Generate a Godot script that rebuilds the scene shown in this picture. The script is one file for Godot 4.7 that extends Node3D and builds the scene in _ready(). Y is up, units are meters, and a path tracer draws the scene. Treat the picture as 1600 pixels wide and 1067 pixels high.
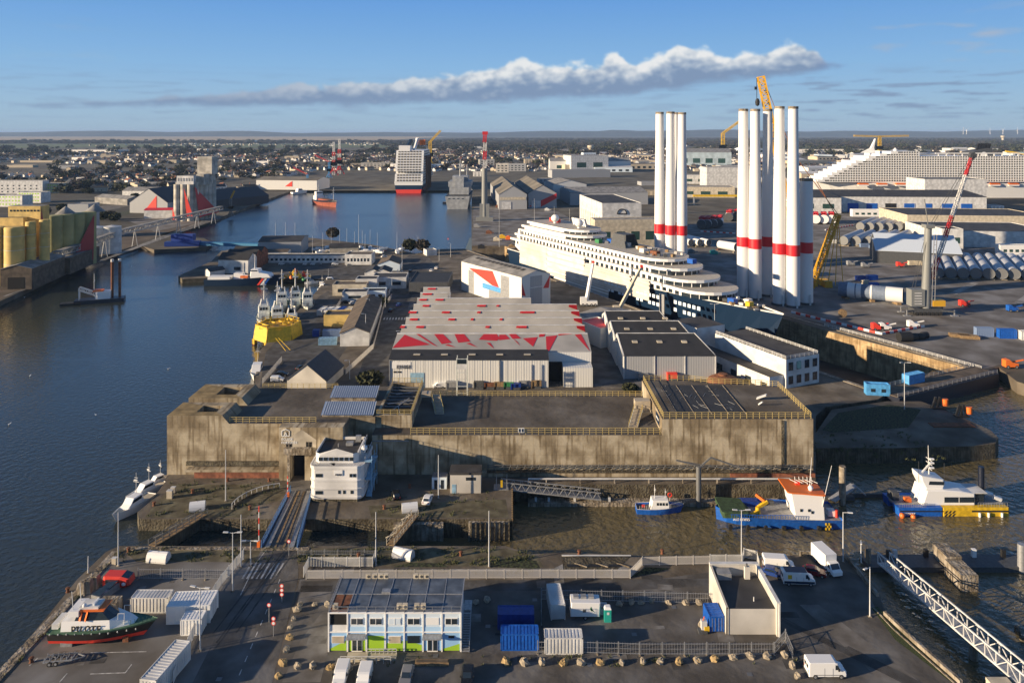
extends Node3D
# A working port seen from the air: fortified lock, dry dock, shipyard and town behind. Metres, y up, quay level at 0.

class Surf:
	var v := PackedVector3Array()
	var n := PackedVector3Array()

class Mb:
	# collects triangles per material; commit() makes one mesh
	var s := {}
	var t := Transform3D.IDENTITY
	func g(m) -> Surf:
		if not s.has(m): s[m] = Surf.new()
		return s[m]
	func tri(m, a: Vector3, b: Vector3, c: Vector3) -> void:
		var f := g(m)
		a = t * a; b = t * b; c = t * c
		var nn := (c - a).cross(b - a).normalized()
		f.v.append(a); f.v.append(b); f.v.append(c)
		f.n.append(nn); f.n.append(nn); f.n.append(nn)
	func quad(m, a: Vector3, b: Vector3, c: Vector3, d: Vector3) -> void:
		tri(m, a, b, c); tri(m, a, c, d)
	func smooth(m, a: Vector3, b: Vector3, c: Vector3, d: Vector3, na: Vector3, nb: Vector3, nc: Vector3, nd: Vector3) -> void:
		var f := g(m)
		for k in [[a, na], [b, nb], [c, nc], [a, na], [c, nc], [d, nd]]:
			f.v.append(t * k[0]); f.n.append((t.basis * k[1]).normalized())
	# box standing on base point p, size z (x,y,z), turned by yaw
	func box(m, p: Vector3, z: Vector3, yaw := 0.0, top = null) -> void:
		var bs := Basis(Vector3.UP, yaw)
		var c := []
		for k in 8:
			c.append(p + bs * Vector3((-0.5 if k & 1 == 0 else 0.5) * z.x, (0.0 if k & 2 == 0 else 1.0) * z.y, (-0.5 if k & 4 == 0 else 0.5) * z.z))
		quad(m, c[4], c[6], c[7], c[5]); quad(m, c[1], c[3], c[2], c[0]); quad(m, c[5], c[7], c[3], c[1]); quad(m, c[0], c[2], c[6], c[4])
		quad(m if top == null else top, c[6], c[2], c[3], c[7]); quad(m, c[0], c[4], c[5], c[1])
	# axis-aligned box from corner to corner
	func bb(m, a: Vector3, b: Vector3, top = null) -> void:
		var lo := Vector3(minf(a.x, b.x), minf(a.y, b.y), minf(a.z, b.z))
		var hi := Vector3(maxf(a.x, b.x), maxf(a.y, b.y), maxf(a.z, b.z))
		box(m, Vector3((lo.x + hi.x) / 2, lo.y, (lo.z + hi.z) / 2), hi - lo, 0.0, top)
	# bar of section w x h between two points
	func bar(m, a: Vector3, b: Vector3, w: float, h := 0.0) -> void:
		if h == 0.0: h = w
		var d := (b - a)
		var l := d.length()
		if l < 0.001: return
		d /= l
		var u := d.cross(Vector3.UP)
		if u.length() < 0.01: u = Vector3.RIGHT
		u = u.normalized()
		var q := u.cross(d) * h / 2
		u *= w / 2
		quad(m, a - u + q, b - u + q, b + u + q, a + u + q); quad(m, a + u - q, b + u - q, b - u - q, a - u - q)
		quad(m, a + u + q, b + u + q, b + u - q, a + u - q); quad(m, a - u - q, b - u - q, b - u + q, a - u + q)
		quad(m, b - u + q, b - u - q, b + u - q, b + u + q); quad(m, a + u + q, a + u - q, a - u - q, a - u + q)
	# vertical-sided solid over a plan outline (x, z)
	func prism(m, poly: PackedVector2Array, y0: float, y1: float, top = null, bottom := false) -> void:
		if not Geometry2D.is_polygon_clockwise(poly): poly = poly.duplicate(); poly.reverse()
		var n := poly.size()
		for i in n:
			var a := poly[i]
			var b := poly[(i + 1) % n]
			quad(m, Vector3(b.x, y0, b.y), Vector3(b.x, y1, b.y), Vector3(a.x, y1, a.y), Vector3(a.x, y0, a.y))
		sheet(m if top == null else top, poly, y1)
		if bottom: sheet(m, poly, y0)
	func sheet(m, poly: PackedVector2Array, y: float) -> void:
		var ix := Geometry2D.triangulate_polygon(poly)
		for k in range(0, ix.size(), 3):
			var a := Vector3(poly[ix[k]].x, y, poly[ix[k]].y)
			var b := Vector3(poly[ix[k + 1]].x, y, poly[ix[k + 1]].y)
			var c := Vector3(poly[ix[k + 2]].x, y, poly[ix[k + 2]].y)
			if (c - a).cross(b - a).y < 0: tri(m, a, c, b)
			else: tri(m, a, b, c)
	# tapered round bar
	func tube(m, a: Vector3, b: Vector3, r0: float, r1 := -1.0, n := 8, caps := true, capm = null) -> void:
		if r1 < 0: r1 = r0
		var d := (b - a).normalized()
		var u := d.cross(Vector3.UP)
		if u.length() < 0.01: u = Vector3.RIGHT
		u = u.normalized()
		var w := u.cross(d)
		for i in n:
			var p := TAU * i / n
			var q := TAU * (i + 1) / n
			var e := u * cos(p) + w * sin(p)
			var f := u * cos(q) + w * sin(q)
			smooth(m, a + f * r0, b + f * r1, b + e * r1, a + e * r0, f, f, e, e)
			if caps:
				var cm = m if capm == null else capm
				if r1 > 0: tri(cm, b, b + e * r1, b + f * r1)
				if r0 > 0: tri(cm, a, a + f * r0, a + e * r0)
	# turned shape: prof = list of (radius, height) from the bottom up
	func lathe(m, p: Vector3, prof: Array, n := 16) -> void:
		for k in prof.size() - 1:
			var A: Vector2 = prof[k]
			var B: Vector2 = prof[k + 1]
			var nr := Vector2(B.y - A.y, A.x - B.x).normalized()
			for i in n:
				var e := Vector3(cos(TAU * i / n), 0, sin(TAU * i / n))
				var f := Vector3(cos(TAU * (i + 1) / n), 0, sin(TAU * (i + 1) / n))
				var up := Vector3.UP
				smooth(m, p + f * A.x + up * A.y, p + f * B.x + up * B.y, p + e * B.x + up * B.y, p + e * A.x + up * A.y, f * nr.x + up * nr.y, f * nr.x + up * nr.y, e * nr.x + up * nr.y, e * nr.x + up * nr.y)
	# skin over a list of cross sections (each a list of points)
	func loft(m, rings: Array, closed := false) -> void:
		for k in rings.size() - 1:
			var A: Array = rings[k]
			var B: Array = rings[k + 1]
			for i in (A.size() if closed else A.size() - 1):
				var j: int = (i + 1) % A.size()
				quad(m, A[i], B[i], B[j], A[j])
	func fan(m, ring: Array) -> void:
		for i in range(1, ring.size() - 1): tri(m, ring[0], ring[i], ring[i + 1])
	# open lattice girder from a to b, section w x h
	func truss(m, a: Vector3, b: Vector3, w: float, h: float, n: int, r: float, w1 := -1.0) -> void:
		if w1 < 0: w1 = w
		var d := (b - a).normalized()
		var u := d.cross(Vector3.UP)
		if u.length() < 0.01: u = Vector3.RIGHT
		u = u.normalized()
		var q := u.cross(d)
		var prev := []
		for i in n + 1:
			var c := a.lerp(b, float(i) / n)
			var k := lerpf(1.0, w1 / w, float(i) / n)
			var now := [c + (u * w + q * h) * k / 2, c + (q * h - u * w) * k / 2, c - (u * w + q * h) * k / 2, c + (u * w - q * h) * k / 2]
			for j in 4:
				bar(m, now[j], now[(j + 1) % 4], r * 0.7)
				if i > 0:
					bar(m, prev[j], now[j], r)
					bar(m, prev[j] if i % 2 else prev[(j + 1) % 4], now[(j + 1) % 4] if i % 2 else now[j], r * 0.7)
			prev = now
	# gable roof block: base p at floor, w across (x), d along (z), walls h, ridge rise up along z or x
	func gable(mw, mr, p: Vector3, w: float, h: float, d: float, rise: float, yaw := 0.0, along_x := false, eave := 0.3) -> void:
		var keep := t
		t = t * Transform3D(Basis(Vector3.UP, yaw + (PI / 2 if along_x else 0.0)), p)
		if along_x: var k := w; w = d; d = k
		var x := w / 2
		var z := d / 2
		for sg in [1.0, -1.0]:
			if mw != null: quad(mw, Vector3(-x * sg, 0, z * sg), Vector3(-x * sg, h, z * sg), Vector3(x * sg, h, z * sg), Vector3(x * sg, 0, z * sg))
			if mw != null: tri(mw, Vector3(-x * sg, h, z * sg), Vector3(0, h + rise, z * sg), Vector3(x * sg, h, z * sg))
			if mw != null: quad(mw, Vector3(x * sg, 0, z * sg), Vector3(x * sg, h, z * sg), Vector3(x * sg, h, -z * sg), Vector3(x * sg, 0, -z * sg))
			if mr == null: continue
			var e := eave
			var dy := rise / x * e
			var a := Vector3((x + e) * sg, h - dy + 0.08, (z + e) * sg)
			var b := Vector3(0, h + rise + 0.08, (z + e) * sg)
			var c := Vector3(0, h + rise + 0.08, -(z + e) * sg)
			var f := Vector3((x + e) * sg, h - dy + 0.08, -(z + e) * sg)
			quad(mr, a, b, c, f)
			var dn := Vector3(0, -0.22, 0)
			quad(mr, a + dn, f + dn, c + dn, b + dn); quad(mr, a + dn, a, f, f + dn); quad(mr, a, a + dn, b + dn, b); quad(mr, f + dn, f, c, c + dn)
		t = keep
	func mesh() -> ArrayMesh:
		var am := ArrayMesh.new()
		for m in s:
			var f: Surf = s[m]
			var ar := []
			ar.resize(Mesh.ARRAY_MAX)
			ar[Mesh.ARRAY_VERTEX] = f.v
			ar[Mesh.ARRAY_NORMAL] = f.n
			am.add_surface_from_arrays(Mesh.PRIMITIVE_TRIANGLES, ar)
			am.surface_set_material(am.get_surface_count() - 1, m)
		return am

static func V(x := 0.0, y := 0.0, z := 0.0) -> Vector3: return Vector3(x, y, z)
var used := {}
var M := {}
var tex := {}
var R := RandomNumberGenerator.new()

# block of a building: pitched (rise > 0) or flat roof, wall and roof as parts
func bld(called: String, label: String, at: Vector3, z: Vector3, rise: float, wm, rm, yaw := 0.0, along_x := false, group := "", cat := "building") -> Node3D:
	var o := thing(called, label, cat, at, yaw, group)
	var w := Mb.new()
	var r := Mb.new()
	if rise > 0.0:
		w.gable(wm, null, Vector3.ZERO, z.x, z.y, z.z, rise, 0.0, along_x); r.gable(null, rm, Vector3.ZERO, z.x, z.y, z.z, rise, 0.0, along_x)
	else:
		w.box(wm, Vector3.ZERO, z); r.box(rm, V(0, z.y + 0.003, 0), V(z.x - 0.8, 0.12, z.z - 0.8))
		for q in [[0, 1], [0, -1], [1, 0], [-1, 0]]: w.box(wm, V(q[0] * (z.x / 2 - 0.15), z.y + 0.002, q[1] * (z.z / 2 - 0.15)), V(0.3 if q[0] else z.x, 0.5, 0.3 if q[1] else z.z - 0.62))
	part(o, "wall", w); part(o, "roof", r)
	return o

# rows of windows or doors on the front (+z) or a side of a block of size z
func openings(o: Node3D, z: Vector3, side: int, n: int, y0: float, w: float, h: float, m, called := "window", rows := 1, dy := 3.2, x0 := 0.06, x1 := 0.94) -> void:
	var b := Mb.new()
	b.box(m, Vector3.ZERO, V(w, h, 0.16))
	var mm := b.mesh()
	var L := z.x if side % 2 == 0 else z.z
	for j in rows:
		for i in n:
			var q := part(o, called, mm)
			var u := lerpf(x0, x1, (i + 0.5) / n) * L - L / 2
			q.rotation.y = side * PI / 2
			q.position = Basis(Vector3.UP, side * PI / 2) * V(u, 0, z.z / 2 if side % 2 == 0 else z.x / 2) + V(0, y0 + j * dy, 0)

func numbered(called: String) -> String:
	var k: int = used.get(called, -1) + 1
	used[called] = k
	return called if k == 0 else "%s_%03d" % [called, k]

func tag(o: Node3D, label: String, category: String, group := "") -> Node3D:
	o.set_meta("label", label); o.set_meta("category", category)
	if group != "": o.set_meta("group", group)
	return o

func thing(called: String, label: String, category: String, at := Vector3.ZERO, yaw := 0.0, group := "") -> Node3D:
	var o := Node3D.new()
	o.name = numbered(called); add_child(o)
	o.position = at; o.rotation.y = yaw
	return tag(o, label, category, group)

func part(parent: Node3D, called: String, b, kind := "") -> MeshInstance3D:
	var o := MeshInstance3D.new()
	o.mesh = b.mesh() if b is Mb else b
	o.name = called; parent.add_child(o, true)
	if kind != "": o.set_meta("kind", kind)
	return o

# a part whose triangles are in scene metres
func pw(parent: Node3D, called: String, b: Mb, kind := "") -> MeshInstance3D:
	var o := part(parent, called, b, kind)
	o.transform = parent.transform.affine_inverse() if parent.get_parent() == self else (parent.get_parent().transform * parent.transform).affine_inverse()
	return o

# railing along points: rails as one part, each post a sub-part
func railing(t: Node3D, pts: Array, h: float, gap: float, m, r := 0.045, posts := true, rails := 3) -> void:
	var b := Mb.new()
	var pb := Mb.new()
	pb.box(m, Vector3.ZERO, V(r * 2.4, h, r * 2.4))
	var pm := pb.mesh()
	for i in pts.size() - 1:
		for k in rails: b.bar(m, pts[i] + V(0, h * (k + 1) / rails, 0), pts[i + 1] + V(0, h * (k + 1) / rails, 0), r * 2)
	var o := pw(t, "railing", b)
	if not posts: return
	for i in pts.size() - 1:
		var n := maxi(1, roundi((pts[i + 1] - pts[i]).length() / gap))
		for k in (n if i < pts.size() - 2 else n + 1):
			var q := part(o, "post", pm)
			q.position = pts[i].lerp(pts[i + 1], float(k) / n)

func solo(called: String, label: String, category: String, b: Mb, at := Vector3.ZERO, yaw := 0.0, group := "") -> MeshInstance3D:
	var o := MeshInstance3D.new()
	o.mesh = b.mesh(); o.name = numbered(called); add_child(o)
	o.position = at; o.rotation.y = yaw
	tag(o, label, category, group)
	return o

func ground_piece(called: String, b: Mb, kind := "structure") -> MeshInstance3D:
	var o := MeshInstance3D.new()
	o.mesh = b.mesh(); o.name = numbered(called); add_child(o)
	o.set_meta("kind", kind)
	return o

func dup(root: Node3D, at: Vector3, yaw := 0.0, label := "", group := "") -> Node3D:
	var r: Node3D = root.duplicate()
	var nm := String(root.name)
	if nm.length() > 4 and nm[-4] == "_" and nm.right(3).is_valid_int(): nm = nm.left(-4)
	r.name = numbered(nm); add_child(r)
	r.position = at; r.rotation.y = yaw
	if label != "": r.set_meta("label", label)
	if group != "": r.set_meta("group", group)
	return r

# a copy's material of one part swapped by name
func recolor(root: Node3D, part_name: String, m: Material, surface := 0) -> void:
	for c in root.get_children():
		if String(c.name).begins_with(part_name): (c as MeshInstance3D).set_surface_override_material(surface, m)

func lettering(parent: Node3D, called: String, text: String, m: Material, at: Vector3, height: float, yaw := 0.0, serif := false, width := 0.0) -> MeshInstance3D:
	var f := SystemFont.new()
	f.font_names = PackedStringArray(["Droid Serif" if serif else "Droid Sans"])
	f.font_weight = 700
	var tm := TextMesh.new()
	tm.text = text; tm.font = f; tm.font_size = 64; tm.pixel_size = height / 46.0; tm.depth = 0.04; tm.horizontal_alignment = HORIZONTAL_ALIGNMENT_LEFT
	tm.material = m
	var o := MeshInstance3D.new()
	o.mesh = tm; o.name = called; o.position = at; o.rotation.y = yaw
	if width > 0.0: o.scale.x = width / maxf(tm.get_aabb().size.x, 0.01)
	parent.add_child(o, true)
	return o

# ---------- materials ----------
func fbm(sd: int, freq: float, octaves := 5, type := FastNoiseLite.TYPE_SIMPLEX_SMOOTH) -> FastNoiseLite:
	var f := FastNoiseLite.new()
	f.seed = sd; f.frequency = freq; f.noise_type = type; f.fractal_octaves = octaves; f.fractal_type = FastNoiseLite.FRACTAL_FBM
	return f

# grey mottling between lo and 1, seamless
func mottle(key: String, sd: int, freq: float, lo: float, gain := 1.6, size := 512, tint := Color.WHITE, streak := false) -> void:
	var im: Image
	var nz := fbm(sd, freq, 6)
	im = nz.get_seamless_image(size, size)
	im.convert(Image.FORMAT_RGB8)
	var st: Image = fbm(sd + 9, 0.03, 4).get_seamless_image(size, size)
	for y in size:
		for x in size:
			var k := clampf((im.get_pixel(x, y).r - 0.5) * gain + 0.5, 0.0, 1.0)
			if streak:
				var q := clampf((st.get_pixel(x, (y / 12) % size).r - 0.5) * 3.5, 0.0, 1.0)
				var lift := 0.12 if y % 51 < 2 else 0.0
				k = clampf(k * 0.55 + 0.5 - q * 0.6 * (0.45 + k * 0.5) - lift, 0.0, 1.0)
			var c := Color(lo, lo, lo).lerp(Color.WHITE, k)
			im.set_pixel(x, y, c.lerp(c * tint, 1.0 - k))
	tex[key] = ImageTexture.create_from_image(im)

func stripes_normal(key: String, period_px: int, size := 64, strong := 3.0) -> void:
	var im := Image.create(size, size, false, Image.FORMAT_RGB8)
	for x in size:
		var p := float(x % period_px) / period_px
		var v := smoothstep(0.1, 0.25, p) - smoothstep(0.6, 0.75, p)
		im.fill_rect(Rect2i(x, 0, 1, size), Color(v, v, v))
	im.bump_map_to_normal_map(strong)
	tex[key] = ImageTexture.create_from_image(im)

func mat(key: String, col: Color, rough := 0.8, t := "", scale := 0.1, metal := 0.0, normal := "", nscale := 1.0) -> StandardMaterial3D:
	var m := StandardMaterial3D.new()
	m.albedo_color = col; m.roughness = rough; m.metallic = metal
	m.cull_mode = BaseMaterial3D.CULL_DISABLED
	if t != "" or normal != "":
		m.uv1_triplanar = true; m.uv1_world_triplanar = true
		m.uv1_scale = V(scale, scale, scale)
		if t != "": m.albedo_texture = tex[t]
		if normal != "":
			m.normal_enabled = true; m.normal_texture = tex[normal]; m.normal_scale = nscale
	M[key] = m
	return m

# linear base colour
func lin(r: float, g := -1.0, b := -1.0) -> Color:
	if g < 0: g = r; b = r
	return Color(r, g, b).linear_to_srgb()

func make_sky() -> PanoramaSkyMaterial:
	var W := 4096
	var Hh := 2048
	var im := Image.create(W, Hh, false, Image.FORMAT_RGB8)
	var stops := [[-90.0, lin(0.10, 0.11, 0.11)], [-3.0, lin(0.16, 0.19, 0.21)], [-0.3, lin(0.26, 0.37, 0.49)], [0.0, lin(0.34, 0.46, 0.57)], [2.2, lin(0.31, 0.475, 0.64)], [5.0, lin(0.235, 0.44, 0.70)], [10.0, lin(0.135, 0.33, 0.68)], [25.0, lin(0.07, 0.15, 0.32)], [90.0, lin(0.03, 0.075, 0.18)]]
	for y in Hh:
		var el := 90.0 - (y + 0.5) / Hh * 180.0
		var c: Color = stops[-1][1]
		for k in stops.size() - 1:
			if el >= stops[k][0] and el <= stops[k + 1][0]:
				c = (stops[k][1] as Color).lerp(stops[k + 1][1], (el - stops[k][0]) / (stops[k + 1][0] - stops[k][0]))
		im.fill_rect(Rect2i(0, y, W, 1), c)
	# cloud bank: azimuth (degrees, 0 ahead), top and base elevation
	var bank := [[-34.0, 1.85, 1.78], [-29.0, 2.15, 1.85], [-22.0, 2.75, 1.95], [-16.0, 3.5, 1.95], [-9.5, 3.95, 2.2], [-2.5, 4.75, 2.4], [0.5, 5.45, 2.55], [3.0, 5.2, 2.65], [6.2, 5.2, 2.75], [8.0, 6.15, 2.85], [9.3, 5.2, 3.0], [11.4, 5.7, 3.2], [12.6, 6.85, 3.3], [14.2, 6.2, 3.6], [16.2, 5.55, 3.9], [18.6, 5.9, 4.0], [20.7, 6.55, 4.2], [21.8, 6.3, 4.3], [23.0, 5.0, 4.6], [24.3, 4.75, 4.7]]
	var nb := fbm(11, 0.55, 5)
	var nl := fbm(12, 0.8, 5)
	var ns := fbm(21, 0.16, 5)
	var y0 := int((90.0 - 16.0) / 180.0 * Hh)
	var y1 := int(90.0 / 180.0 * Hh)
	for x in W:
		var az := fposmod((x + 0.5) / W * 360.0 + 180.0, 360.0) - 180.0   # the panorama's edge lies straight ahead (-z)
		var top := -1.0
		var base := 0.0
		for k in bank.size() - 1:
			if az >= bank[k][0] and az < bank[k + 1][0]:
				var f: float = (az - bank[k][0]) / (bank[k + 1][0] - bank[k][0])
				top = lerpf(bank[k][1], bank[k + 1][1], smoothstep(0.0, 1.0, f)); base = lerpf(bank[k][2], bank[k + 1][2], f)
		var va := az
		if az > 165.0: va = lerpf(az, az - 360.0, (az - 165.0) / 15.0 * 0.5)   # soft seam behind
		for y in range(y0, y1):
			var el := 90.0 - (y + 0.5) / Hh * 180.0
			var c := im.get_pixel(x, y)
			# flat streaks, all round
			var st := clampf((ns.get_noise_2d(va * 1.1, el * 15.0) - 0.12) * 3.5, 0.0, 1.0) * smoothstep(0.4, 1.4, el) * (1.0 - smoothstep(3.2, 4.8, el))
			st *= 0.35 + 0.65 * smoothstep(12.0, 24.0, az)
			if st > 0.0: c = c.lerp(lin(0.20, 0.28, 0.42), st * 0.75)
			var hi := clampf((ns.get_noise_2d(va * 0.9 + 400.0, el * 5.0) - 0.20) * 2.0, 0.0, 1.0) * smoothstep(4.2, 5.2, el) * (1.0 - smoothstep(6.8, 9.0, el)) * smoothstep(24.0, 27.0, absf(az)) * (1.0 if az > 0 else 0.25)
			if hi > 0.0: c = c.lerp(lin(0.38, 0.44, 0.55), hi * 0.8)
			if top > 0.0:
				var wob := nb.get_noise_2d(az * 0.55, el * 0.9)
				var fine := nl.get_noise_2d(az * 1.1, el * 1.7)
				var hgt := (top - base)
				var edge := top + (wob * 0.7 + fine * 0.1) * minf(1.0, hgt * 0.6) - el
				var low := el - base + (wob * 0.25 + fine * 0.1)
				var a := smoothstep(-0.1, 0.3, edge) * smoothstep(-0.28, 0.32, low)
				if a > 0.0:
					var h := clampf((el - base) / maxf(hgt, 0.2), 0.0, 1.0)
					var lit := clampf(h * 1.5 - 0.36 + fine * 0.45 + wob * 0.5, 0.0, 1.0)
					lit *= smoothstep(-30.0, 4.0, az) * 0.75 + 0.25
					var cc := lin(0.20, 0.285, 0.43).lerp(lin(0.80, 0.80, 0.79), pow(lit, 1.25))
					if az > 21.5: cc = cc.lerp(lin(0.17, 0.25, 0.42), smoothstep(21.5, 23.2, az) * 0.8)
					c = c.lerp(cc, a * 0.96)
			im.set_pixel(x, y, c)
	var sm := PanoramaSkyMaterial.new()
	sm.panorama = ImageTexture.create_from_image(im)
	return sm

func _ready() -> void:
	R.seed = 7
	var cam := Camera3D.new()
	cam.name = "camera"
	cam.projection = Camera3D.PROJECTION_FRUSTUM
	cam.keep_aspect = Camera3D.KEEP_HEIGHT
	cam.near = 0.5; cam.far = 60000.0
	cam.size = 0.5 * 1067.0 / 1167.0
	cam.frustum_offset = Vector2(0, -0.5 * 326.5 / 1167.0)
	cam.position = V(0, 82, 0)
	add_child(cam)
	var env := Environment.new()
	env.background_mode = Environment.BG_SKY
	env.sky = Sky.new()
	env.sky.sky_material = make_sky()
	env.background_energy_multiplier = 0.59
	env.tonemap_mode = Environment.TONE_MAPPER_LINEAR
	env.tonemap_exposure = 1.82
	env.sdfgi_enabled = true; env.ssao_enabled = true; env.ssil_enabled = true
	env.fog_enabled = true
	env.fog_density = 0.00004
	env.fog_light_color = Color(0.55, 0.66, 0.80)
	var we := WorldEnvironment.new()
	we.name = "world_environment"; we.environment = env
	add_child(we)
	var sun := DirectionalLight3D.new()
	sun.name = "sun"
	sun.light_energy = 1.6
	sun.light_color = Color(1.0, 0.90, 0.76)
	sun.light_angular_distance = 0.5
	sun.shadow_enabled = true
	sun.look_at_from_position(Vector3.ZERO, V(0.948 * 0.977, -0.214, -0.318 * 0.977))
	add_child(sun)
	make_materials()
	make_ground()
	make_bunker()
	make_near()
	make_near_boats()
	make_spit()
	make_yard()
	make_yacht()
	make_left_bank()
	make_ships()
	make_town()

func make_materials() -> void:
	mottle("soft", 1, 0.006, 0.84, 1.4)
	mottle("rough", 2, 0.006, 0.72, 1.5)
	mottle("dirt", 3, 0.005, 0.68, 1.6, 1024, Color(1.0, 0.96, 0.91))
	mottle("stain", 4, 0.006, 0.42, 1.9, 1024, Color(1.0, 0.92, 0.8), true)
	mottle("leafy", 5, 0.05, 0.35, 2.4)
	stripes_normal("rib", 16, 64, 4.0)
	var rp := NoiseTexture2D.new()
	rp.width = 1024; rp.height = 1024; rp.seamless = true; rp.as_normal_map = true; rp.bump_strength = 7.0
	rp.noise = fbm(31, 0.028, 5)
	tex["ripple"] = rp
	var gr := NoiseTexture2D.new()
	gr.width = 512; gr.height = 512; gr.seamless = true; gr.as_normal_map = true; gr.bump_strength = 5.0
	gr.noise = fbm(32, 0.05, 5)
	tex["grain"] = gr
	# ground
	mat("land", lin(0.14, 0.13, 0.10), 0.95, "dirt", 0.004)
	mat("asphalt", lin(0.15, 0.147, 0.142), 0.9, "dirt", 0.02, 0.0, "grain", 0.1)
	mat("asphalt_dark", lin(0.098, 0.097, 0.096), 0.9, "dirt", 0.03, 0.0, "grain", 0.1)
	mat("yard", lin(0.2, 0.196, 0.19), 0.9, "dirt", 0.012)
	mat("quay", lin(0.185, 0.16, 0.125), 0.95, "dirt", 0.014, 0.0, "grain", 0.12)
	mat("pale_slab", lin(0.34, 0.33, 0.31), 0.9, "rough", 0.05, 0.0, "grain", 0.1)
	mat("grass", lin(0.06, 0.075, 0.025), 0.95, "leafy", 0.05)
	mat("field", lin(0.12, 0.16, 0.05), 0.95, "rough", 0.002)
	mat("marsh", lin(0.50, 0.37, 0.21), 0.95, "soft", 0.0007)
	mat("moor", lin(0.10, 0.085, 0.055), 0.95, "dirt", 0.0009)
	mat("hill", lin(0.045, 0.05, 0.055), 0.95, "dirt", 0.0006)
	mat("scrub", lin(0.075, 0.07, 0.05), 0.95, "dirt", 0.006)
	mat("rail_bed", lin(0.16, 0.125, 0.09), 0.95, "dirt", 0.006)
	mat("bunker", lin(0.43, 0.37, 0.265), 0.95, "stain", 0.022, 0.0, "grain", 0.1)
	mat("bunker_roof", lin(0.152, 0.133, 0.109), 0.95, "dirt", 0.012, 0.0, "grain", 0.1)
	mat("lichen", lin(0.32, 0.23, 0.10), 0.95, "rough", 0.08)
	mat("concrete", lin(0.36, 0.32, 0.26), 0.92, "stain", 0.05, 0.0, "grain", 0.7)
	mat("dock_wall", lin(0.50, 0.37, 0.21), 0.95, "stain", 0.03, 0.0, "grain", 0.6)
	mat("wet_wall", lin(0.12, 0.105, 0.07), 0.8, "stain", 0.06, 0.0, "grain", 0.8)
	mat("brick_red", lin(0.30, 0.11, 0.06), 0.9, "rough", 0.15)
	var w := mat("water_basin", lin(0.034, 0.04, 0.033), 0.14, "", 0.016, 0.0, "ripple", 0.2)
	w.metallic_specular = 0.5
	mat("water_back", lin(0.02, 0.04, 0.065), 0.2, "", 0.012, 0.0, "ripple", 0.35)
	mat("water_port", lin(0.115, 0.095, 0.05), 0.12, "", 0.014, 0.0, "ripple", 0.45)
	# paint and metal
	mat("white", lin(0.72, 0.72, 0.70), 0.55, "soft", 0.06)
	mat("white_clean", lin(0.80, 0.80, 0.78), 0.4)
	mat("clad_white", lin(0.66, 0.66, 0.63), 0.5, "", 0.3, 0.0, "rib", 0.1)
	mat("blue_roof", lin(0.17, 0.24, 0.38), 0.5)
	mat("roof_rib", lin(0.36, 0.42, 0.50), 0.5)
	mat("clad_grey", lin(0.36, 0.37, 0.38), 0.5, "", 0.3, 0.0, "rib", 0.1)
	mat("clad_dark", lin(0.10, 0.11, 0.12), 0.5, "", 0.3, 0.0, "rib", 0.1)
	mat("roof_grey", lin(0.33, 0.32, 0.30), 0.8, "rough", 0.05)
	mat("roof_dark", lin(0.055, 0.053, 0.052), 0.75, "rough", 0.04)
	mat("roof_black", lin(0.035), 0.7, "soft", 0.05)
	mat("fibro", lin(0.40, 0.38, 0.34), 0.85, "rough", 0.06)
	mat("slate", lin(0.055, 0.06, 0.07), 0.7, "soft", 0.2)
	mat("brown_roof", lin(0.15, 0.115, 0.08), 0.85, "rough", 0.08)
	mat("tile_roof", lin(0.33, 0.13, 0.07), 0.85, "soft", 0.2)
	mat("cream", lin(0.62, 0.55, 0.42), 0.7, "soft", 0.08)
	mat("plaster", lin(0.60, 0.57, 0.51), 0.85, "soft", 0.03)
	mat("red", lin(0.55, 0.02, 0.025), 0.5)
	mat("red_dark", lin(0.30, 0.02, 0.03), 0.5)
	mat("red_bright", lin(0.75, 0.05, 0.03), 0.5)
	mat("orange", lin(0.75, 0.16, 0.02), 0.5)
	mat("yellow", lin(0.78, 0.50, 0.02), 0.5, "soft", 0.2)
	mat("yellow_crane", lin(0.65, 0.36, 0.02), 0.5)
	mat("rail_yellow", lin(0.56, 0.43, 0.16), 0.6, "soft", 0.5)
	mat("blue", lin(0.012, 0.12, 0.52), 0.45, "soft", 0.3)
	mat("blue_deep", lin(0.01, 0.05, 0.30), 0.45, "soft", 0.3)
	mat("blue_sky", lin(0.10, 0.38, 0.75), 0.5, "soft", 0.2)
	mat("blue_pale", lin(0.30, 0.50, 0.66), 0.6, "soft", 0.2)
	mat("navy", lin(0.006, 0.022, 0.055), 0.35)
	mat("navy_dark", lin(0.010, 0.014, 0.028), 0.4)
	mat("green", lin(0.03, 0.20, 0.07), 0.6)
	mat("green_deck", lin(0.07, 0.16, 0.10), 0.75, "soft", 0.5)
	mat("green_bright", lin(0.33, 0.55, 0.03), 0.6)
	mat("teal", lin(0.02, 0.33, 0.27), 0.5)
	mat("grey", lin(0.30, 0.31, 0.32), 0.6, "soft", 0.2)
	mat("grey_navy", lin(0.34, 0.36, 0.38), 0.6, "soft", 0.05)
	mat("grey_dark", lin(0.08, 0.085, 0.09), 0.6, "soft", 0.3)
	mat("lamp", lin(0.55, 0.56, 0.56), 0.5)
	mat("galv", lin(0.42, 0.43, 0.44), 0.45, "soft", 0.5, 0.4)
	mat("steel", lin(0.16, 0.165, 0.17), 0.5, "", 1.0, 0.3)
	mat("black", lin(0.015), 0.6)
	mat("tyre", lin(0.02), 0.9)
	mat("rust", lin(0.22, 0.085, 0.04), 0.9, "rough", 0.2)
	mat("wood", lin(0.33, 0.22, 0.11), 0.85, "rough", 0.5)
	mat("deck_wood", lin(0.30, 0.23, 0.16), 0.85, "soft", 0.3)
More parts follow.
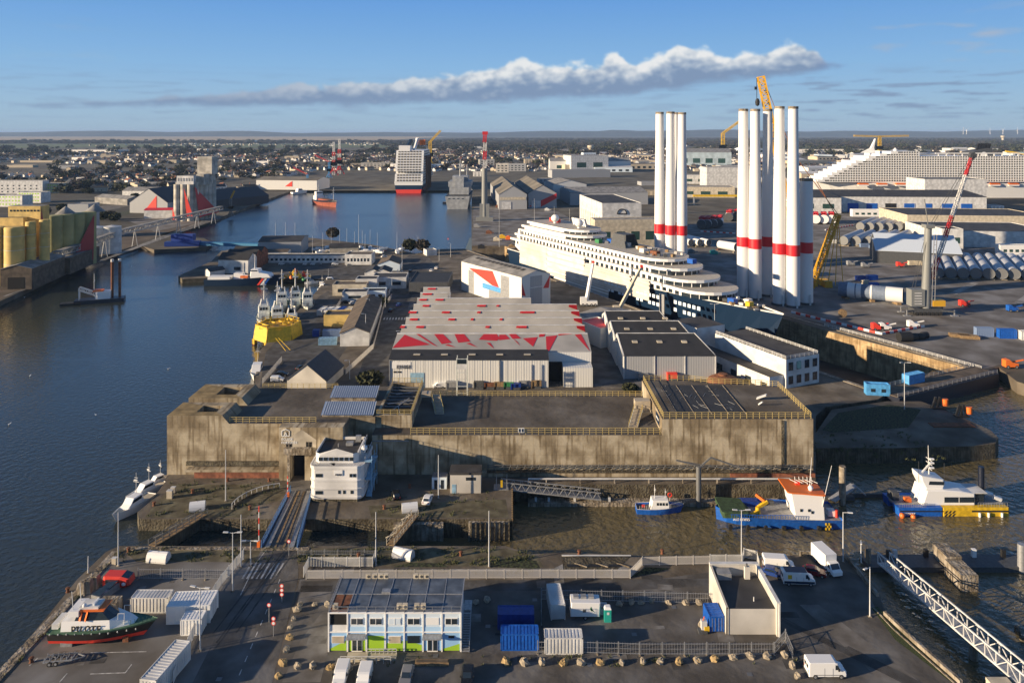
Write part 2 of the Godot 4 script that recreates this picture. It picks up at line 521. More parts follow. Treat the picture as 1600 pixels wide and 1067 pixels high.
	mat("beige", lin(0.55, 0.47, 0.35), 0.7, "soft", 0.08)
	mat("silo_yellow", lin(0.70, 0.50, 0.16), 0.7, "soft", 0.05)
	mat("silo_concrete", lin(0.60, 0.56, 0.48), 0.9, "rough", 0.03)
	mat("mast_green", lin(0.68, 0.71, 0.66), 0.5, "soft", 0.2)
	mat("panel_blue", lin(0.30, 0.52, 0.78), 0.5)
	mat("panel_pale", lin(0.62, 0.72, 0.80), 0.5)
	var gl := mat("glass", lin(0.02, 0.03, 0.04), 0.08)
	gl.metallic_specular = 0.7
	mat("glass_green", lin(0.03, 0.07, 0.06), 0.1)
	mat("dark_gap", lin(0.008), 0.9)
	mat("crown", lin(0.085, 0.095, 0.04), 0.95, "leafy", 0.4)
	mat("crown_bare", lin(0.12, 0.098, 0.07), 0.95, "leafy", 0.4)
	mat("trunk", lin(0.09, 0.065, 0.045), 0.95)
	mat("stone", lin(0.42, 0.36, 0.27), 0.95, "rough", 0.5, 0.0, "grain", 0.8)
	mat("line_white", lin(0.62, 0.61, 0.58), 0.8, "rough", 0.4)
	mat("road", lin(0.148, 0.146, 0.144), 0.9, "dirt", 0.02, 0.0, "grain", 0.1)
	mat("yard_dark", lin(0.152, 0.146, 0.138), 0.92, "dirt", 0.018, 0.0, "grain", 0.1)
	mat("pale_patch", lin(0.20, 0.19, 0.175), 0.92, "dirt", 0.03)
	mat("grass_bright", lin(0.09, 0.12, 0.03), 0.95, "leafy", 0.2)
	mat("white_stain", lin(0.80, 0.79, 0.76), 0.8, "soft", 0.03)
	mat("panel_blue2", lin(0.42, 0.62, 0.82), 0.5)
	mat("office_roof", lin(0.13, 0.155, 0.19), 0.45, "rough", 0.1)
	mat("blue_girder", lin(0.10, 0.22, 0.45), 0.6, "soft", 0.3)
	mat("fence_grey", lin(0.50, 0.48, 0.45), 0.7)
	mat("stone_ochre", lin(0.48, 0.34, 0.16), 0.95, "rough", 0.5, 0.0, "grain", 0.8)
	mat("car_red", lin(0.18, 0.01, 0.015), 0.25)
	mat("car_blue", lin(0.02, 0.05, 0.20), 0.25)
	mat("car_grey", lin(0.25, 0.25, 0.25), 0.3, "", 1.0, 0.3)
	mat("car_black", lin(0.012), 0.25)
	mat("green_net", lin(0.05, 0.10, 0.04), 0.9, "rough", 0.3)
	mat("wet_floor", lin(0.06, 0.055, 0.045), 0.6, "dirt", 0.02)
	mat("clad_roof", lin(0.46, 0.44, 0.40), 0.75, "soft", 0.02)
	mat("tower_white", lin(0.72, 0.72, 0.71), 0.4, "", 0.05)
	mat("tower_red", lin(0.62, 0.02, 0.03), 0.4)
	mat("tarp", lin(0.68, 0.64, 0.57), 0.7, "soft", 0.03)
	mat("tent", lin(0.55, 0.62, 0.70), 0.5)
	mat("tube_grey", lin(0.42, 0.44, 0.47), 0.5)
	mat("steel_grey", lin(0.20, 0.21, 0.205), 0.5)
	mat("tube_blue", lin(0.17, 0.22, 0.31), 0.6, "soft", 0.2)
	mat("yard_grey", lin(0.235, 0.228, 0.22), 0.9, "dirt", 0.01)
	mat("roof_patch", lin(0.24, 0.215, 0.17), 0.85, "rough", 0.01)
	mat("clad_pale", lin(0.42, 0.52, 0.58), 0.6, "soft", 0.02)
	mat("silo_green", lin(0.40, 0.38, 0.17), 0.8, "soft", 0.03)
	mat("blue_sky2", lin(0.03, 0.19, 0.36), 0.5)
	mat("balcony_dark", lin(0.10, 0.09, 0.075), 0.4)
	mat("rust_red", lin(0.36, 0.09, 0.05), 0.8, "rough", 0.1)
	mat("town_ground", lin(0.14, 0.13, 0.10), 0.95, "dirt", 0.004)
	mat("house_white", lin(0.74, 0.72, 0.68), 0.85)
	mat("house_cream", lin(0.50, 0.43, 0.32), 0.85)
	mat("deck_pale", lin(0.52, 0.49, 0.43), 0.8, "soft", 0.3)
	mat("earth", lin(0.155, 0.14, 0.085), 0.95, "dirt", 0.05)
	mat("patch_dark", lin(0.085), 0.9, "dirt", 0.05)
	mat("patch_light", lin(0.21, 0.205, 0.195), 0.9, "dirt", 0.05)
	mat("tuft", lin(0.085, 0.095, 0.035), 0.95)
	mat("plaster_old", lin(0.50, 0.44, 0.34), 0.9, "rough", 0.05)

func make_ground() -> void:
	var b := Mb.new()
	# main land: left bank, far bank, right bank, out to the horizon
	var far := 45000.0
	var land := PackedVector2Array([Vector2(-30000, -far), Vector2(-30000, -60), Vector2(-500, -60)])
	land.append_array(PackedVector2Array([Vector2(-240.68, -326.6), Vector2(-249.43, -363.86), Vector2(-273.33, -483.3), Vector2(-272.56, -543.7), Vector2(-250.93, -522.9), Vector2(-218.97, -534.6), Vector2(-223.59, -556.4), Vector2(-239.54, -580), Vector2(-274.01, -594.4), Vector2(-288.81, -601.8), Vector2(-279.28, -693.4), Vector2(-295.5, -862.1), Vector2(-308.6, -1029), Vector2(-319.48, -1242.8), Vector2(-342.79, -1568.8), Vector2(-277.97, -1621.9), Vector2(-72.27, -1621.9), Vector2(-55.44, -1347.8), Vector2(-120.27, -1275.9), Vector2(-116.25, -1211.3), Vector2(-55.55, -1029), Vector2(-29.19, -540.6), Vector2(-5.1, -540.6)]))
	land.append_array(PackedVector2Array([Vector2(161.6, -256.6)])); land.append_array(PackedVector2Array([Vector2(170.26, -260.75), Vector2(166.53, -246), Vector2(170.07, -236.28), Vector2(192.69, -249.85)]))
	land.append_array(PackedVector2Array([Vector2(900, -240), Vector2(30000, -240), Vector2(30000, -far)]))
	b.prism(M.quay, land, -14.0, 0.0, M.land)
	ground_piece("ground", b)
	# middle spit with the fortified lock
	var spit := PackedVector2Array([Vector2(-79.28, -158.43), Vector2(-81.03, -161.37), Vector2(-80.43, -166.42), Vector2(-81.55, -175.59), Vector2(-82.46, -177.87), Vector2(-84.23, -236.28), Vector2(-83.03, -239.83), Vector2(-94.99, -280.63), Vector2(-101.41, -390.59), Vector2(-104.76, -421.6), Vector2(-170.86, -421.6), Vector2(-184.77, -417.9), Vector2(-191.09, -427.2), Vector2(-191.74, -476.1), Vector2(-201.68, -517.3), Vector2(-185.31, -540.6), Vector2(-184.62, -559.6), Vector2(-187.43, -594.4), Vector2(-160, -583.5), Vector2(-103.09, -546.8), Vector2(-65.08, -506.3), Vector2(-49.56, -525.8), Vector2(-33.87, -526.9), Vector2(116.94, -233.68), Vector2(112.48, -229.48), Vector2(93.66, -223.06), Vector2(87.92, -216.01), Vector2(70.82, -173.99), Vector2(0, -173.99), Vector2(0, -158.43)])
	b = Mb.new()
	b.prism(M.wet_wall, spit, -14.0, 0.0, M.quay)
	ground_piece("ground", b)
	# near quay
	var nearq := PackedVector2Array([Vector2(-77.5, -60), Vector2(-77.5, -112)])
	nearq.append_array(PackedVector2Array([Vector2(-79.89, -137.1), Vector2(-79.5, -146.1), Vector2(-77.94, -148.13), Vector2(-20.31, -148.13), Vector2(-1.27, -148.13), Vector2(3.73, -145.21), Vector2(10, -145.88), Vector2(24.81, -144.77), Vector2(49.62, -144.77), Vector2(65.13, -144.77), Vector2(65.21, -132.36), Vector2(63.71, -127.08), Vector2(65.15, -120.67), Vector2(66.93, -111.27)]))
	nearq.append_array(PackedVector2Array([Vector2(80, -90), Vector2(85, -60)]))
	b = Mb.new()
	b.prism(M.wet_wall, nearq, -14.0, 0.0, M.quay)
	ground_piece("ground", b)
	# breakwater head beside the dry dock gate
	var head := PackedVector2Array([Vector2(82.87, -203.6), Vector2(94.69, -221), Vector2(114.21, -227.84), Vector2(124.95, -227.84), Vector2(129.57, -216.01), Vector2(131.91, -205.79), Vector2(130.82, -200.62), Vector2(127.56, -196.9), Vector2(120.49, -195.29), Vector2(99.8, -194.11), Vector2(79.01, -194.11)])
	b = Mb.new()
	b.prism(M.wet_wall, head, -14.0, 0.0, M.quay)
	ground_piece("ground", b)
	# floor of the dry dock
	b = Mb.new()
	b.sheet(M.wet_floor, PackedVector2Array([Vector2(117, -233.7), Vector2(161.6, -256.6), Vector2(-5, -540), Vector2(-33.8, -527)]), -13.0)
	ground_piece("dock_floor", b)
	# water
	b = Mb.new()
	b.sheet(M.water_basin, PackedVector2Array([Vector2(-900, -60), Vector2(-26, -60), Vector2(-26, -170), Vector2(-26, -440), Vector2(-900, -440)]), -2.5)
	ground_piece("water", b)
	b = Mb.new()
	b.sheet(M.water_back, PackedVector2Array([Vector2(-900, -440), Vector2(-34, -440), Vector2(-34, -600), Vector2(130, -600), Vector2(130, -1700), Vector2(-900, -1700)]), -2.5)
	ground_piece("water", b)
	b = Mb.new()
	b.sheet(M.water_port, PackedVector2Array([Vector2(-26, -60), Vector2(900, -60), Vector2(900, -275), Vector2(157, -275), Vector2(119, -236), Vector2(60, -236), Vector2(-26, -170)]), -4.0)
	ground_piece("water", b)

func make_bunker() -> void:
	var t := thing("fortified_lock", "long stained concrete wartime bunker with yellow roof railings in front of the sheds", "bunker", V(-5, 0, -190))
	var b := Mb.new()
	# left block, gate block, recess, middle, right block
	b.bb(M.bunker, V(-82.8, -1, -204), V(-39.9, 12.2, -179), M.bunker_roof)
	pw(t, "west_wall", b)
	b = Mb.new()
	for seg in [[-55.0, -52.2], [-48.9, -39.9]]: b.bb(M.bunker, V(seg[0], -1, -178.99), V(seg[1], 12.5, -176))
	b.bb(M.bunker, V(-52.2, 6.3, -178.98), V(-48.9, 12.5, -176))
	b.bb(M.dark_gap, V(-52.2, 0, -178.95), V(-48.9, 6.3, -178.6))
	var gb := pw(t, "gate_block", b)
	b = Mb.new()
	b.bb(M.concrete, V(-53.6, 6.4, -175.98), V(-47.2, 7.9, -175.0)); b.bb(M.concrete, V(-52.9, 0, -175.98), V(-52.22, 6.4, -175.3))
	pw(gb, "lintel", b)
	b = Mb.new()   # the paler plastered gable left on the wall
	b.quad(M.plaster_old, V(-53.2, 7.9, -175.97), V(-53.2, 9.6, -175.97), V(-46.2, 9.6, -175.97), V(-46.2, 7.9, -175.97))
	b.tri(M.plaster_old, V(-53.2, 9.6, -175.97), V(-49.6, 12.0, -175.97), V(-46.2, 9.6, -175.97))
	pw(gb, "plaster_gable", b)
	for x in [-52.6, -47.9]:
		b = Mb.new()
		b.bb(M.dark_gap, V(x - 0.7, 7.95, -175.99), V(x + 0.7, 9.1, -175.93)); b.bar(M.concrete, V(x, 7.95, -175.9), V(x, 9.1, -175.9), 0.12)
		pw(gb, "window", b)
	lettering(gb, "lettering", "ÉCLUSE", M.white_clean, V(-54.4, 9.75, -175.9), 0.55)
	lettering(gb, "lettering", "FORTIFIÉE", M.white_clean, V(-54.4, 8.95, -175.9), 0.55)
	b = Mb.new()   # line-drawn gable mark above the lettering
	for s in [[-54.3, 10.5, -54.3, 11.7], [-54.3, 11.7, -53.3, 12.1], [-53.3, 12.1, -52.5, 11.7], [-52.5, 11.7, -52.5, 10.5], [-52.5, 10.5, -54.3, 10.5], [-53.7, 10.5, -53.4, 11.4], [-53.1, 10.5, -53.4, 11.4]]:
		b.bar(M.white_clean, V(s[0], s[1], -175.94), V(s[2], s[3], -175.94), 0.14)
	pw(gb, "mark", b)
	for zz in [[-179.0, -188.0, -69.5], [-191.0, -201.5, -69.3]]:
		b = Mb.new()   # gun-pit block with sloping right flank and a sunken opening
		var x0 := -82.8
		var x1: float = zz[2]
		var a: float = zz[0] + 0.02
		var c: float = zz[1]
		var lo := 12.2
		var top := 14.1
		b.quad(M.bunker, V(x0, lo, a), V(x0, top, a), V(x1, top, a), V(x1 + 1.6, lo, a))
		b.quad(M.bunker, V(x0, lo, c), V(x0, top, c), V(x0, top, a), V(x0, lo, a))
		b.quad(M.bunker, V(x1 + 1.6, lo, a), V(x1, top, a), V(x1, top, c), V(x1 + 1.6, lo, c))
		b.quad(M.bunker, V(x1 + 1.6, lo, c), V(x1, top, c), V(x0, top, c), V(x0, lo, c))
		var h0 := V(x0 + 6.0, 0, a - 2.6)
		var h1 := V(x1 - 2.4, 0, c + 2.2)
		b.quad(M.lichen, V(x0, top, a), V(h0.x, top, h0.z), V(h1.x, top, h0.z), V(x1, top, a))
		b.quad(M.lichen, V(x0, top, c), V(h0.x, top, h1.z), V(h0.x, top, h0.z), V(x0, top, a))
		b.quad(M.bunker, V(x1, top, a), V(h1.x, top, h0.z), V(h1.x, top, h1.z), V(x1, top, c))
		b.quad(M.bunker, V(x1, top, c), V(h1.x, top, h1.z), V(h0.x, top, h1.z), V(x0, top, c))
		for q in [[h0.x, h0.z, h1.x, h0.z], [h1.x, h0.z, h1.x, h1.z], [h1.x, h1.z, h0.x, h1.z], [h0.x, h1.z, h0.x, h0.z]]:
			b.quad(M.bunker, V(q[0], lo + 0.1, q[1]), V(q[0], top, q[1]), V(q[2], top, q[3]), V(q[2], lo + 0.1, q[3]))
		pw(t, "gun_pit", b)
	b = Mb.new()
	b.bb(M.bunker, V(-39.88, -1, -205), V(-33.6, 12.3, -183), M.bunker_roof)
	b.bb(M.bunker, V(-33.58, -1, -206), V(36.0, 9.45, -179), M.bunker_roof)
	pw(t, "middle_wall", b)
	b = Mb.new()
	b.bb(M.bunker, V(36.05, -1, -202), V(72.3, 13.3, -179.02), M.bunker_roof)
	b.bb(M.wet_wall, V(64.6, 1, -179.01), V(65.3, 13, -178.8))
	b.prism(M.bunker, PackedVector2Array([Vector2(36.05, -202), Vector2(36.05, -207), Vector2(49, -207), Vector2(55, -204.5), Vector2(68, -203), Vector2(72.3, -202)]), 0, 13.3, M.bunker_roof)
	pw(t, "east_wall", b)
	# sunken netted field on the east roof
	b = Mb.new()
	b.bb(M.roof_black, V(40.2, 13.31, -203), V(57.5, 13.36, -181.5))
	for k in 26:
		var x := 40.2 + R.randf() * 16
		var z := -202.0 + R.randf() * 19
		b.bar(M.galv, V(x, 13.4, z), V(x + R.randf_range(-1.8, 1.8), 13.4, z + R.randf_range(-2.4, 2.4)), 0.06)
	for k in 5: b.bar(M.concrete, V(40.4 + k * 4.2, 13.4, -202.9), V(40.4 + k * 4.2, 13.4, -181.6), 0.12)
	pw(t, "netting_field", b)
	# corrugated lean-to roofs
	for s in [[-46.9, -34.0, -183.0, 12.75, -187.5, 14.5], [-47.2, -35.2, -193.2, 13.4, -198.2, 14.8]]:
		b = Mb.new()
		b.bb(M.concrete, V(s[0] + 0.3, 12.2, s[4]), V(s[1] - 0.3, s[3] - 0.1, s[2] - 0.4))
		b.quad(M.concrete, V(s[1] - 0.3, s[3] - 0.1, s[2] - 0.4), V(s[1] - 0.3, s[3], s[2] - 0.4), V(s[1] - 0.3, s[5] - 0.1, s[4]), V(s[1] - 0.3, s[3] - 0.1, s[4]))
		b.quad(M.concrete, V(s[0] + 0.3, s[3] - 0.1, s[4]), V(s[0] + 0.3, s[5] - 0.1, s[4]), V(s[1] - 0.3, s[5] - 0.1, s[4]), V(s[1] - 0.3, s[3] - 0.1, s[4]))
		var sh := pw(t, "roof_shed", b)
		var n := int((s[1] - s[0]) / 0.55)
		var w: float = (s[1] - s[0]) / n
		var rb := Mb.new()
		rb.quad(M.blue_roof, V(0, 0, 0), V(0.0, s[5] - s[3], s[4] - s[2]), V(w * 0.62, s[5] - s[3], s[4] - s[2]), V(w * 0.62, 0, 0))
		rb.quad(M.blue_roof, V(w * 0.62, 0, 0), V(w * 0.62, s[5] - s[3], s[4] - s[2]), V(w * 0.7, s[5] - s[3] + 0.09, s[4] - s[2]), V(w * 0.7, 0.09, 0))
		rb.quad(M.roof_rib, V(w * 0.7, 0.09, 0), V(w * 0.7, s[5] - s[3] + 0.09, s[4] - s[2]), V(w, s[5] - s[3] + 0.09, s[4] - s[2]), V(w, 0.09, 0))
		var rm := rb.mesh()
		for k in n:
			var o := part(sh, "roof_panel", rm)
			o.position = V(s[0] + k * w, s[3], s[2])
	# open-roofed block with struts
	b = Mb.new()
	b.bb(M.bunker, V(-33.56, 9.4, -208), V(-24.6, 10.6, -183.5), M.dark_gap)
	for q in [[-33.56, -24.6, -184.3, -183.5], [-33.56, -24.6, -208, -207.2], [-33.56, -32.9, -207.2, -184.3], [-25.3, -24.6, -207.2, -184.3]]: b.bb(M.bunker, V(q[0], 10.62, q[2]), V(q[1], 12.5, q[3]))
	b.bar(M.galv, V(-33.4, 8.1, -178.9), V(-24.8, 8.1, -178.9), 0.25)
	var ob := pw(t, "open_block", b)
	for k in 9:
		b = Mb.new()
		b.bb(M.steel, V(-32.85, 11.6, -205.6 + k * 2.4), V(-25.35, 12.0, -205.2 + k * 2.4))
		pw(ob, "beam", b)
	b = Mb.new()
	for s in [[-30, -188, -27, -196], [-28, -186, -29, -190], [-31, -199, -26, -201], [-32, -192, -26, -194]]: b.bar(M.galv, V(s[0], 12.2, s[1]), V(s[2], 12.3, s[3]), 0.16)
	pw(ob, "strut", b)
	# railings
	var Y = M.rail_yellow
	railing(t, [V(-68, 12.2, -179.6), V(-47.2, 12.2, -179.6)], 1.35, 1.55, Y)
	railing(t, [V(-68, 12.2, -203.6), V(-47.5, 12.2, -203.6)], 1.35, 1.6, Y)
	railing(t, [V(-24.4, 9.45, -179.4), V(35.6, 9.45, -179.4)], 1.6, 1.55, Y)
	railing(t, [V(-24.4, 9.45, -205.4), V(35.6, 9.45, -205.4)], 1.4, 1.6, Y)
	railing(t, [V(-33.3, 12.5, -207.6), V(-24.9, 12.5, -207.6), V(-24.9, 12.5, -183.8), V(-33.3, 12.5, -183.8)], 1.3, 1.7, Y)
	railing(t, [V(36.4, 13.3, -179.4), V(71.9, 13.3, -179.4), V(71.9, 13.3, -201.6), V(67.8, 13.3, -202.7), V(55, 13.3, -204.2), V(49, 13.3, -206.6), V(36.4, 13.3, -206.6), V(36.4, 13.3, -179.4)], 1.5, 1.55, Y)
	# outside stairs onto the middle roof
	for s in [[V(35.6, 13.0, -193), V(32.0, 11.2, -193), V(29.0, 9.5, -184)], [V(-24.2, 12.4, -200), V(-21.4, 11.6, -200), V(-19.6, 9.5, -192.5)]]:
		var st := thing("roof_stair", "yellow railed steel stair climbing from the middle roof to the %s" % ["east block", "open-roofed block"][0 if s[0].x > 0 else 1], "stairs", s[2])
		b = Mb.new()
		for k in 14:
			var f := k / 13.0
			var p: Vector3 = s[1].lerp(s[2], f)
			b.box(M.beige, p + V(0.9, 0, 0), V(2.2, 0.08, 0.75))
		b.bar(M.mast_green, s[1] + V(2.0, -0.1, 0), s[2] + V(2.0, -0.1, 0), 0.15, 0.35); b.bar(M.mast_green, s[1] + V(-0.2, -0.1, 0), s[2] + V(-0.2, -0.1, 0), 0.15, 0.35)
		b.bb(M.beige, s[1] + V(-0.3, -0.1, -1.2), s[0] + V(0, 0, 1.2))
		pw(st, "flight", b)
		b = Mb.new()
		for x in [-0.2, 2.0]:
			for hh in [0.55, 1.1]: b.bar(Y, s[1] + V(x, hh, 0), s[2] + V(x, hh, 0), 0.1)
			for k in 7: b.bar(Y, s[1].lerp(s[2], k / 6.0) + V(x, 0, 0), s[1].lerp(s[2], k / 6.0) + V(x, 1.1, 0), 0.09)
		pw(st, "handrail", b)
		b = Mb.new()
		for x in [-0.1, 1.9]: b.bb(M.mast_green, s[1] + V(x - 0.1, 9.5 - s[1].y, -0.9), s[1] + V(x + 0.1, 0, -0.7))
		pw(st, "leg", b)
	# ledges, brick strip and quayside pipe rail at the foot
	b = Mb.new()
	b.bb(M.brick_red, V(-75.5, -0.2, -178.98), V(-55.1, 1.5, -177.2)); b.bb(M.bunker, V(-77.5, 1.5, -178.97), V(-55.1, 2.0, -177.0))
	b.bb(M.wet_wall, V(-78, 2.4, -178.99), V(-55.1, 3.3, -178.4))
	b.bb(M.brick_red, V(52, -0.6, -179.01), V(72.2, 0.9, -177.6)); b.bb(M.bunker, V(-10, -0.2, -178.98), V(51.98, 0.9, -177.8))
	pw(t, "plinth", b, "stuff")
	b = Mb.new()
	for k in 44:
		var x := -6.0 + k * 1.76
		b.bar(M.steel, V(x, 1.2, -178.9), V(x + 0.5, 2.9, -177.9), 0.12)
	b.bar(M.steel, V(-6.0, 2.8, -177.9), V(71.5, 2.8, -177.9), 0.1); b.bar(M.steel, V(-6.0, 2.2, -178.2), V(71.5, 2.2, -178.2), 0.1)
	b.bb(M.wet_wall, V(-6.0, 1.1, -178.9), V(71.5, 1.2, -177.5))
	pw(t, "catwalk", b)
	b = Mb.new()
	b.bar(M.white, V(3.8, 1.1, -174.5), V(65, 1.1, -174.5), 0.3); b.bar(M.white, V(3.8, 1.1, -174.5), V(3.8, -0.3, -174.5), 0.2)
	for k in 8: b.bar(M.concrete, V(8 + k * 8, -0.1, -174.5), V(8 + k * 8, 1.0, -174.5), 0.25)
	solo("pipe_rail", "long white pipe on low posts along the foot of the bunker", "pipe", b)
	# strange white seat on the east roof and a box beside the rail
	b = Mb.new()
	b.bar(M.white, V(62.3, 13.4, -188.37), V(62.76, 14.6, -186.83), 0.3); b.bar(M.white, V(63.13, 13.6, -192.34), V(65.23, 14.8, -191.27), 1.4, 0.25)
	solo("roof_bench", "pale tilted steel panel standing on the east bunker roof", "panel", b)
	b = Mb.new()
	b.box(M.white, V(2.2, 10.0, -179.2), V(1.5, 1.1, 0.12)); b.box(M.navy, V(1.85, 10.15, -179.12), V(0.4, 0.8, 0.04)); b.box(M.navy, V(2.55, 10.15, -179.12), V(0.4, 0.8, 0.04))
	solo("roof_sign", "small white sign with two dark figures on the middle roof railing", "sign", b)
	var bn := Mb.new()
	bn.quad(M.navy, V(36.0, 10.2, -182.2), V(36.0, 12.6, -182.2), V(36.0, 12.6, -187.0), V(36.0, 10.2, -187.0))
	bn.t = Transform3D(Basis.IDENTITY, V(-0.06, 0, 0))
	bn.quad(M.white, V(36.0, 11.2, -183.0), V(36.0, 11.7, -183.0), V(36.0, 11.7, -186.0), V(36.0, 11.2, -186.0))
	solo("roof_banner", "dark blue banner on the side of the east bunker block by the stair", "banner", bn)

# side profile (x, y) pushed out to half width hw, sides drawn in by bev
func side_shape(b: Mb, m, pts: Array, hw: float, bev := 0.06) -> void:
	var poly := PackedVector2Array(pts)
	if Geometry2D.is_polygon_clockwise(poly): poly.reverse()
	var c := Vector2.ZERO
	for p in poly: c += p / poly.size()
	var n := poly.size()
	var ins := []
	for p in poly: ins.append(p + (c - p).normalized() * minf(bev * 1.6, (c - p).length() * 0.4))
	for i in n:
		var j := (i + 1) % n
		var p := poly[i]
		var q := poly[j]
		var z := hw - bev
		b.quad(m, V(p.x, p.y, z), V(p.x, p.y, -z), V(q.x, q.y, -z), V(q.x, q.y, z))
		for s in [1.0, -1.0]: b.quad(m, V(p.x, p.y, z * s), V(q.x, q.y, z * s), V(ins[j].x, ins[j].y, hw * s), V(ins[i].x, ins[i].y, hw * s))
	var ix := Geometry2D.triangulate_polygon(PackedVector2Array(ins))
	for k in range(0, ix.size(), 3):
		for s in [1.0, -1.0]: b.tri(m, V(ins[ix[k]].x, ins[ix[k]].y, hw * s), V(ins[ix[k + 1]].x, ins[ix[k + 1]].y, hw * s), V(ins[ix[k + 2]].x, ins[ix[k + 2]].y, hw * s))

func wheels(t: Node3D, xs: Array, hw: float, r := 0.33, w := 0.22) -> void:
	var b := Mb.new()
	b.tube(M.tyre, V(0, 0, -w / 2), V(0, 0, w / 2), r, r, 12)
	b.tube(M.galv, V(0, 0, -w / 2 - 0.01), V(0, 0, w / 2 + 0.01), r * 0.55, r * 0.55, 8)
	var m := b.mesh()
	for x in xs:
		for s in [-1, 1]:
			var o := part(t, "wheel", m)
			o.position = V(x, r, s * (hw - w / 2 + 0.02))

# kind: car, van, tall_van; faces +x
func vehicle(kind: String, label: String, at: Vector3, yaw: float, paint, group := "") -> Node3D:
	var t := thing("panel_van" if kind != "car" else "parked_car", label, "van" if kind != "car" else "car", at, yaw, group)
	var b := Mb.new()
	var g := Mb.new()
	var l := Mb.new()
	if kind == "car":
		side_shape(b, paint, [Vector2(-2.0, 0.3), Vector2(2.0, 0.3), Vector2(2.08, 0.62), Vector2(1.95, 0.8), Vector2(1.0, 0.95), Vector2(-1.9, 0.98), Vector2(-2.05, 0.7)], 0.88)
		side_shape(b, paint, [Vector2(-1.75, 0.97), Vector2(0.95, 0.95), Vector2(0.35, 1.42), Vector2(0.1, 1.47), Vector2(-1.15, 1.47), Vector2(-1.4, 1.4)], 0.74, 0.08)
		side_shape(g, M.glass, [Vector2(-1.35, 1.0), Vector2(0.6, 1.0), Vector2(0.25, 1.37), Vector2(-1.2, 1.37)], 0.755, 0.02)
		g.quad(M.glass, V(1.0, 0.97, -0.62), V(0.4, 1.42, -0.58), V(0.4, 1.42, 0.58), V(1.0, 0.97, 0.62)); g.quad(M.glass, V(-1.8, 1.0, 0.6), V(-1.44, 1.4, 0.56), V(-1.44, 1.4, -0.56), V(-1.8, 1.0, -0.6))
		for s in [-0.6, 0.6]: l.box(M.white_clean, V(2.03, 0.62, s), V(0.1, 0.14, 0.32)); l.box(M.red_dark, V(-2.02, 0.68, s), V(0.08, 0.16, 0.28))
		wheels(t, [-1.3, 1.3], 0.88, 0.32)
	else:
		var k := 1.0 if kind == "van" else 1.22
		var h := 2.0 * k if kind != "van" else 1.85
		var L := 2.1 if kind == "van" else 2.85
		side_shape(b, paint, [Vector2(-L, 0.35), Vector2(L - 0.05, 0.35), Vector2(L, 0.75), Vector2(L - 0.15, 1.0 * k), Vector2(L - 0.75, 1.15 * k), Vector2(L - 1.35, h - 0.12), Vector2(L - 1.7, h), Vector2(-L + 0.1, h), Vector2(-L, h - 0.15)], 0.95 * (1.0 if kind == "van" else 1.08), 0.09)
		var w := 0.96 * (1.0 if kind == "van" else 1.08)
		side_shape(g, M.glass, [Vector2(L - 1.75, 1.15 * k), Vector2(L - 0.95, 1.15 * k), Vector2(L - 1.38, h - 0.3), Vector2(L - 1.75, h - 0.3)], w, 0.02)
		g.quad(M.glass, V(L - 0.8, 1.18 * k, -w * 0.8), V(L - 1.32, h - 0.16, -w * 0.76), V(L - 1.32, h - 0.16, w * 0.76), V(L - 0.8, 1.18 * k, w * 0.8))
		for s in [-0.4, 0.4]: g.box(M.glass, V(-L - 0.01, 1.15 * k, s), V(0.04, 0.45 * k, 0.6))
		b.box(M.grey_dark, V(L, 0.38, 0), V(0.12, 0.3, w * 1.7)); b.box(M.grey_dark, V(-L, 0.38, 0), V(0.12, 0.24, w * 1.7)); b.box(M.grey_dark, V(0, 0.62, 0), V(L * 1.5, 0.08, w * 2.02))
		for s in [-0.65, 0.65]: l.box(M.white_clean, V(L - 0.05, 0.85, s), V(0.12, 0.2, 0.3)); l.box(M.red_dark, V(-L + 0.02, 0.9, s * 1.2), V(0.08, 0.4, 0.14))
		wheels(t, [-L + 0.95, L - 0.85], w, 0.35)
	part(t, "body", b); part(t, "window", g)
	b = Mb.new()
	var big := kind != "car"
	for s in [-1.0, 1.0]:
		var hw: float = (0.89 if not big else (0.955 if kind == "van" else 1.035)) * s
		for x in ([-0.55, 0.6] if not big else [-0.5, 0.75]): b.box(M.grey_dark, V(x, 0.45, hw), V(0.03, 0.5 if not big else 1.2, 0.02))
		b.box(M.black, V(0.75 if not big else (0.95 if kind == "van" else 1.6), 0.95 if not big else 1.3, hw * 1.1), V(0.2, 0.16 if not big else 0.3, 0.2))
	b.box(M.white, V(2.09 if not big else 2.1, 0.45, 0), V(0.02, 0.11, 0.5)) if not big else null
	part(t, "mirrors_and_gaps", b, "stuff")
	part(t, "lights", l, "stuff")
	return t

func truck(label: String, at: Vector3, yaw: float, paint, cab) -> Node3D:
	var t := thing("box_truck", label, "truck", at, yaw)
	var b := Mb.new()
	b.box(paint, V(-1.1, 0.75, 0), V(4.6, 2.5, 2.3)); b.box(M.grey_dark, V(-0.9, 0.5, 0), V(5.2, 0.24, 0.9))
	part(t, "box_body", b)
	b = Mb.new()
	side_shape(b, cab, [Vector2(1.3, 0.45), Vector2(3.3, 0.45), Vector2(3.35, 1.1), Vector2(2.7, 1.3), Vector2(2.1, 2.15), Vector2(1.3, 2.2)], 1.0, 0.08)
	part(t, "cab", b)
	b = Mb.new()
	b.quad(M.glass, V(2.7, 1.32, -0.85), V(2.16, 2.1, -0.8), V(2.16, 2.1, 0.8), V(2.7, 1.32, 0.85))
	side_shape(b, M.glass, [Vector2(1.6, 1.3), Vector2(2.45, 1.3), Vector2(2.05, 1.95), Vector2(1.6, 1.95)], 1.01, 0.02)
	part(t, "window", b)
	wheels(t, [-2.2, 2.3], 1.0, 0.38)
	return t

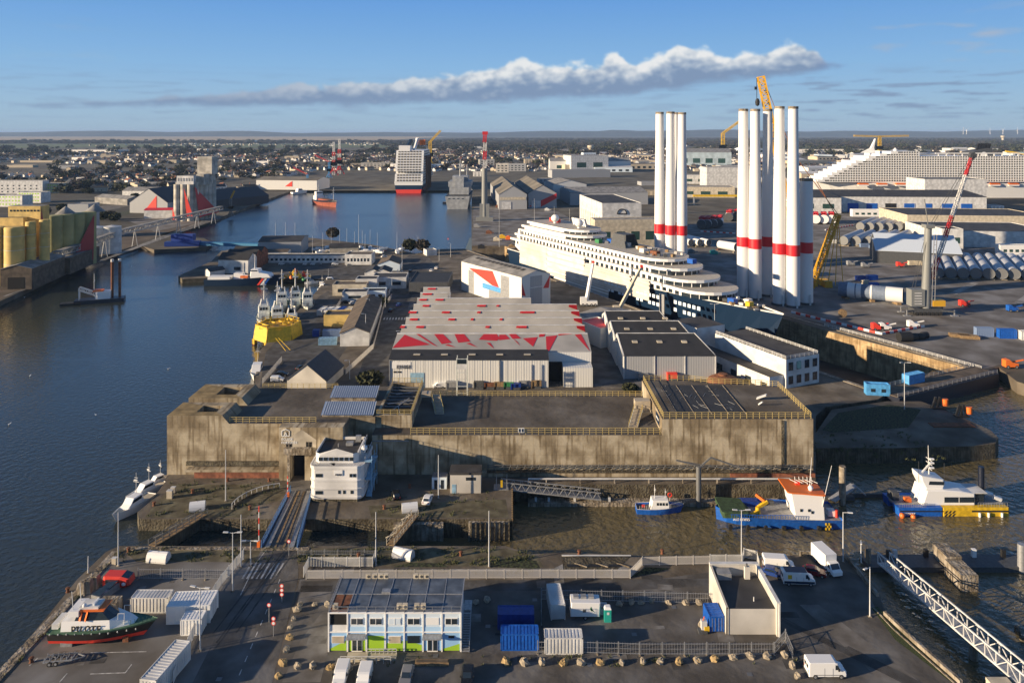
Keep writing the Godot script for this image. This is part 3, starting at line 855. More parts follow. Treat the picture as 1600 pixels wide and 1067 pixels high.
# ribbed steel container, length along x
func container(label: String, at: Vector3, yaw: float, m, L := 6.06, group := "", w := 2.44, h := 2.59) -> Node3D:
	var t := thing("shipping_container", label, "container", at, yaw, group)
	var b := Mb.new()
	b.box(m, V(0, 0.12, 0), V(L - 0.16, h - 0.2, w - 0.16))
	var n := int(L / 0.55)
	for k in n:
		var x := -L / 2 + 0.3 + (L - 0.6) * k / (n - 1.0)
		b.box(m, V(x, 0.2, 0), V(0.24, h - 0.28, w - 0.04)); 
		b.box(m, V(x, h - 0.1, 0), V(0.24, 0.06, w - 0.3))
	part(t, "box", b)
	b = Mb.new()
	for x in [-1, 1]:
		for z in [-1, 1]:
			b.bar(m, V(x * (L / 2 - 0.08), 0, z * (w / 2 - 0.08)), V(x * (L / 2 - 0.08), h, z * (w / 2 - 0.08)), 0.17)
			b.bar(m, V(-L / 2, h - 0.07 if x > 0 else 0.08, z * (w / 2 - 0.07)), V(L / 2, h - 0.07 if x > 0 else 0.08, z * (w / 2 - 0.07)), 0.15)
		b.bar(m, V(x * (L / 2 - 0.08), h - 0.07, -w / 2), V(x * (L / 2 - 0.08), h - 0.07, w / 2), 0.15)
	part(t, "frame", b)
	for z in [-0.55, 0.55]:
		b = Mb.new()
		b.box(m, V(0, 0.15, 0), V(0.06, h - 0.3, 1.04))
		for q in [-0.25, 0.25]: b.bar(M.galv, V(0.05, 0.2, q), V(0.05, h - 0.25, q), 0.05)
		var o := part(t, "door", b)
		o.position = V(L / 2 - 0.03, 0, z)
	return t

func lamp_post(label: String, at: Vector3, h: float, arms: Array, group := "lamp posts along the quays") -> Node3D:
	var t := thing("lamp_post", label, "lamp post", at, 0.0, group)
	var b := Mb.new()
	b.tube(M.lamp, Vector3.ZERO, V(0, h, 0), 0.13, 0.07, 8)
	b.box(M.concrete, V(0, -0.02, 0), V(0.5, 0.16, 0.5))
	part(t, "post", b)
	for a in arms:
		b = Mb.new()
		var d := V(cos(a), 0, sin(a))
		b.bar(M.lamp, V(0, h - 0.1, 0), V(0, h + 0.05, 0) + d * 0.9, 0.08)
		b.bar(M.lamp, V(0, h + 0.05, 0) + d * 0.8, V(0, h + 0.1, 0) + d * 1.7, 0.34, 0.14)
		part(t, "lamp_head", b)
	return t

func boulder(label: String, at: Vector3, s: float, m, group: String) -> void:
	var b := Mb.new()
	var rings := []
	for i in 5:
		var ring := []
		for j in 8:
			var a := TAU * j / 8 + R.randf_range(-0.2, 0.2)
			var rr: float = [0.85, 1.0, 0.95, 0.6, 0.0][i] * s * R.randf_range(0.62, 1.18)
			ring.append(V(cos(a) * rr * 1.15, [0.0, 0.35, 0.75, 1.0, 1.05][i] * s * R.randf_range(0.8, 1.15), sin(a) * rr * 0.9))
		rings.append(ring)
	b.loft(m, rings, true)
	solo("boulder", label, "boulder", b, at, R.randf() * TAU, group)

# run of fence: kind "pale" (white palisade), "mesh" (site fencing), "slat" (dense grey)
func fence(label: String, pts: Array, kind: String, h := 2.0, gap := 2.5, col = null) -> Node3D:
	var t := thing("fence", label, "fence", pts[0])
	var m = M.white if col == null else col
	for i in pts.size() - 1:
		var d: Vector3 = pts[i + 1] - pts[i]
		var n := maxi(1, roundi(d.length() / gap))
		var L := d.length() / n
		var b := Mb.new()
		var k := {"pale": 0.17, "mesh": 0.4, "slat": 0.13}[kind] as float
		var c := int(L / k)
		for j in c:
			b.bar(m, V((j + 0.5) * L / c, 0.12, 0), V((j + 0.5) * L / c, h, 0), 0.028 if kind == "mesh" else k * 0.55, 0.03)
		for y in [0.25, h - 0.2]: b.bar(m, V(0, y, 0), V(L, y, 0), 0.06)
		if kind == "mesh": b.bar(m, V(0, h * 0.5, 0), V(L, h * 0.5, 0), 0.04)
		var pm := b.mesh()
		b = Mb.new()
		b.box(M.galv if kind == "mesh" else m, Vector3.ZERO, V(0.12, h + 0.1, 0.12))
		if kind == "mesh": b.box(M.concrete, V(0, 0, 0), V(0.25, 0.14, 0.7))
		var qm := b.mesh()
		for j in n:
			var o := part(t, "panel", pm)
			o.position = pts[i] - pts[0] + d * j / n
			o.rotation.y = atan2(-d.z, d.x)
			o = part(t, "post", qm)
			o.position = pts[i] - pts[0] + d * j / n
	return t

func ordinal(n: int) -> String:
	var w := ["first", "second", "third", "fourth", "fifth", "sixth", "seventh", "eighth", "ninth", "tenth", "eleventh", "twelfth", "thirteenth", "fourteenth", "fifteenth", "sixteenth", "seventeenth", "eighteenth", "nineteenth", "twentieth"]
	return w[n] if n < 20 else "%dth" % (n + 1)

# ship's hull facing +x on the waterline. bands: [material, from, to] as shares of the side's height
func hull(b: Mb, L: float, B: float, draft: float, f0: float, f1: float, bands: Array, deckm, deck_t := 0.86, rake := 1.5, full := 2.4, stern := 0.82, n := 14) -> void:
	var P := func(i: int, k: float, s: float) -> Vector3:
		var u := float(i) / n
		var hw := B / 2 * (1.0 - pow(maxf(0.0, (u - 0.5) / 0.5), full)) * lerpf(stern, 1.0, minf(1.0, u / 0.3))
		var wl := lerpf(0.72, 1.0, pow(k, 0.7)) if u < 0.5 else lerpf(lerpf(0.72, 0.3, (u - 0.5) * 2), 1.0, pow(k, 0.9))
		return V(lerpf(-L / 2, L / 2 - rake, u) + rake * k * u * u, lerpf(-draft, lerpf(f0, f1, u * u), k), s * (hw * wl + (0.04 if u >= 0.999 else 0.0)))
	for bd in bands:
		for s in [1.0, -1.0]:
			for i in n: b.quad(bd[0], P.call(i, bd[1], s), P.call(i + 1, bd[1], s), P.call(i + 1, bd[2], s), P.call(i, bd[2], s))
		b.quad(bd[0], P.call(0, bd[1], 1.0), P.call(0, bd[2], 1.0), P.call(0, bd[2], -1.0), P.call(0, bd[1], -1.0))
	for i in n: b.quad(deckm, P.call(i, deck_t, 1.0), P.call(i + 1, deck_t, 1.0), P.call(i + 1, deck_t, -1.0), P.call(i, deck_t, -1.0))

func mast(t: Node3D, at: Vector3, h: float, m, r := 0.1) -> void:
	var b := Mb.new()
	b.tube(m, at, at + V(0, h, 0), r, r * 0.5, 6)
	b.bar(m, at + V(0, h * 0.55, -h * 0.16), at + V(0, h * 0.55, h * 0.16), r * 1.2); b.bar(m, at + V(0, h * 0.75, -h * 0.1), at + V(0, h * 0.75, h * 0.1), r)
	b.box(m, at + V(0.1, h * 0.62, 0), V(0.25, 0.2, h * 0.2))
	part(t, "mast", b)

func window_row(t: Node3D, pts: Array, w: float, h: float, yaw: float, called := "window") -> void:
	var b := Mb.new()
	b.box(M.glass, V(0, 0, 0), V(w, h, 0.08))
	var m := b.mesh()
	for p in pts:
		var o := part(t, called, m)
		o.position = p; o.rotation.y = yaw

func make_near_boats() -> void:
	# pilot launch on the hard
	var t := thing("pilot_boat", "black and white pilot launch with orange cab top, on supports ashore", "boat", V(-65.83, 0, -120.98) + V(0, 1.1, 0), 0.04)
	var b := Mb.new()
	hull(b, 16.4, 5.0, 0.55, 1.5, 2.1, [[M.red_bright, 0.0, 0.28], [M.black, 0.28, 0.86], [M.green_deck, 0.86, 1.0]], M.green_deck, 0.95, 2.2, 2.2, 0.9)
	part(t, "hull", b)
	b = Mb.new()
	b.loft(M.white_clean, [[V(-6.2, 1.4, 1.9), V(-6.2, 2.9, 1.6), V(-6.2, 2.9, -1.6), V(-6.2, 1.4, -1.9)], [V(1.5, 1.5, 1.9), V(1.3, 2.9, 1.6), V(1.3, 2.9, -1.6), V(1.5, 1.5, -1.9)], [V(4.2, 1.7, 1.1), V(3.8, 2.35, 0.9), V(3.8, 2.35, -0.9), V(4.2, 1.7, -1.1)], [V(4.9, 1.7, 0.7), V(4.8, 1.8, 0.7), V(4.8, 1.8, -0.7), V(4.9, 1.7, -0.7)]])
	b.quad(M.white_clean, V(-6.2, 1.4, 1.9), V(-6.2, 2.9, 1.6), V(-6.2, 2.9, -1.6), V(-6.2, 1.4, -1.9))
	part(t, "deckhouse", b)
	b = Mb.new()
	b.loft(M.glass, [[V(-4.2, 2.9, 1.58), V(-3.7, 4.2, 1.3), V(-3.7, 4.2, -1.3), V(-4.2, 2.9, -1.58)], [V(1.2, 2.9, 1.55), V(-0.2, 4.2, 1.2), V(-0.2, 4.2, -1.2), V(1.2, 2.9, -1.55)], [V(1.9, 2.9, 0.5), V(0.2, 4.2, 0.5), V(0.2, 4.2, -0.5), V(1.9, 2.9, -0.5)]])
	b.quad(M.glass, V(1.9, 2.9, 0.5), V(0.2, 4.2, 0.5), V(0.2, 4.2, -0.5), V(1.9, 2.9, -0.5))
	part(t, "window", b)
	b = Mb.new()
	b.box(M.orange, V(-1.8, 4.2, 0), V(4.2, 0.18, 2.9)); b.bar(M.orange, V(-2.6, 2.9, 1.6), V(-2.3, 4.25, 1.34), 0.9, 0.08); b.bar(M.orange, V(-3.4, 2.9, 1.62), V(-3.2, 4.25, 1.34), 0.5, 0.08)
	part(t, "cab_roof", b)
	b = Mb.new()
	b.box(M.white_clean, V(-4.3, 3.6, 0), V(1.6, 0.9, 3.4)); b.box(M.white, V(-2.2, 4.4, 0), V(3.0, 0.35, 2.2))
	for s in [-1.2, 1.2]: b.bar(M.white, V(-4.6, 4.4, s), V(-4.8, 7.4, s), 0.08)
	b.box(M.white_clean, V(-1.6, 4.8, 0), V(0.3, 0.3, 1.6)); b.lathe(M.white_clean, V(-3, 4.7, 0.8), [Vector2(0.3, 0), Vector2(0.35, 0.3), Vector2(0, 0.55)], 8)
	part(t, "radar_mast", b)
	lettering(t, "lettering", "PILOTE", M.black, V(-4.6, 1.72, 1.95), 1.1, 0.0, false, 4.6)
	b = Mb.new()
	for k in 11:
		var x := -7.6 + k * 1.3
		b.tube(M.white, V(x, 1.25, 2.4 - maxf(0, k - 7) * 0.3), V(x, 1.45, 2.46 - maxf(0, k - 7) * 0.3), 0.09, 0.09, 6)
	for k in 8: b.bar(M.galv, V(-7.6 + k * 0.55, 1.5, -2.0), V(-7.6 + k * 0.55, 2.4, -2.0), 0.05)
	for s in [[2.4, 1.2], [3.4, 1.2], [3.4, -1.2], [2.4, -1.2]]: b.bar(M.white, V(s[0], 1.9, s[1]), V(s[0], 3.6, s[1] * 0.9), 0.07)
	b.bar(M.white, V(2.4, 3.6, 1.08), V(3.4, 3.6, 1.08), 0.07); b.bar(M.white, V(2.4, 3.6, -1.08), V(3.4, 3.6, -1.08), 0.07)
	for k in 6: b.bar(M.green_deck, V(4.6 + k * 0.55, 1.9, 1.5 - k * 0.2), V(4.6 + k * 0.55, 2.8, 1.5 - k * 0.2), 0.05)
	b.box(M.white, V(-7.3, 1.6, 0), V(1.0, 0.8, 3.0))
	part(t, "deck_gear", b, "stuff")
	b = Mb.new()
	for x in [-5.5, 3.5]: b.box(M.rust, V(x, -1.1, 0), V(0.9, 0.9, 2.0))
	b.box(M.galv, V(-5.4, -1.1, 1.6), V(1.8, 1.0, 0.3))
	solo("boat_cradle", "rusty keel blocks under the pilot launch", "cradle", b, t.position, 0.04)
	# red covered lifeboat pod
	t = thing("lifeboat_pod", "bright red covered boat with dark side windows beside the fence", "boat", V(-71.33, 0, -135.35))
	b = Mb.new()
	side_shape(b, M.red_bright, [Vector2(-2.4, 0.3), Vector2(1.4, 0.1), Vector2(2.5, 0.6), Vector2(2.3, 1.7), Vector2(0.9, 2.1), Vector2(-2.2, 2.2), Vector2(-2.5, 1.2)], 1.25, 0.25)
	part(t, "hull", b)
	b = Mb.new()
	b.box(M.glass, V(-1.0, 0.95, 1.24), V(1.6, 0.75, 0.06)); b.quad(M.glass, V(2.34, 1.68, -1.0), V(1.0, 2.14, -1.0), V(1.0, 2.14, 1.0), V(2.34, 1.68, 1.0))
	part(t, "window", b)
	b = Mb.new()
	b.lathe(M.white_clean, V(1.5, 0.75, 1.22), [Vector2(0.35, 0), Vector2(0.38, 0.3), Vector2(0, 0.5)], 8)
	part(t, "white_badge", b)
	# blue workboat at the pontoon
	t = thing("workboat", "small blue workboat with white wheelhouse moored at the long pontoon", "boat", V(33.6, -4, -169.4), -0.02)
	b = Mb.new()
	hull(b, 10.8, 3.6, 0.6, 1.3, 1.9, [[M.black, 0, 0.25], [M.blue, 0.25, 0.95], [M.white, 0.95, 1.0]], M.grey_dark, 0.75, 1.0)
	part(t, "hull", b)
	b = Mb.new()
	side_shape(b, M.white_clean, [Vector2(-2.3, 0.8), Vector2(2.0, 0.8), Vector2(2.0, 2.0), Vector2(1.7, 3.1), Vector2(-1.9, 3.1)], 1.25, 0.1)
	part(t, "wheelhouse", b)
	window_row(t, [V(-0.7, 2.0, 1.24), V(-0.05, 2.0, 1.24), V(0.6, 2.0, 1.24), V(1.3, 2.0, 1.24)], 0.5, 0.6, 0)
	mast(t, V(-1.2, 3.1, 0), 3.0, M.white, 0.09); mast(t, V(1.2, 3.1, 0), 2.2, M.white, 0.07)
	b = Mb.new()
	for k in 9: b.bar(M.white, V(2.2 + k * 0.32, 1.5, 1.4 - k * 0.13), V(2.2 + k * 0.32, 2.4, 1.4 - k * 0.13), 0.05)
	b.bar(M.white, V(2.2, 2.4, 1.4), V(4.9, 2.5, 0.3), 0.06); b.box(M.red_bright, V(-3.9, 1.5, 0.9), V(0.6, 0.4, 0.6))
	for k in 5: b.bar(M.white, V(-4.8 + k * 0.5, 1.2, 1.5), V(-4.8 + k * 0.5, 2.0, 1.5), 0.05)
	part(t, "deck_rail", b)
	# blue offshore supply boat
	t = thing("supply_boat", "blue offshore supply boat with orange wheelhouse roof and yellow deck crane", "ship", V(58.57, -4, -165.89), -0.05)
	t.rotation.y = PI - 0.03
	b = Mb.new()
	hull(b, 26.5, 9.0, 1.0, 2.2, 2.9, [[M.navy_dark, 0, 0.2], [M.blue, 0.2, 1.0]], M.grey, 0.84, 0.3, 5.0, 0.95)
	part(t, "hull", b)
	b = Mb.new()
	b.loft(M.white_clean, [[V(-9.6, 1.6, 3.2), V(-9.4, 7.0, 2.8), V(-9.4, 7.0, -2.8), V(-9.6, 1.6, -3.2)], [V(-3.6, 1.6, 3.2), V(-2.7, 7.0, 2.8), V(-2.7, 7.0, -2.8), V(-3.6, 1.6, -3.2)]], false)
	b.quad(M.white_clean, V(-9.6, 1.6, 3.2), V(-9.4, 7.0, 2.8), V(-9.4, 7.0, -2.8), V(-9.6, 1.6, -3.2)); b.quad(M.white_clean, V(-3.6, 1.6, 3.2), V(-2.7, 7.0, 2.8), V(-2.7, 7.0, -2.8), V(-3.6, 1.6, -3.2))
	part(t, "wheelhouse", b)
	b = Mb.new()
	side_shape(b, M.orange, [Vector2(-9.9, 6.9), Vector2(-1.6, 7.5), Vector2(-1.6, 7.75), Vector2(-9.9, 7.2)], 3.4, 0.2)
	part(t, "wheelhouse_roof", b)
	b = Mb.new()
	for k in 4: b.quad(M.glass, V(-3.08, 5.2, -2.3 + k * 1.2), V(-2.8, 6.6, -2.3 + k * 1.2), V(-2.8, 6.6, -1.3 + k * 1.2), V(-3.08, 5.2, -1.3 + k * 1.2))
	part(t, "window", b)
	window_row(t, [V(-6.3, 3.4, -3.1), V(-7.0, 3.0, -3.12), V(-4.6, 3.4, -3.1)], 0.5, 0.6, 0.0)
	b = Mb.new()
	b.lathe(M.white_clean, V(-7.2, 7.4, -1.5), [Vector2(0.45, 0), Vector2(0.6, 0.5), Vector2(0.35, 0.95), Vector2(0, 1.1)], 10)
	for k in 5: b.bar(M.white, V(-8.4 + k * 0.9, 7.3, 1.2), V(-8.2 + k * 0.9, 9.2, 1.0), 0.1); b.bar(M.white, V(-9 + k * 1.1, 8.6, -0.8), V(-8 + k * 1.1, 8.4, 1.4), 0.1)
	b.box(M.red_bright, V(-5.2, 7.5, 1.0), V(0.9, 0.7, 0.7)); b.tube(M.white, V(-9.2, 4.5, -3.0), V(-11.2, 13.5, -3.0), 0.1, 0.05, 6)
	b.tube(M.white, V(-7.5, 7, 0), V(-8.0, 14.0, 0), 0.12, 0.04, 6)
	part(t, "radar_mast", b)
	b = Mb.new()
	side_shape(b, M.green_net, [Vector2(5.6, 1.9), Vector2(12.4, 1.9), Vector2(12.6, 3.3), Vector2(6.8, 3.0)], 3.6, 0.3)
	part(t, "netting_cover", b)
	b = Mb.new()
	b.tube(M.yellow, V(4.2, 1.7, -1.2), V(4.2, 3.4, -1.2), 0.6, 0.5, 8); b.bar(M.yellow, V(4.2, 3.3, -1.2), V(2.0, 4.4, -0.8), 0.6); b.bar(M.yellow, V(4.4, 2.6, -1.6), V(6.2, 2.2, -2.4), 0.5); b.bar(M.orange, V(2.6, 4.4, -0.6), V(4.2, 5.4, 0.4), 0.55)
	part(t, "deck_crane", b)
	b = Mb.new()
	for k in 6: b.tube(M.black, V(-8 + k * 3.8, 0.5, -4.2 + absf(k - 2.5) * 0.06), V(-8 + k * 3.8, 0.5, -4.65), 0.45, 0.45, 8)
	part(t, "tyre_fender", b, "stuff")
	b = Mb.new()
	for k in 12: b.box(M.yellow if (k + k / 4) % 2 else M.black, V(-10.4 + (k % 4) * 0.32, 0.2 + (k / 4) * 0.5, -4.42), V(0.32, 0.5, 0.1))
	part(t, "hazard_panel", b)
	b = Mb.new()
	for k in 26: b.bar(M.blue, V(-3 + k * 0.55, 2.4, -4.35), V(-3 + k * 0.55, 3.2, -4.35), 0.07)
	b.bar(M.blue, V(-3, 3.2, -4.35), V(11, 3.2, -4.35), 0.1)
	b.box(M.white, V(-11.6, 2.0, -1.5), V(1.6, 1.2, 1.6)); b.tube(M.red_bright, V(-12.4, 2.1, -2.6), V(-12.4, 3.6, -2.6), 0.35, 0.3, 8)
	b.box(M.blue_deep, V(5.0, 1.8, 2.6), V(3.6, 1.3, 1.8)); b.box(M.grey_dark, V(0.5, 1.8, 3.2), V(2.2, 0.8, 0.9))
	part(t, "deck_gear", b, "stuff")
	lettering(t, "lettering", "ALI LEWIS", M.white_clean, V(10.4, 2.05, -4.12), 0.55, PI)
	# crew transfer catamaran
	t = thing("crew_boat", "blue and yellow crew transfer catamaran with white wheelhouse and chevron stripes", "boat", V(99.19, -4, -170.97), 0.0)
	b = Mb.new()
	for z in [-2.3, 2.3]:
		var keep := b.t
		b.t = Transform3D(Basis.IDENTITY, V(0, 0, z))
		side_shape(b, M.blue, [Vector2(-12.6, 1.9), Vector2(-12.3, -0.6), Vector2(-2.5, -0.6), Vector2(-2.5, 1.9)], 1.3, 0.15)
		side_shape(b, M.yellow, [Vector2(-2.48, 1.9), Vector2(-2.48, -0.6), Vector2(12.4, -0.6), Vector2(12.4, 1.9)], 1.3, 0.15)
		b.t = keep
	b.bb(M.grey, V(-12.4, 1.4, -2.2), V(12.3, 1.92, 2.2)); b.bb(M.black, V(-12.2, 1.0, 3.56), V(-2.6, 1.25, 3.68)); b.bb(M.black, V(4, 0.95, 3.56), V(12.4, 1.3, 3.68))
	part(t, "hull", b)
	b = Mb.new()
	for k in 3:
		for s in [0, 1]: b.quad(M.navy_dark if k % 2 == 0 else M.navy_dark, V(-2.2 + k * 0.85 - s * 0.0, 0.62 - s * 0.65, 3.63), V(-1.7 + k * 0.85, 0.62 + (0.6 if s == 0 else -0.65 + 0.6), 3.63), V(-1.3 + k * 0.85, 0.62 + (0.6 if s == 0 else -0.05), 3.63), V(-1.8 + k * 0.85, 0.62 - s * 0.65, 3.63))
	part(t, "chevron", b)
	b = Mb.new()
	side_shape(b, M.white_clean, [Vector2(-6.6, 1.9), Vector2(5.4, 1.9), Vector2(5.4, 4.5), Vector2(2.6, 5.0), Vector2(-1.5, 5.3), Vector2(-5.6, 5.2)], 2.6, 0.2)
	side_shape(b, M.white_clean, [Vector2(-5.4, 5.2), Vector2(-1.4, 5.2), Vector2(-1.0, 6.5), Vector2(-1.3, 7.4), Vector2(-6.6, 8.4), Vector2(-6.4, 7.2)], 2.0, 0.2)
	b.box(M.white, V(6.6, 4.4, 0), V(3.4, 0.18, 4.6))
	part(t, "wheelhouse", b)
	b = Mb.new()
	b.bb(M.glass, V(-1.6, 2.6, 2.56), V(5.2, 3.8, 2.66)); side_shape(b, M.glass, [Vector2(-4.8, 6.3), Vector2(-1.3, 6.2), Vector2(-1.2, 7.0), Vector2(-4.6, 7.1)], 2.03, 0.03); b.bb(M.glass, V(5.6, 2.6, -1.8), V(7.6, 4.1, 2.2)); b.bar(M.white, V(1.7, 2.6, 2.64), V(1.7, 3.8, 2.64), 0.12)
	part(t, "window", b)
	b = Mb.new()
	b.tube(M.white, V(-3.6, 7.6, 0), V(-3.8, 14.4, 0), 0.18, 0.05, 6); b.bar(M.white, V(-5.2, 8.2, 0), V(-3.4, 10.2, 0), 0.3)
	for y in [9.2, 10.3, 11.2]: b.bar(M.white, V(-3.6, y, -1.2), V(-3.6, y, 1.2), 0.14); b.box(M.white_clean, V(-3.1, y, 0.2), V(0.9, 0.3, 0.5))
	for s in [[-1.0, 11.0], [-6.8, 11.4]]: b.bar(M.grey_dark, V(s[0], 6.5, 1.5), V(s[0], s[1], 1.5), 0.06)
	part(t, "mast", b)
	b = Mb.new()
	for k in 16: b.bar(M.galv, V(-12.2 + k * 0.4, 1.9, 3.4), V(-12.2 + k * 0.4, 2.8, 3.4), 0.05)
	b.bar(M.galv, V(-12.2, 2.8, 3.4), V(-5.8, 2.8, 3.4), 0.06); b.bar(M.galv, V(5.6, 2.9, 3.3), V(12.2, 2.9, 3.3), 0.06)
	for k in 12: b.bar(M.galv, V(5.6 + k * 0.6, 1.9, 3.3), V(5.6 + k * 0.6, 2.9, 3.3), 0.05)
	b.box(M.orange, V(-9.0, 1.95, 0.8), V(1.4, 0.9, 1.0)); b.box(M.grey_dark, V(-11.4, 1.95, -0.8), V(1.5, 1.8, 2.6)); b.bar(M.white, V(-12, 3.6, -1), V(-9.5, 3.4, -1), 0.15)
	part(t, "deck_gear", b, "stuff")
	for s in [[-11.9, 0.3], [-9.4, 0.0]]:
		b = Mb.new()
		b.lathe(M.orange, V(s[0], s[1] - 0.5, 4.1), [Vector2(0, 0), Vector2(0.45, 0.2), Vector2(0.6, 0.6), Vector2(0.45, 1.05), Vector2(0, 1.2)], 10)
		part(t, "buoy_fender", b)
	for x in [5.6, 7.6, 10.6]:
		b = Mb.new()
		b.tube(M.white_clean, V(x, 0.0, 3.9), V(x, 0.9, 3.9), 0.26, 0.26, 8)
		part(t, "fender", b)
	for s in [[10.4, 3.0, -0.5], [11.6, 2.6, 0.8]]:
		b = Mb.new()
		b.tube(M.white_clean, V(s[0] - 1.0, s[1] + 0.4, s[2]), V(s[0] + 0.7, s[1] - 0.2, s[2]), 0.5, 0.5, 10)
		part(t, "life_raft", b)
	lettering(t, "lettering", "WINDCAT", M.white_clean, V(-11.6, 0.55, 3.66), 0.45)
	# three white motor boats at the west corner of the lock quay
	for s in [[220, 792, 9.5, "white motor cruiser with canopy nearest the lock wall, west corner"], [240, 766, 7.5, "white flybridge boat moored behind the cruiser at the bunker corner"], [252, 758, 6.0, "small white boat tucked beside the bunker's west foot"]]:
		pass

func make_near() -> void:
	var b := Mb.new()
	# surfaces of the near quay
	b.sheet(M.yard, PackedVector2Array([Vector2(-75.8, -111.27), Vector2(-77.25, -142.19), Vector2(-75.83, -143.9), Vector2(-49.35, -142.19), Vector2(-47.67, -111.27), Vector2(-45.42, -96.37), Vector2(-69.37, -96.37)]), 0.005)
	ground_piece("pavement", b)
	b = Mb.new()
	b.sheet(M.road, PackedVector2Array([Vector2(-47.67, -111.27), Vector2(-49.35, -141.14), Vector2(-49.1, -147.68), Vector2(-42.77, -147.68), Vector2(-39.52, -138.09), Vector2(-35.76, -111.27), Vector2(-33.03, -96.37), Vector2(-46.24, -96.37)]), 0.012)
	ground_piece("road", b)
	b = Mb.new()
	b.sheet(M.yard_dark, PackedVector2Array([Vector2(-35.66, -111.27), Vector2(-39, -137.1), Vector2(23.4, -136.51), Vector2(45.96, -141.14), Vector2(59.7, -142.19), Vector2(64.49, -138.09), Vector2(62.46, -127.42), Vector2(63.77, -116.27), Vector2(65.79, -111.27), Vector2(62.76, -96.37), Vector2(-33.03, -96.37)]), 0.012)
	ground_piece("pavement", b)
	b = Mb.new()
	b.sheet(M.pale_slab, PackedVector2Array([Vector2(-37.7, -137.49), Vector2(-38.66, -140.11), Vector2(22.28, -140.52), Vector2(21.8, -137.49)]), 0.02)
	b.sheet(M.pale_slab, PackedVector2Array([Vector2(5.95, -138.89), Vector2(11.03, -143.04), Vector2(19.49, -142.19), Vector2(22.28, -140.52)]), 0.016)
	ground_piece("path", b)
	b = Mb.new()
	b.sheet(M.asphalt_dark, PackedVector2Array([Vector2(-37.92, -133.28), Vector2(21.79, -133.84), Vector2(35.67, -135.16), Vector2(36.24, -137.29), Vector2(22.32, -137.1), Vector2(-38.6, -136.51)]), 0.017)
	ground_piece("path", b)
	b = Mb.new()
	b.sheet(M.pale_patch, PackedVector2Array([Vector2(-34.37, -111.4), Vector2(-34.12, -120.67), Vector2(-32.67, -127.08), Vector2(-30.49, -127.08), Vector2(-29.05, -117.7), Vector2(-28.64, -111.4)]), 0.017)
	b.sheet(M.pale_patch, PackedVector2Array([Vector2(-37.05, -127.93), Vector2(-38.22, -135.16), Vector2(-32.43, -135.16), Vector2(-31.78, -128.79)]), 0.017)
	b.sheet(M.pale_patch, PackedVector2Array([Vector2(50, -129.67), Vector2(53.33, -129.67), Vector2(61.02, -111.27), Vector2(55.3, -111.27)]), 0.017)
	ground_piece("pavement", b)
	b = Mb.new()
	for q in [PackedVector2Array([Vector2(-36.07, -140.31), Vector2(-24.05, -140.31), Vector2(0, -140.31), Vector2(5.38, -139.5), Vector2(4.32, -143.9), Vector2(-3.7, -143.9), Vector2(-19.67, -143.47)]), PackedVector2Array([Vector2(-19.67, -143.47), Vector2(-29.42, -143.04), Vector2(-36.07, -140.31), Vector2(-39.68, -140.31), Vector2(-39.48, -141.77)])]: pass
	b.sheet(M.grass, PackedVector2Array([Vector2(-4.23, -140.93), Vector2(5.41, -140.31), Vector2(4.66, -143.04), Vector2(0, -143.9), Vector2(-3.68, -143.04)]), 0.01)
	b.sheet(M.grass, PackedVector2Array([Vector2(-22.7, -140.93), Vector2(-12.08, -140.93), Vector2(-13.4, -142.19), Vector2(-19.52, -142.4)]), 0.01)
	b.sheet(M.grass, PackedVector2Array([Vector2(21.56, -137.49), Vector2(26.18, -138.89), Vector2(30.1, -140.52), Vector2(25.36, -140.93)]), 0.011)
	b.sheet(M.grass_bright, PackedVector2Array([Vector2(62.02, -128.79), Vector2(63.3, -129.14), Vector2(64.52, -121.44), Vector2(66.98, -111.66), Vector2(65.6, -111.27), Vector2(62.04, -120.67)]), 0.03)
	ground_piece("grass", b, "stuff")
	b = Mb.new()
	# painted lines: zebra and edge lines
	for k in 8:
		var x := -32.6 + k * 0.86
		b.quad(M.line_white, V(x * 1.0 - 17.2, 0.02, -137.2), V(x - 17.2, 0.02, -142.2), V(x - 16.85, 0.02, -142.2), V(x - 16.85, 0.02, -137.2))
	b.bar(M.line_white, V(-48.73, 0.02, -141.11), V(-48.19, 0.02, -132.32), 0.15, 0.01); b.bar(M.line_white, V(-48.33, 0.02, -146.51), V(-48.85, 0.02, -142.16), 0.15, 0.01)
	for k in 9: b.bar(M.line_white, V(-42.63, 0.02, -137.06).lerp(V(-41.18, 0.02, -111.24), k / 9.0), V(-42.63, 0.02, -137.06).lerp(V(-41.18, 0.02, -111.24), k / 9.0 + 0.05), 0.14, 0.01)
	for s in [[V(-63.96, 0.02, -113.09), V(-58.77, 0.02, -113.35)], [V(-58.77, 0.02, -113.35), V(-58.7, 0.02, -115.13)], [V(-67.57, 0.02, -111.37), V(-67.52, 0.02, -113.22)], [V(-74.3, 0.02, -114.85), V(-74.09, 0.02, -116.53)], [V(-66.55, 0.02, -117.68), V(-57.82, 0.02, -117.97)]]: b.bar(M.line_white, s[0], s[1], 0.16, 0.01)
	ground_piece("road_marking", b)
	# kerb stones along the harbour edge
	b = Mb.new()
	b.bb(M.concrete, V(-78.3, 0, -100), V(-76.6, 0.15, -146))
	b.bb(M.concrete, V(-76.5, 0, -147.6), V(-40, 0.1, -146.6))
	ground_piece("kerb", b)
	b = Mb.new()
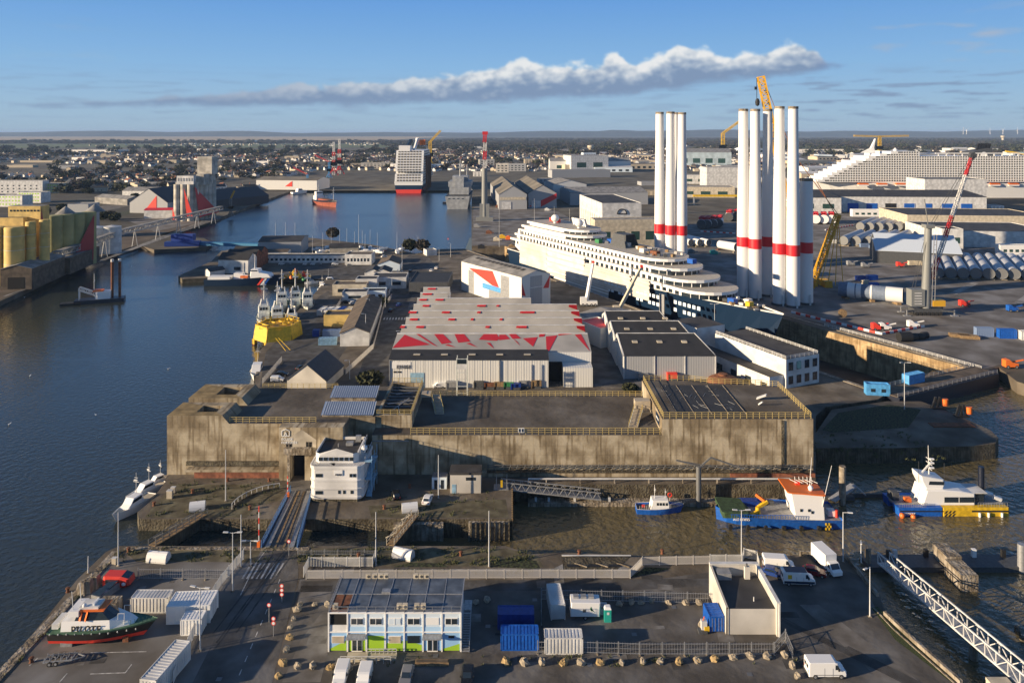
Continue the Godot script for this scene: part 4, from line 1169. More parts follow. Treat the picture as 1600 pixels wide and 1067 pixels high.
	b.bar(M.concrete, V(62.41, 0.07, -128.68), V(63.1, 0.07, -122.74), 0.25, 0.14); b.bar(M.concrete, V(63.1, 0.07, -122.74), V(65.93, 0.07, -111.18), 0.25, 0.14); b.bar(M.concrete, V(63.42, 0.3, -126.96), V(64.7, 0.3, -120.23), 0.5, 0.7); b.bar(M.concrete, V(64.7, 0.3, -120.23), V(66.78, 0.3, -110.87), 0.5, 0.7); b.bar(M.concrete, V(64.52, 0.3, -144.24), V(64.64, 0.3, -131.87), 0.5, 0.7)
	ground_piece("kerb", b)
	ground_detail()
	port_house()
	site_office()
	flat_building()
	lock_works()
	gangways()
	# containers
	container("dark blue container standing behind the brighter blue one", V(0.64, 0, -124.28), 0.0, M.blue_deep)
	container("bright blue ribbed container in front of the dark blue one", V(1.21, 0, -118.14) + V(0, 0, -1.2), 0.0, M.blue)
	container("narrow white container standing end-on with striped roof", V(7.53, 0, -125.58) + V(0, 0, -3), PI / 2 + 0.08, M.white)
	container("grey-white container below the narrow white one, behind site fencing", V(8.14, 0, -117.27) + V(0, 0, -1.2), 0.0, M.white)
	container("blue container with double doors against the flat-roofed building", V(33.39, 0, -122.53) + V(0.2, 0, -1.8), -PI / 2 + 0.05, M.blue, 3.6)
	container("long white container beside the fence at the bottom of the quay", V(-52.01, 0, -112.19), -PI / 2 - 0.16, M.white, 8.6, "", 2.6, 2.9)
	container("white ribbed container with dark roof by the pilot launch", V(-62.02, 0, -127.42) + V(0, 0, -1.2), 0.0, M.white, 6.4)
	container("pale blue-white container nearest the palisade fence", V(-54.24, 0, -124.12) + V(0, 0, -2.6), 0.06, M.white_clean, 7.2, "", 4.2, 3.0)
	container("small white cabin in front of the pale container by the fence", V(-52.48, 0, -121.75) + V(0, 0, -1.2), 0.06, M.white_clean, 3.4)
	# site trailer and toilet
	var t := thing("site_trailer", "white site trailer with green mark on its side", "trailer", V(12.36, 0, -125.42) + V(0, 0, -1.3))
	b = Mb.new()
	side_shape(b, M.white_clean, [Vector2(-2.5, 0.6), Vector2(2.4, 0.6), Vector2(2.5, 2.9), Vector2(-2.4, 3.0)], 1.25, 0.1)
	part(t, "cabin", b)
	b = Mb.new()
	for x in [-1.5, -0.2, 1.1]: b.box(M.grey, V(x, 2.95, -0.3), V(0.9, 0.35, 0.9))
	b.box(M.grey_dark, V(-0.2, 1.4, 1.26), V(0.5, 0.5, 0.05))
	part(t, "roof_unit", b)
	b = Mb.new()
	b.tri(M.green, V(0.9, 2.4, 1.27), V(1.3, 1.6, 1.27), V(0.9, 1.6, 1.27)); b.tri(M.green, V(0.8, 2.2, 1.27), V(0.8, 1.8, 1.27), V(1.6, 1.4, 1.27))
	part(t, "green_mark", b)
	wheels(t, [0.0], 1.2, 0.36)
	t = thing("portable_toilet", "teal portable toilet with white roof beside the site trailer", "toilet", V(16.06, 0, -124.93) + V(0, 0, -0.6))
	b = Mb.new()
	b.box(M.teal, Vector3.ZERO, V(1.15, 2.1, 1.15))
	part(t, "cubicle", b)
	b = Mb.new()
	b.loft(M.white_clean, [[V(-0.6, 2.1, 0.6), V(0.6, 2.1, 0.6), V(0.6, 2.1, -0.6), V(-0.6, 2.1, -0.6)], [V(-0.4, 2.45, 0.4), V(0.4, 2.45, 0.4), V(0.4, 2.45, -0.4), V(-0.4, 2.45, -0.4)]], true)
	b.box(M.white_clean, V(0, 2.4, 0), V(0.8, 0.06, 0.8))
	part(t, "roof", b)
	b = Mb.new()
	b.box(M.white, V(0.05, 1.3, 0.59), V(0.4, 0.4, 0.04))
	part(t, "sign", b)
	b = Mb.new()
	b.box(M.white, Vector3.ZERO, V(1.3, 0.9, 2.0)); b.box(M.grey, V(0, 0.9, 0.4), V(1.0, 0.4, 1.0))
	solo("generator", "white generator box behind the teal toilet", "generator", b, V(15.68, 0, -127.93))
	# vehicles
	vehicle("tall_van", "white high-roof van driving alone across the lower car park", V(47.44, 0, -112.98), 0.0, M.white_clean)
	vehicle("tall_van", "white camper van with open side door beside the dark red car", V(50.14, 0, -140.31), -0.12, M.white_clean)
	t = vehicle("tall_van", "white and navy service van with yellow flower mark", V(52.07, 0, -135.93), -0.06, M.white_clean)
	b = Mb.new()
	for s in [1.045, -1.045]:
		b.box(M.navy, V(0, 0.5, s), V(5.4, 0.4, 0.05)); b.box(M.yellow, V(-1.7, 1.3, s), V(0.7, 0.7, 0.05))
	b.box(M.navy, V(-0.5, 2.45, 0), V(3.8, 0.04, 1.8))
	part(t, "livery", b)
	vehicle("car", "dark red hatchback between the white vans and the box truck", V(56.13, 0, -138.49), -0.35, M.car_red)
	vehicle("car", "small blue car half hidden behind the service van", V(48.35, 0, -138.29), -0.5, M.car_blue)
	truck("white box truck with open back parked by the quay lamp", V(59.36, 0, -140.52), -PI / 2 + 0.2, M.white_clean, M.white_clean)
	vehicle("van", "left white van of the pair parked nose down by the site office", V(-25.61, 0, -111.92), -PI / 2, M.white_clean)
	vehicle("van", "right white van of the pair parked nose down by the site office", V(-22.05, 0, -111.4), -PI / 2, M.white_clean)
	vehicle("car", "grey hatchback parked below the site office planter", V(-15.82, 0, -111.92), -PI / 2 - 0.05, M.car_grey)
	vehicle("car", "black car at the bottom edge below the dark container", V(-6.71, 0, -111.92), -PI / 2, M.car_black)
	vehicle("car", "black car parked in shade right of the white port building", V(-26.18, 0, -167.88), 1.9, M.car_black)
	vehicle("car", "small white car parked by the lock below the kiosks", V(-18.76, 0, -165.85), 1.45, M.white_clean)
	# boat trailer
	t = thing("boat_trailer", "grey galvanised boat trailer with twin wheels in front of the launch", "trailer", V(-69.61, 0, -115.71), 0.12)
	b = Mb.new()
	for z in [-0.8, 0.8]: b.bar(M.galv, V(-2.6, 0.6, z), V(1.6, 0.7, z), 0.16); b.bar(M.galv, V(1.6, 0.7, z), V(3.2, 0.6, 0), 0.14)
	for k in 6: b.bar(M.galv, V(-2.5 + k * 0.8, 0.65, -0.8), V(-2.5 + k * 0.8, 0.65, 0.8), 0.12); b.bar(M.galv, V(-2.5 + k * 0.8, 0.65, 0.6), V(-2.5 + k * 0.8, 1.1, 0.5), 0.1); b.bar(M.galv, V(-2.5 + k * 0.8, 0.65, -0.6), V(-2.5 + k * 0.8, 1.1, -0.5), 0.1)
	part(t, "frame", b)
	wheels(t, [-1.6, -0.7], 1.0, 0.36)
	# tanks and clutter behind the launch
	for k in 3:
		b = Mb.new()
		b.box(M.white, V(0, 0.15, 0), V(1.1, 1.1, 1.1)); b.box(M.wood, Vector3.ZERO, V(1.2, 0.15, 1.2))
		for y in [0.3, 0.6, 0.9, 1.2]: b.box(M.galv, V(0, y, 0), V(1.16, 0.05, 1.16))
		solo("tank_crate", "%s white caged tank crate in the row behind the pilot launch" % ordinal(k), "tank", b, V(-73.72, 0, -128.79) + V(k * 1.3, 0, 0))
	b = Mb.new()
	b.box(M.concrete, Vector3.ZERO, V(3.2, 2.0, 2.2))
	solo("concrete_block", "large grey block between the tank crates and the ribbed container", "block", b, V(-68.95, 0, -127.93))
	for k in 3:
		b = Mb.new()
		b.loft(M.concrete, [[V(-0.9, 0, 1), V(0.9, 0, 1), V(0.9, 0, -1), V(-0.9, 0, -1)], [V(-0.5, 2.0, 0.5), V(0.5, 2.0, 0.5), V(0.5, 2.0, -0.5), V(-0.5, 2.0, -0.5)]], true)
		b.box(M.concrete, V(0, 1.9, 0), V(1.0, 0.14, 1.0))
		solo("mooring_block", "%s of three tapered concrete blocks at the quay edge" % ["nearest", "middle", "farthest"][k], "block", b, [V(-76.64, 0, -133.09), V(-75.93, 0, -133.65), V(-75.41, 0, -134.97)][k])
	b = Mb.new()
	b.box(M.galv, V(0, 0.0, 0), V(1.8, 1.2, 4.6)); b.quad(M.glass, V(-0.8, 1.3, 0.2), V(-0.8, 1.7, -2.0), V(0.8, 1.7, -2.0), V(0.8, 1.3, 0.2)); b.quad(M.glass, V(-0.8, 1.25, 2.2), V(-0.8, 1.55, 0.5), V(0.8, 1.55, 0.5), V(0.8, 1.25, 2.2))
	solo("equipment_rack", "grey equipment rack with two dark panels below the red boat", "rack", b, V(-72.02, 0, -132.36), -0.3)
	# lamps
	lamp_post("tall slim mast at the corner of the quay behind the red boat", V(-74.61, 0, -141.35), 10.17, [], "")
	lamp_post("double-armed lamp by the top of the palisade fence", V(-49.98, 0, -133.46), 10.52, [0.0, PI])
	lamp_post("double-armed lamp beside the white containers and palisade", V(-49.46, 0, -118.29), 9.93, [0.2, PI + 0.2])
	lamp_post("tall slim post left of the lift bridge", V(-51.2, 0, -140.93), 9.9, [], "")
	lamp_post("short post with twin floodlights left of the lift bridge", V(-49.54, 0, -141.35), 4.84, [0.3, 2.9], "")
	lamp_post("tall slim post at the corner of the low fence below the port building", V(-25.8, 0, -141.35), 10.17, [], "")
	lamp_post("tall post standing in the grass by the pale path", V(-4.35, 0, -140.93), 10.63, [], "")
	lamp_post("tall lamp in front of the blue supply boat", V(43.68, 0, -141.98), 10.22, [0.0, PI])
	lamp_post("tall lamp by the box truck at the quay corner", V(63.3, 0, -142.61), 9.53, [0.3])
	lamp_post("lamp at the tip of the grass verge by the water", V(60.66, 0, -126.41), 8.45, [2.6])
	lamp_post("slim lamp standing in front of the bunker's west wall", V(-63.78, 0, -166.14), 11.39, [], "")
	lamp_post("slim lamp beside the two white kiosks", V(-16.49, 0, -167.3), 9.75, [], "")
	lamp_post("short navigation beacon post on the west quay edge", V(-78.91, 0, -138.89), 3.21, [], "")
	lamp_post("small lamp behind the box truck on the quay edge", V(66.53, 0, -142.19), 4.39, [2.0], "")
	# fences
	fence("white palisade fence running down the west side of the road", [V(-51.63, 0, -143.47), V(-52.7, 0, -135.16), V(-52.63, 0, -127.42), V(-51.7, 0, -120.67), V(-50.36, 0, -110.89)], "pale", 2.0)
	fence("white fence turning the corner by the grassed lock edge", [V(-38.46, 0, -137.69), V(-38.4, 0, -140.93), V(-26.33, 0, -140.93), V(-26.26, 0, -143.9)], "pale", 1.9)
	fence("long white fence in front of the pale concrete path", [V(-37.83, 0, -137.1), V(21.76, 0, -137.29), V(24.71, 0, -141.35), V(37.66, 0, -141.77)], "slat", 1.7, 3.4, M.fence_grey)
	fence("short white fence with gate by the flat-roofed building", [V(37.66, 0, -141.77), V(43.73, 0, -141.77), V(44.76, 0, -143.9), V(46.94, 0, -143.04), V(46.33, 0, -139.7)], "pale", 1.9)
	fence("galvanised site fence along the lower row of boulders", [V(4.03, 0, -117.56), V(10.07, 0, -117.56), V(20.07, 0, -117.13), V(41.15, 0, -117.13), V(44.09, 0, -120.22), V(43.73, 0, -115.99)], "mesh", 2.0, 3.5, M.galv)
	fence("galvanised site fence along the upper row of boulders", [V(4.91, 0, -124.6), V(5.16, 0, -130.91), V(15.66, 0, -130.55), V(34.27, 0, -129.84)], "mesh", 2.0, 3.5, M.galv)
	fence("thin wire fence crossing the yard below the white shelter", [V(-68.72, 0, -137.1), V(-52.2, 0, -136.9)], "mesh", 2.0, 4.0, M.galv)
	fence("grey balustrade on the lock edge left of the port building road", [V(-41.56, 0, -144.77), V(-26.05, 0, -144.77)], "mesh", 1.1, 2.5, M.galv)
	b = Mb.new()
	b.bar(M.white, V(9.57, 0.9, -143.18), V(22.82, 0.9, -143.18), 0.1); b.bar(M.white, V(9.66, 0.1, -144.6), V(23.05, 0.1, -144.6), 0.2)
	for k in 10: b.bar(M.white, V(9.68, 0, -144.77).lerp(V(23.07, 0, -144.77), k / 9.0), V(9.52, 1.3, -142.48).lerp(V(22.71, 1.3, -142.48), k / 9.0), 0.08)
	b.bar(M.white, V(9.52, 1.3, -142.48), V(22.71, 1.3, -142.48), 0.1)
	solo("quay_railing", "white pipe railing over the sloping slipway", "railing", b)
	b = Mb.new()
	b.sheet(M.wet_wall, PackedVector2Array([Vector2(9.6, -140.11), Vector2(19.81, -140.11), Vector2(22.88, -144.33), Vector2(9.65, -144.33)]), 0.03)
	for k in 3: b.box(M.black, V(11.5, 0.03, -141.3) + V(k * 4.0, 0, 0), V(2.2, 0.06, 0.9)); b.bar(M.concrete, V(10.95, 0.1, -142.02) + V(k * 4.0 + 1, 0, 0), V(12.66, 0.1, -140.76) + V(k * 4.0 + 1.5, 0, 0), 0.2)
	ground_piece("slipway_pavement", b)
	# boulders
	var i := 0
	for p in PackedVector2Array([Vector2(-36.76, -129.5), Vector2(-36.84, -128.01), Vector2(-36.83, -125.69), Vector2(-36.67, -123.45), Vector2(-35.98, -120.83), Vector2(-35.69, -118.08), Vector2(-35.32, -115.17), Vector2(-32.87, -114.41), Vector2(-30.64, -114.49), Vector2(-27.77, -114.2), Vector2(-35.1, -112.43), Vector2(-34.21, -129.5), Vector2(-31.89, -129.34), Vector2(-24.72, -113.99)]):
		boulder("%s boulder, %s up the kerb row between road and site office" % ["ochre" if i in [4, 6, 9, 10] else "grey", ordinal(i)], V(p.x, 0, p.y), R.randf_range(0.5, 0.72), M.stone_ochre if i in [4, 6, 9, 10] else M.stone, "boulders edging the car park")
		i += 1
	i = 0
	for p in PackedVector2Array([Vector2(-0.95, -115.46), Vector2(1.93, -115.25), Vector2(4.65, -115.17), Vector2(8.03, -115.08), Vector2(10.71, -115.25), Vector2(13.66, -115.17), Vector2(16.91, -115.25), Vector2(20.28, -115.46), Vector2(23.01, -115.46), Vector2(25.8, -115.34), Vector2(28.82, -115.68)]):
		boulder("%s boulder from the left in the row below the containers" % ordinal(i), V(p.x, 0, p.y), R.randf_range(0.55, 0.75), M.stone_ochre if i in [0, 3, 5, 9] else M.stone, "boulders edging the car park")
		i += 1
	i = 0
	for p in PackedVector2Array([Vector2(28.74, -115.76), Vector2(31.55, -116.02), Vector2(34.47, -116.33), Vector2(37.26, -116.63), Vector2(39.92, -116.63), Vector2(42.77, -116.89), Vector2(43.15, -114.62), Vector2(43, -112.43)]):
		boulder("%s boulder of the row in front of the flat-roofed building" % ordinal(i), V(p.x, 0, p.y), R.randf_range(0.55, 0.8), M.stone_ochre if i in [0, 1] else M.stone, "boulders edging the car park")
		i += 1
	i = 0
	for p in PackedVector2Array([Vector2(-6.19, -130.04), Vector2(-4.33, -130.69), Vector2(18.66, -129.5), Vector2(20.86, -130.04), Vector2(22.47, -129.87), Vector2(24.45, -130.42), Vector2(27.28, -130.04), Vector2(30.31, -129.87), Vector2(32.53, -129.87), Vector2(31.7, -123.94)]):
		boulder("%s boulder of the shaded row behind the site trailer" % ordinal(i), V(p.x, 0, p.y), R.randf_range(0.5, 0.75), M.stone, "boulders edging the car park")
		i += 1
	# road signs
	for s in [[440, 941, 3, "post with three round red and white traffic signs"], [420, 972, 1, "traffic signal post in the middle of the road"], [427, 994, 2, "post with triangular and round signs at the road centre"], [451, 869, 1, "round no-entry sign at the bridge end"]]:
		t = thing("road_sign", s[3], "sign", V((s[0] - 800.0) * 82.0 / (s[1] - 207.0), 0, -1167.0 * 82.0 / (s[1] - 207.0)))
		b = Mb.new()
		b.tube(M.galv, Vector3.ZERO, V(0, 3.2, 0), 0.06, 0.06, 6)
		part(t, "post", b)
		for k in s[2]:
			b = Mb.new()
			b.tube(M.red_bright, V(0, 2.9 - k * 0.75, 0.06), V(0, 2.9 - k * 0.75, 0.09), 0.36, 0.36, 12); b.tube(M.white_clean, V(0, 2.9 - k * 0.75, 0.08), V(0, 2.9 - k * 0.75, 0.11), 0.24, 0.24, 12)
			part(t, "sign_plate", b)
	b = Mb.new()
	b.box(M.wood, Vector3.ZERO, V(5.2, 0.5, 0.9)); b.box(M.brown_roof, V(0, 0.5, 0), V(4.9, 0.06, 0.6))
	solo("planter", "long low brown planter beside the parked cars", "planter", b, V(-12.33, 0, -115.16))
	# machine beside the blue container
	b = Mb.new()
	b.box(M.white, V(0, 0.3, 0), V(0.9, 1.5, 0.8)); b.box(M.yellow, V(0.4, 0.2, 0.4), V(0.8, 0.8, 0.3)); b.box(M.grey_dark, V(-0.3, 0, 0.3), V(1.4, 0.4, 1.2)); b.bar(M.orange, V(-0.2, 1.5, 0), V(0.1, 2.4, 0), 0.12)
	solo("cement_mixer", "small white and yellow machine beside the blue container", "machine", b, V(31.58, 0, -122.84))

func port_house() -> void:
	var z0 := -165.8
	var t := thing("port_building", "white curved Art Deco port control building beside the lift bridge", "building", V(-39, 0, -170))
	var k := 1.0
	var outline := PackedVector2Array([Vector2(-44.9, -176.5), Vector2(-44.9, -167.0), Vector2(-44.5, -166.1), Vector2(-43.9, z0), Vector2(-34.4, z0), Vector2(-33.7, -166.1), Vector2(-33.2, -167.0), Vector2(-33.2, -176.5)])
	var b := Mb.new()
	b.prism(M.wet_wall, outline, -2.6, 0.6)
	pw(t, "base", b)
	b = Mb.new()
	b.prism(M.white_stain, outline, 0.6, 8.0, M.roof_dark)
	pw(t, "wall", b)
	var grow := func(o: PackedVector2Array, d: float) -> PackedVector2Array: return Geometry2D.offset_polygon(o, d)[0]
	for y in [0.9, 2.75, 4.6, 7.3]:
		b = Mb.new()
		b.prism(M.white_stain, grow.call(outline, 0.22), y, y + (0.28 if y < 7 else 0.7))
		pw(t, "ledge", b)
	b = Mb.new()
	var up := PackedVector2Array([Vector2(-44.2, -176.4), Vector2(-44.2, -168.2), Vector2(-43.2, -167.2), Vector2(-35.6, -167.2), Vector2(-34.6, -168.2), Vector2(-34.6, -176.4)])
	b.prism(M.white_stain, up, 8.0, 9.6, M.roof_dark)
	for s in [1]: b.loft(M.white_stain, [[V(-44.2, 9.6, -168.2), V(-43.2, 9.6, -167.15), V(-39.4, 9.6, -167.15), V(-35.6, 9.6, -167.15), V(-34.6, 9.6, -168.2)], [V(-44.2, 10.0, -168.2), V(-43.2, 10.1, -167.3), V(-39.4, 11.2, -167.3), V(-35.6, 10.1, -167.3), V(-34.6, 10.0, -168.2)]])
	b.bar(M.white_stain, V(-44.1, 9.9, -168.2), V(-44.1, 9.9, -176.4), 0.25, 0.6); b.bar(M.white_stain, V(-34.7, 9.9, -168.2), V(-34.7, 9.9, -176.4), 0.25, 0.6); b.bar(M.white_stain, V(-44.2, 9.9, -176.3), V(-34.6, 9.9, -176.3), 0.25, 0.6)
	pw(t, "upper_storey", b)
	b = Mb.new()
	b.box(M.glass, Vector3.ZERO, V(0.85, 0.8, 0.1))
	var wm := b.mesh()
	for i in 7:
		var o := part(t, "window", wm)
		o.position = V(-42.9 + i * 1.16, 8.5, -167.16) - t.position
	for s in [[-42.9, 5.5, 1.5], [-35.8, 5.5, 0.6], [-35.0, 5.5, 0.6], [-42.9, 1.7, 1.6], [-38.4, 1.8, 0.5], [-37.3, 1.8, 0.5], [-35.6, 1.8, 0.6]]:
		b = Mb.new()
		b.box(M.glass, V(s[0], s[1], z0 - 0.05), V(s[2], 0.75, 0.24))
		pw(t, "window", b)
	b = Mb.new()
	b.box(M.white_clean, V(-38.6, 6.0, z0 + 0.1), V(1.9, 1.1, 0.1))
	var sg := pw(t, "sign", b)
	lettering(sg, "lettering", "PORT", M.black, V(-39.3, 6.1, z0 + 0.2), 0.42)
	b = Mb.new()
	b.box(M.grey, V(-37.6, 9.65, -173), V(1.6, 0.7, 1.2)); b.box(M.galv, V(-36, 9.65, -175), V(1.2, 1.4, 0.8)); b.box(M.grey, V(-43.5, 9.65, -177), V(3.2, 1.6, 1.6)); b.tube(M.grey, V(-40, 9.6, -172), V(-40, 10.4, -172), 0.12)
	pw(t, "roof_plant", b)
	b = Mb.new()
	b.lathe(M.white_clean, V(-33.6, 9.6, -170), [Vector2(0.2, -0.4), Vector2(0.3, 0), Vector2(0.7, 0.4), Vector2(0.65, 0.9), Vector2(0, 1.3)], 12)
	pw(t, "radome", b)
	b = Mb.new()
	for q in [[-33.1, 8.0, -168, -33.1, -176], [-34.2, 9.7, -168, -34.2, -176]]:
		for i in 7: b.bar(M.white, V(q[0], q[1], lerpf(q[2], q[4], i / 6.0)), V(q[0], q[1] + 1.1, lerpf(q[2], q[4], i / 6.0)), 0.07)
		b.bar(M.white, V(q[0], q[1] + 1.1, q[2]), V(q[3], q[1] + 1.1, q[4]), 0.07)
	pw(t, "railing", b)
	b = Mb.new()   # outside stair on the east side
	for i in 4:
		var za := -168.0 if i % 2 == 0 else -174.5
		b.bar(M.blue_pale, V(-32.3, i * 2.0 + 0.2, za), V(-32.3, i * 2.0 + 2.2, -342.5 - za), 1.2, 0.16); b.bar(M.blue_pale, V(-31.7, i * 2.0 + 1.2, za), V(-31.7, i * 2.0 + 3.2, -342.5 - za), 0.07)
		b.box(M.blue_pale, V(-32.3, i * 2.0 + 2.15, -342.5 - za), V(1.6, 0.12, 1.4))
	for z in [-168.0, -171.2, -174.5]: b.bar(M.blue_pale, V(-31.6, 0, z), V(-31.6, 9.2, z), 0.12)
	pw(t, "outside_stair", b)
	# kiosks
	t = thing("kiosk", "pale blue cabin in the shade left of the white kiosk", "cabin", V(-16.76, 0, -173.05))
	b = Mb.new()
	b.box(M.panel_pale, Vector3.ZERO, V(3.4, 2.7, 2.6), 0.0, M.roof_grey)
	part(t, "wall", b)
	window_row(t, [V(-0.8, 0.1, 1.31), V(0.7, 0.1, 1.31)], 0.7, 2.0, 0, "door")
	t = thing("kiosk", "white flat-roofed kiosk with blue door by the pontoon steps", "cabin", V(-10.6, 0, -171.8))
	b = Mb.new()
	b.box(M.plaster, Vector3.ZERO, V(7.0, 4.2, 4.0)); b.box(M.roof_dark, V(0, 4.2, 0), V(7.3, 0.5, 4.3))
	part(t, "wall", b)
	window_row(t, [V(1.2, 2.9, 2.01)], 2.2, 0.7, 0)
	b = Mb.new()
	b.box(M.blue_pale, V(-2.6, 0, 2.01), V(0.9, 2.0, 0.08))
	part(t, "door", b)

func site_office() -> void:
	var t := thing("site_office", "two-storey modular office with blue and green murals and roof air conditioners", "building", V(-18.55, 0, -118.0))
	var W := 20.9
	var b := Mb.new()
	b.box(M.panel_pale, V(0, 0, -4.6), V(W - 0.3, 6.0, 8.8))
	part(t, "core", b)
	for i in 7:
		var x := -W / 2 + (i + 0.5) * W / 7
		for j in 2:
			b = Mb.new()
			var y := 0.15 + j * 3.05
			if i == 0 and j == 1:
				b.box(M.dark_gap, V(x, y + 0.9, -0.2), V(2.6, 1.9, 0.1)); b.box(M.white, V(x, y, -0.12), V(2.7, 0.95, 0.12))
			else:
				b.box(M.panel_blue if j == 0 else M.panel_pale, V(x, y, -0.1), V(2.75, 2.75, 0.16))
				if j == 1: b.box(M.panel_blue2, V(x, y, -0.01), V(2.74, 0.7, 0.04))
			var pn := part(t, "wall_panel", b)
			if j == 0 and i in [0, 1, 2, 3, 4, 6]:
				b = Mb.new()
				var h0: float = [0.3, 2.2, 2.4, 1.2, 1.6, 0.0, 0.3][i]
				var h1: float = [1.6, 1.9, 2.3, 1.5, 0.9, 0.0, 1.1][i]
				b.quad(M.green_bright, V(x - 1.3, y, 0.0), V(x - 1.3, y + h0, 0.0), V(x + 1.3, y + h1, 0.0), V(x + 1.3, y, 0.0))
				part(pn, "mural", b)
			b = Mb.new()
			if j == 1 and i > 0:
				b.box(M.white_clean, V(x, y + 1.05, 0.0), V(2.0, 1.1, 0.1))
				if i != 5: b.box(M.glass if i in [1, 2, 4, 6] else M.panel_pale, V(x, y + 1.15, 0.06), V(1.8, 0.85, 0.06)); b.box(M.white_clean, V(x, y + 1.1, 0.1), V(0.08, 0.95, 0.05))
				part(t, "window", b)
			elif j == 0 and i in [0, 3, 4]:
				b.box(M.white_clean if i != 4 else M.glass, V(x, y + 1.2, 0.02), V(2.0, 1.15, 0.1))
				if i == 0 or i == 3: b.box(M.beige, V(x, y + 1.25, 0.08), V(1.85, 1.0, 0.04))
				part(t, "window", b)
			elif j == 0 and i in [1, 5]:
				b.box(M.white_clean, V(x, 0.0, 0.02), V(1.7, 2.2, 0.1))
				for q in [-0.42, 0.42]: b.box(M.glass, V(x + q, 0.2, 0.08), V(0.62, 1.85, 0.05))
				part(t, "door", b)
				b = Mb.new()
				b.box(M.galv, V(x, 2.7, 0.7), V(3.0, 0.12, 1.4))
				part(t, "canopy", b)
			elif j == 0 and i == 6:
				b.box(M.glass, V(x, y + 2.0, 0.02), V(0.9, 0.4, 0.08))
				part(t, "window", b)
	for i in 8:
		b = Mb.new()
		var x := -W / 2 + i * W / 7
		b.box(M.white_clean, V(x, 0, -0.02), V(0.22, 6.2, 0.24))
		part(t, "column", b)
	b = Mb.new()
	b.box(M.white_clean, V(0, 3.0, -0.02), V(W, 0.2, 0.2)); b.box(M.white_clean, V(0, 6.0, -0.02), V(W, 0.22, 0.22))
	part(t, "floor_beam", b)
	for i in 7:
		for j in 2:
			b = Mb.new()
			b.box(M.rust if i == 0 and j == 0 else M.office_roof, V(-W / 2 + (i + 0.5) * W / 7, 6.05 + 0.02 * ((i + j) % 2), -2.35 - j * 4.5), V(W / 7 - 0.22, 0.16, 4.25))
			part(t, "roof_panel", b)
	b = Mb.new()
	for i in 8: b.bar(M.galv, V(-W / 2 + i * W / 7, 6.2, 0), V(-W / 2 + i * W / 7, 6.2, -9.1), 0.14)
	b.bar(M.galv, V(-W / 2, 6.2, -4.6), V(W / 2, 6.2, -4.6), 0.16)
	for i in 15: b.bar(M.galv, V(-W / 2 + i * W / 14, 6.1, 0.05), V(-W / 2 + i * W / 14, 7.1, 0.05), 0.06)
	for y in [6.6, 7.1]: b.bar(M.galv, V(-W / 2, y, 0.05), V(W / 2, y, 0.05), 0.06); b.bar(M.galv, V(-W / 2, y, 0.05), V(-W / 2, y, -9.0), 0.06)
	part(t, "roof_rail", b)
	for s in [[-5.9, -9.0], [-4.8, -9.0], [-3.8, -9.0], [-2.9, -9.0], [2.2, -9.0], [3.1, -9.0], [4.0, -9.0], [-9.6, -0.9], [0.6, -0.9], [1.5, -0.9], [3.4, -0.9], [4.4, -0.9]]:
		b = Mb.new()
		b.box(M.cream, V(0, 0, 0), V(0.8, 0.75, 0.5)); b.tube(M.grey_dark, V(0.1, 0.38, 0.2), V(0.1, 0.38, 0.27), 0.26, 0.26, 8)
		var o := part(t, "air_conditioner", b)
		o.position = V(s[0], 6.25, s[1])
	b = Mb.new()
	b.box(M.galv, V(0.0 - 2.2, 6.25, -5.2), V(1.4, 0.25, 1.0))
	part(t, "roof_hatch", b)
	var st := Mb.new()
	for k in 16: st.box(M.galv, V(W / 2 + 0.75, 0.2 + k * 0.19, 0.2 - k * 0.32), V(1.2, 0.06, 0.36))
	for x in [0.15, 1.35]: st.bar(M.galv, V(W / 2 + x, 0.1, 0.3), V(W / 2 + x, 3.2, -5.2), 0.1, 0.25); st.bar(M.galv, V(W / 2 + x, 1.2, 0.3), V(W / 2 + x, 4.3, -5.2), 0.07)
	st.box(M.galv, V(W / 2 + 0.75, 3.1, -6.6), V(1.3, 0.1, 2.6))
	part(t, "outside_stair", st)
	b = Mb.new()
	b.box(M.cream, V(-5.6, 0, 1.6), V(3.2, 0.45, 1.6)); b.box(M.cream, V(-2.0, 0, 1.4), V(5.0, 0.35, 1.2))
	for q in [[-8.0, 2.7, -0.2, 2.7], [-4.2, 1.0, 0.4, 1.0]]:
		b.bar(M.white, V(q[0], 1.1, q[1]), V(q[2], 1.1, q[3]), 0.08); b.bar(M.white, V(q[0], 0.7, q[1]), V(q[2], 0.7, q[3]), 0.08)
		for k in 8: b.bar(M.white, V(lerpf(q[0], q[2], k / 7.0), 0, q[1]), V(lerpf(q[0], q[2], k / 7.0), 1.1, q[1]), 0.08)
	part(t, "entrance_ramp", b)

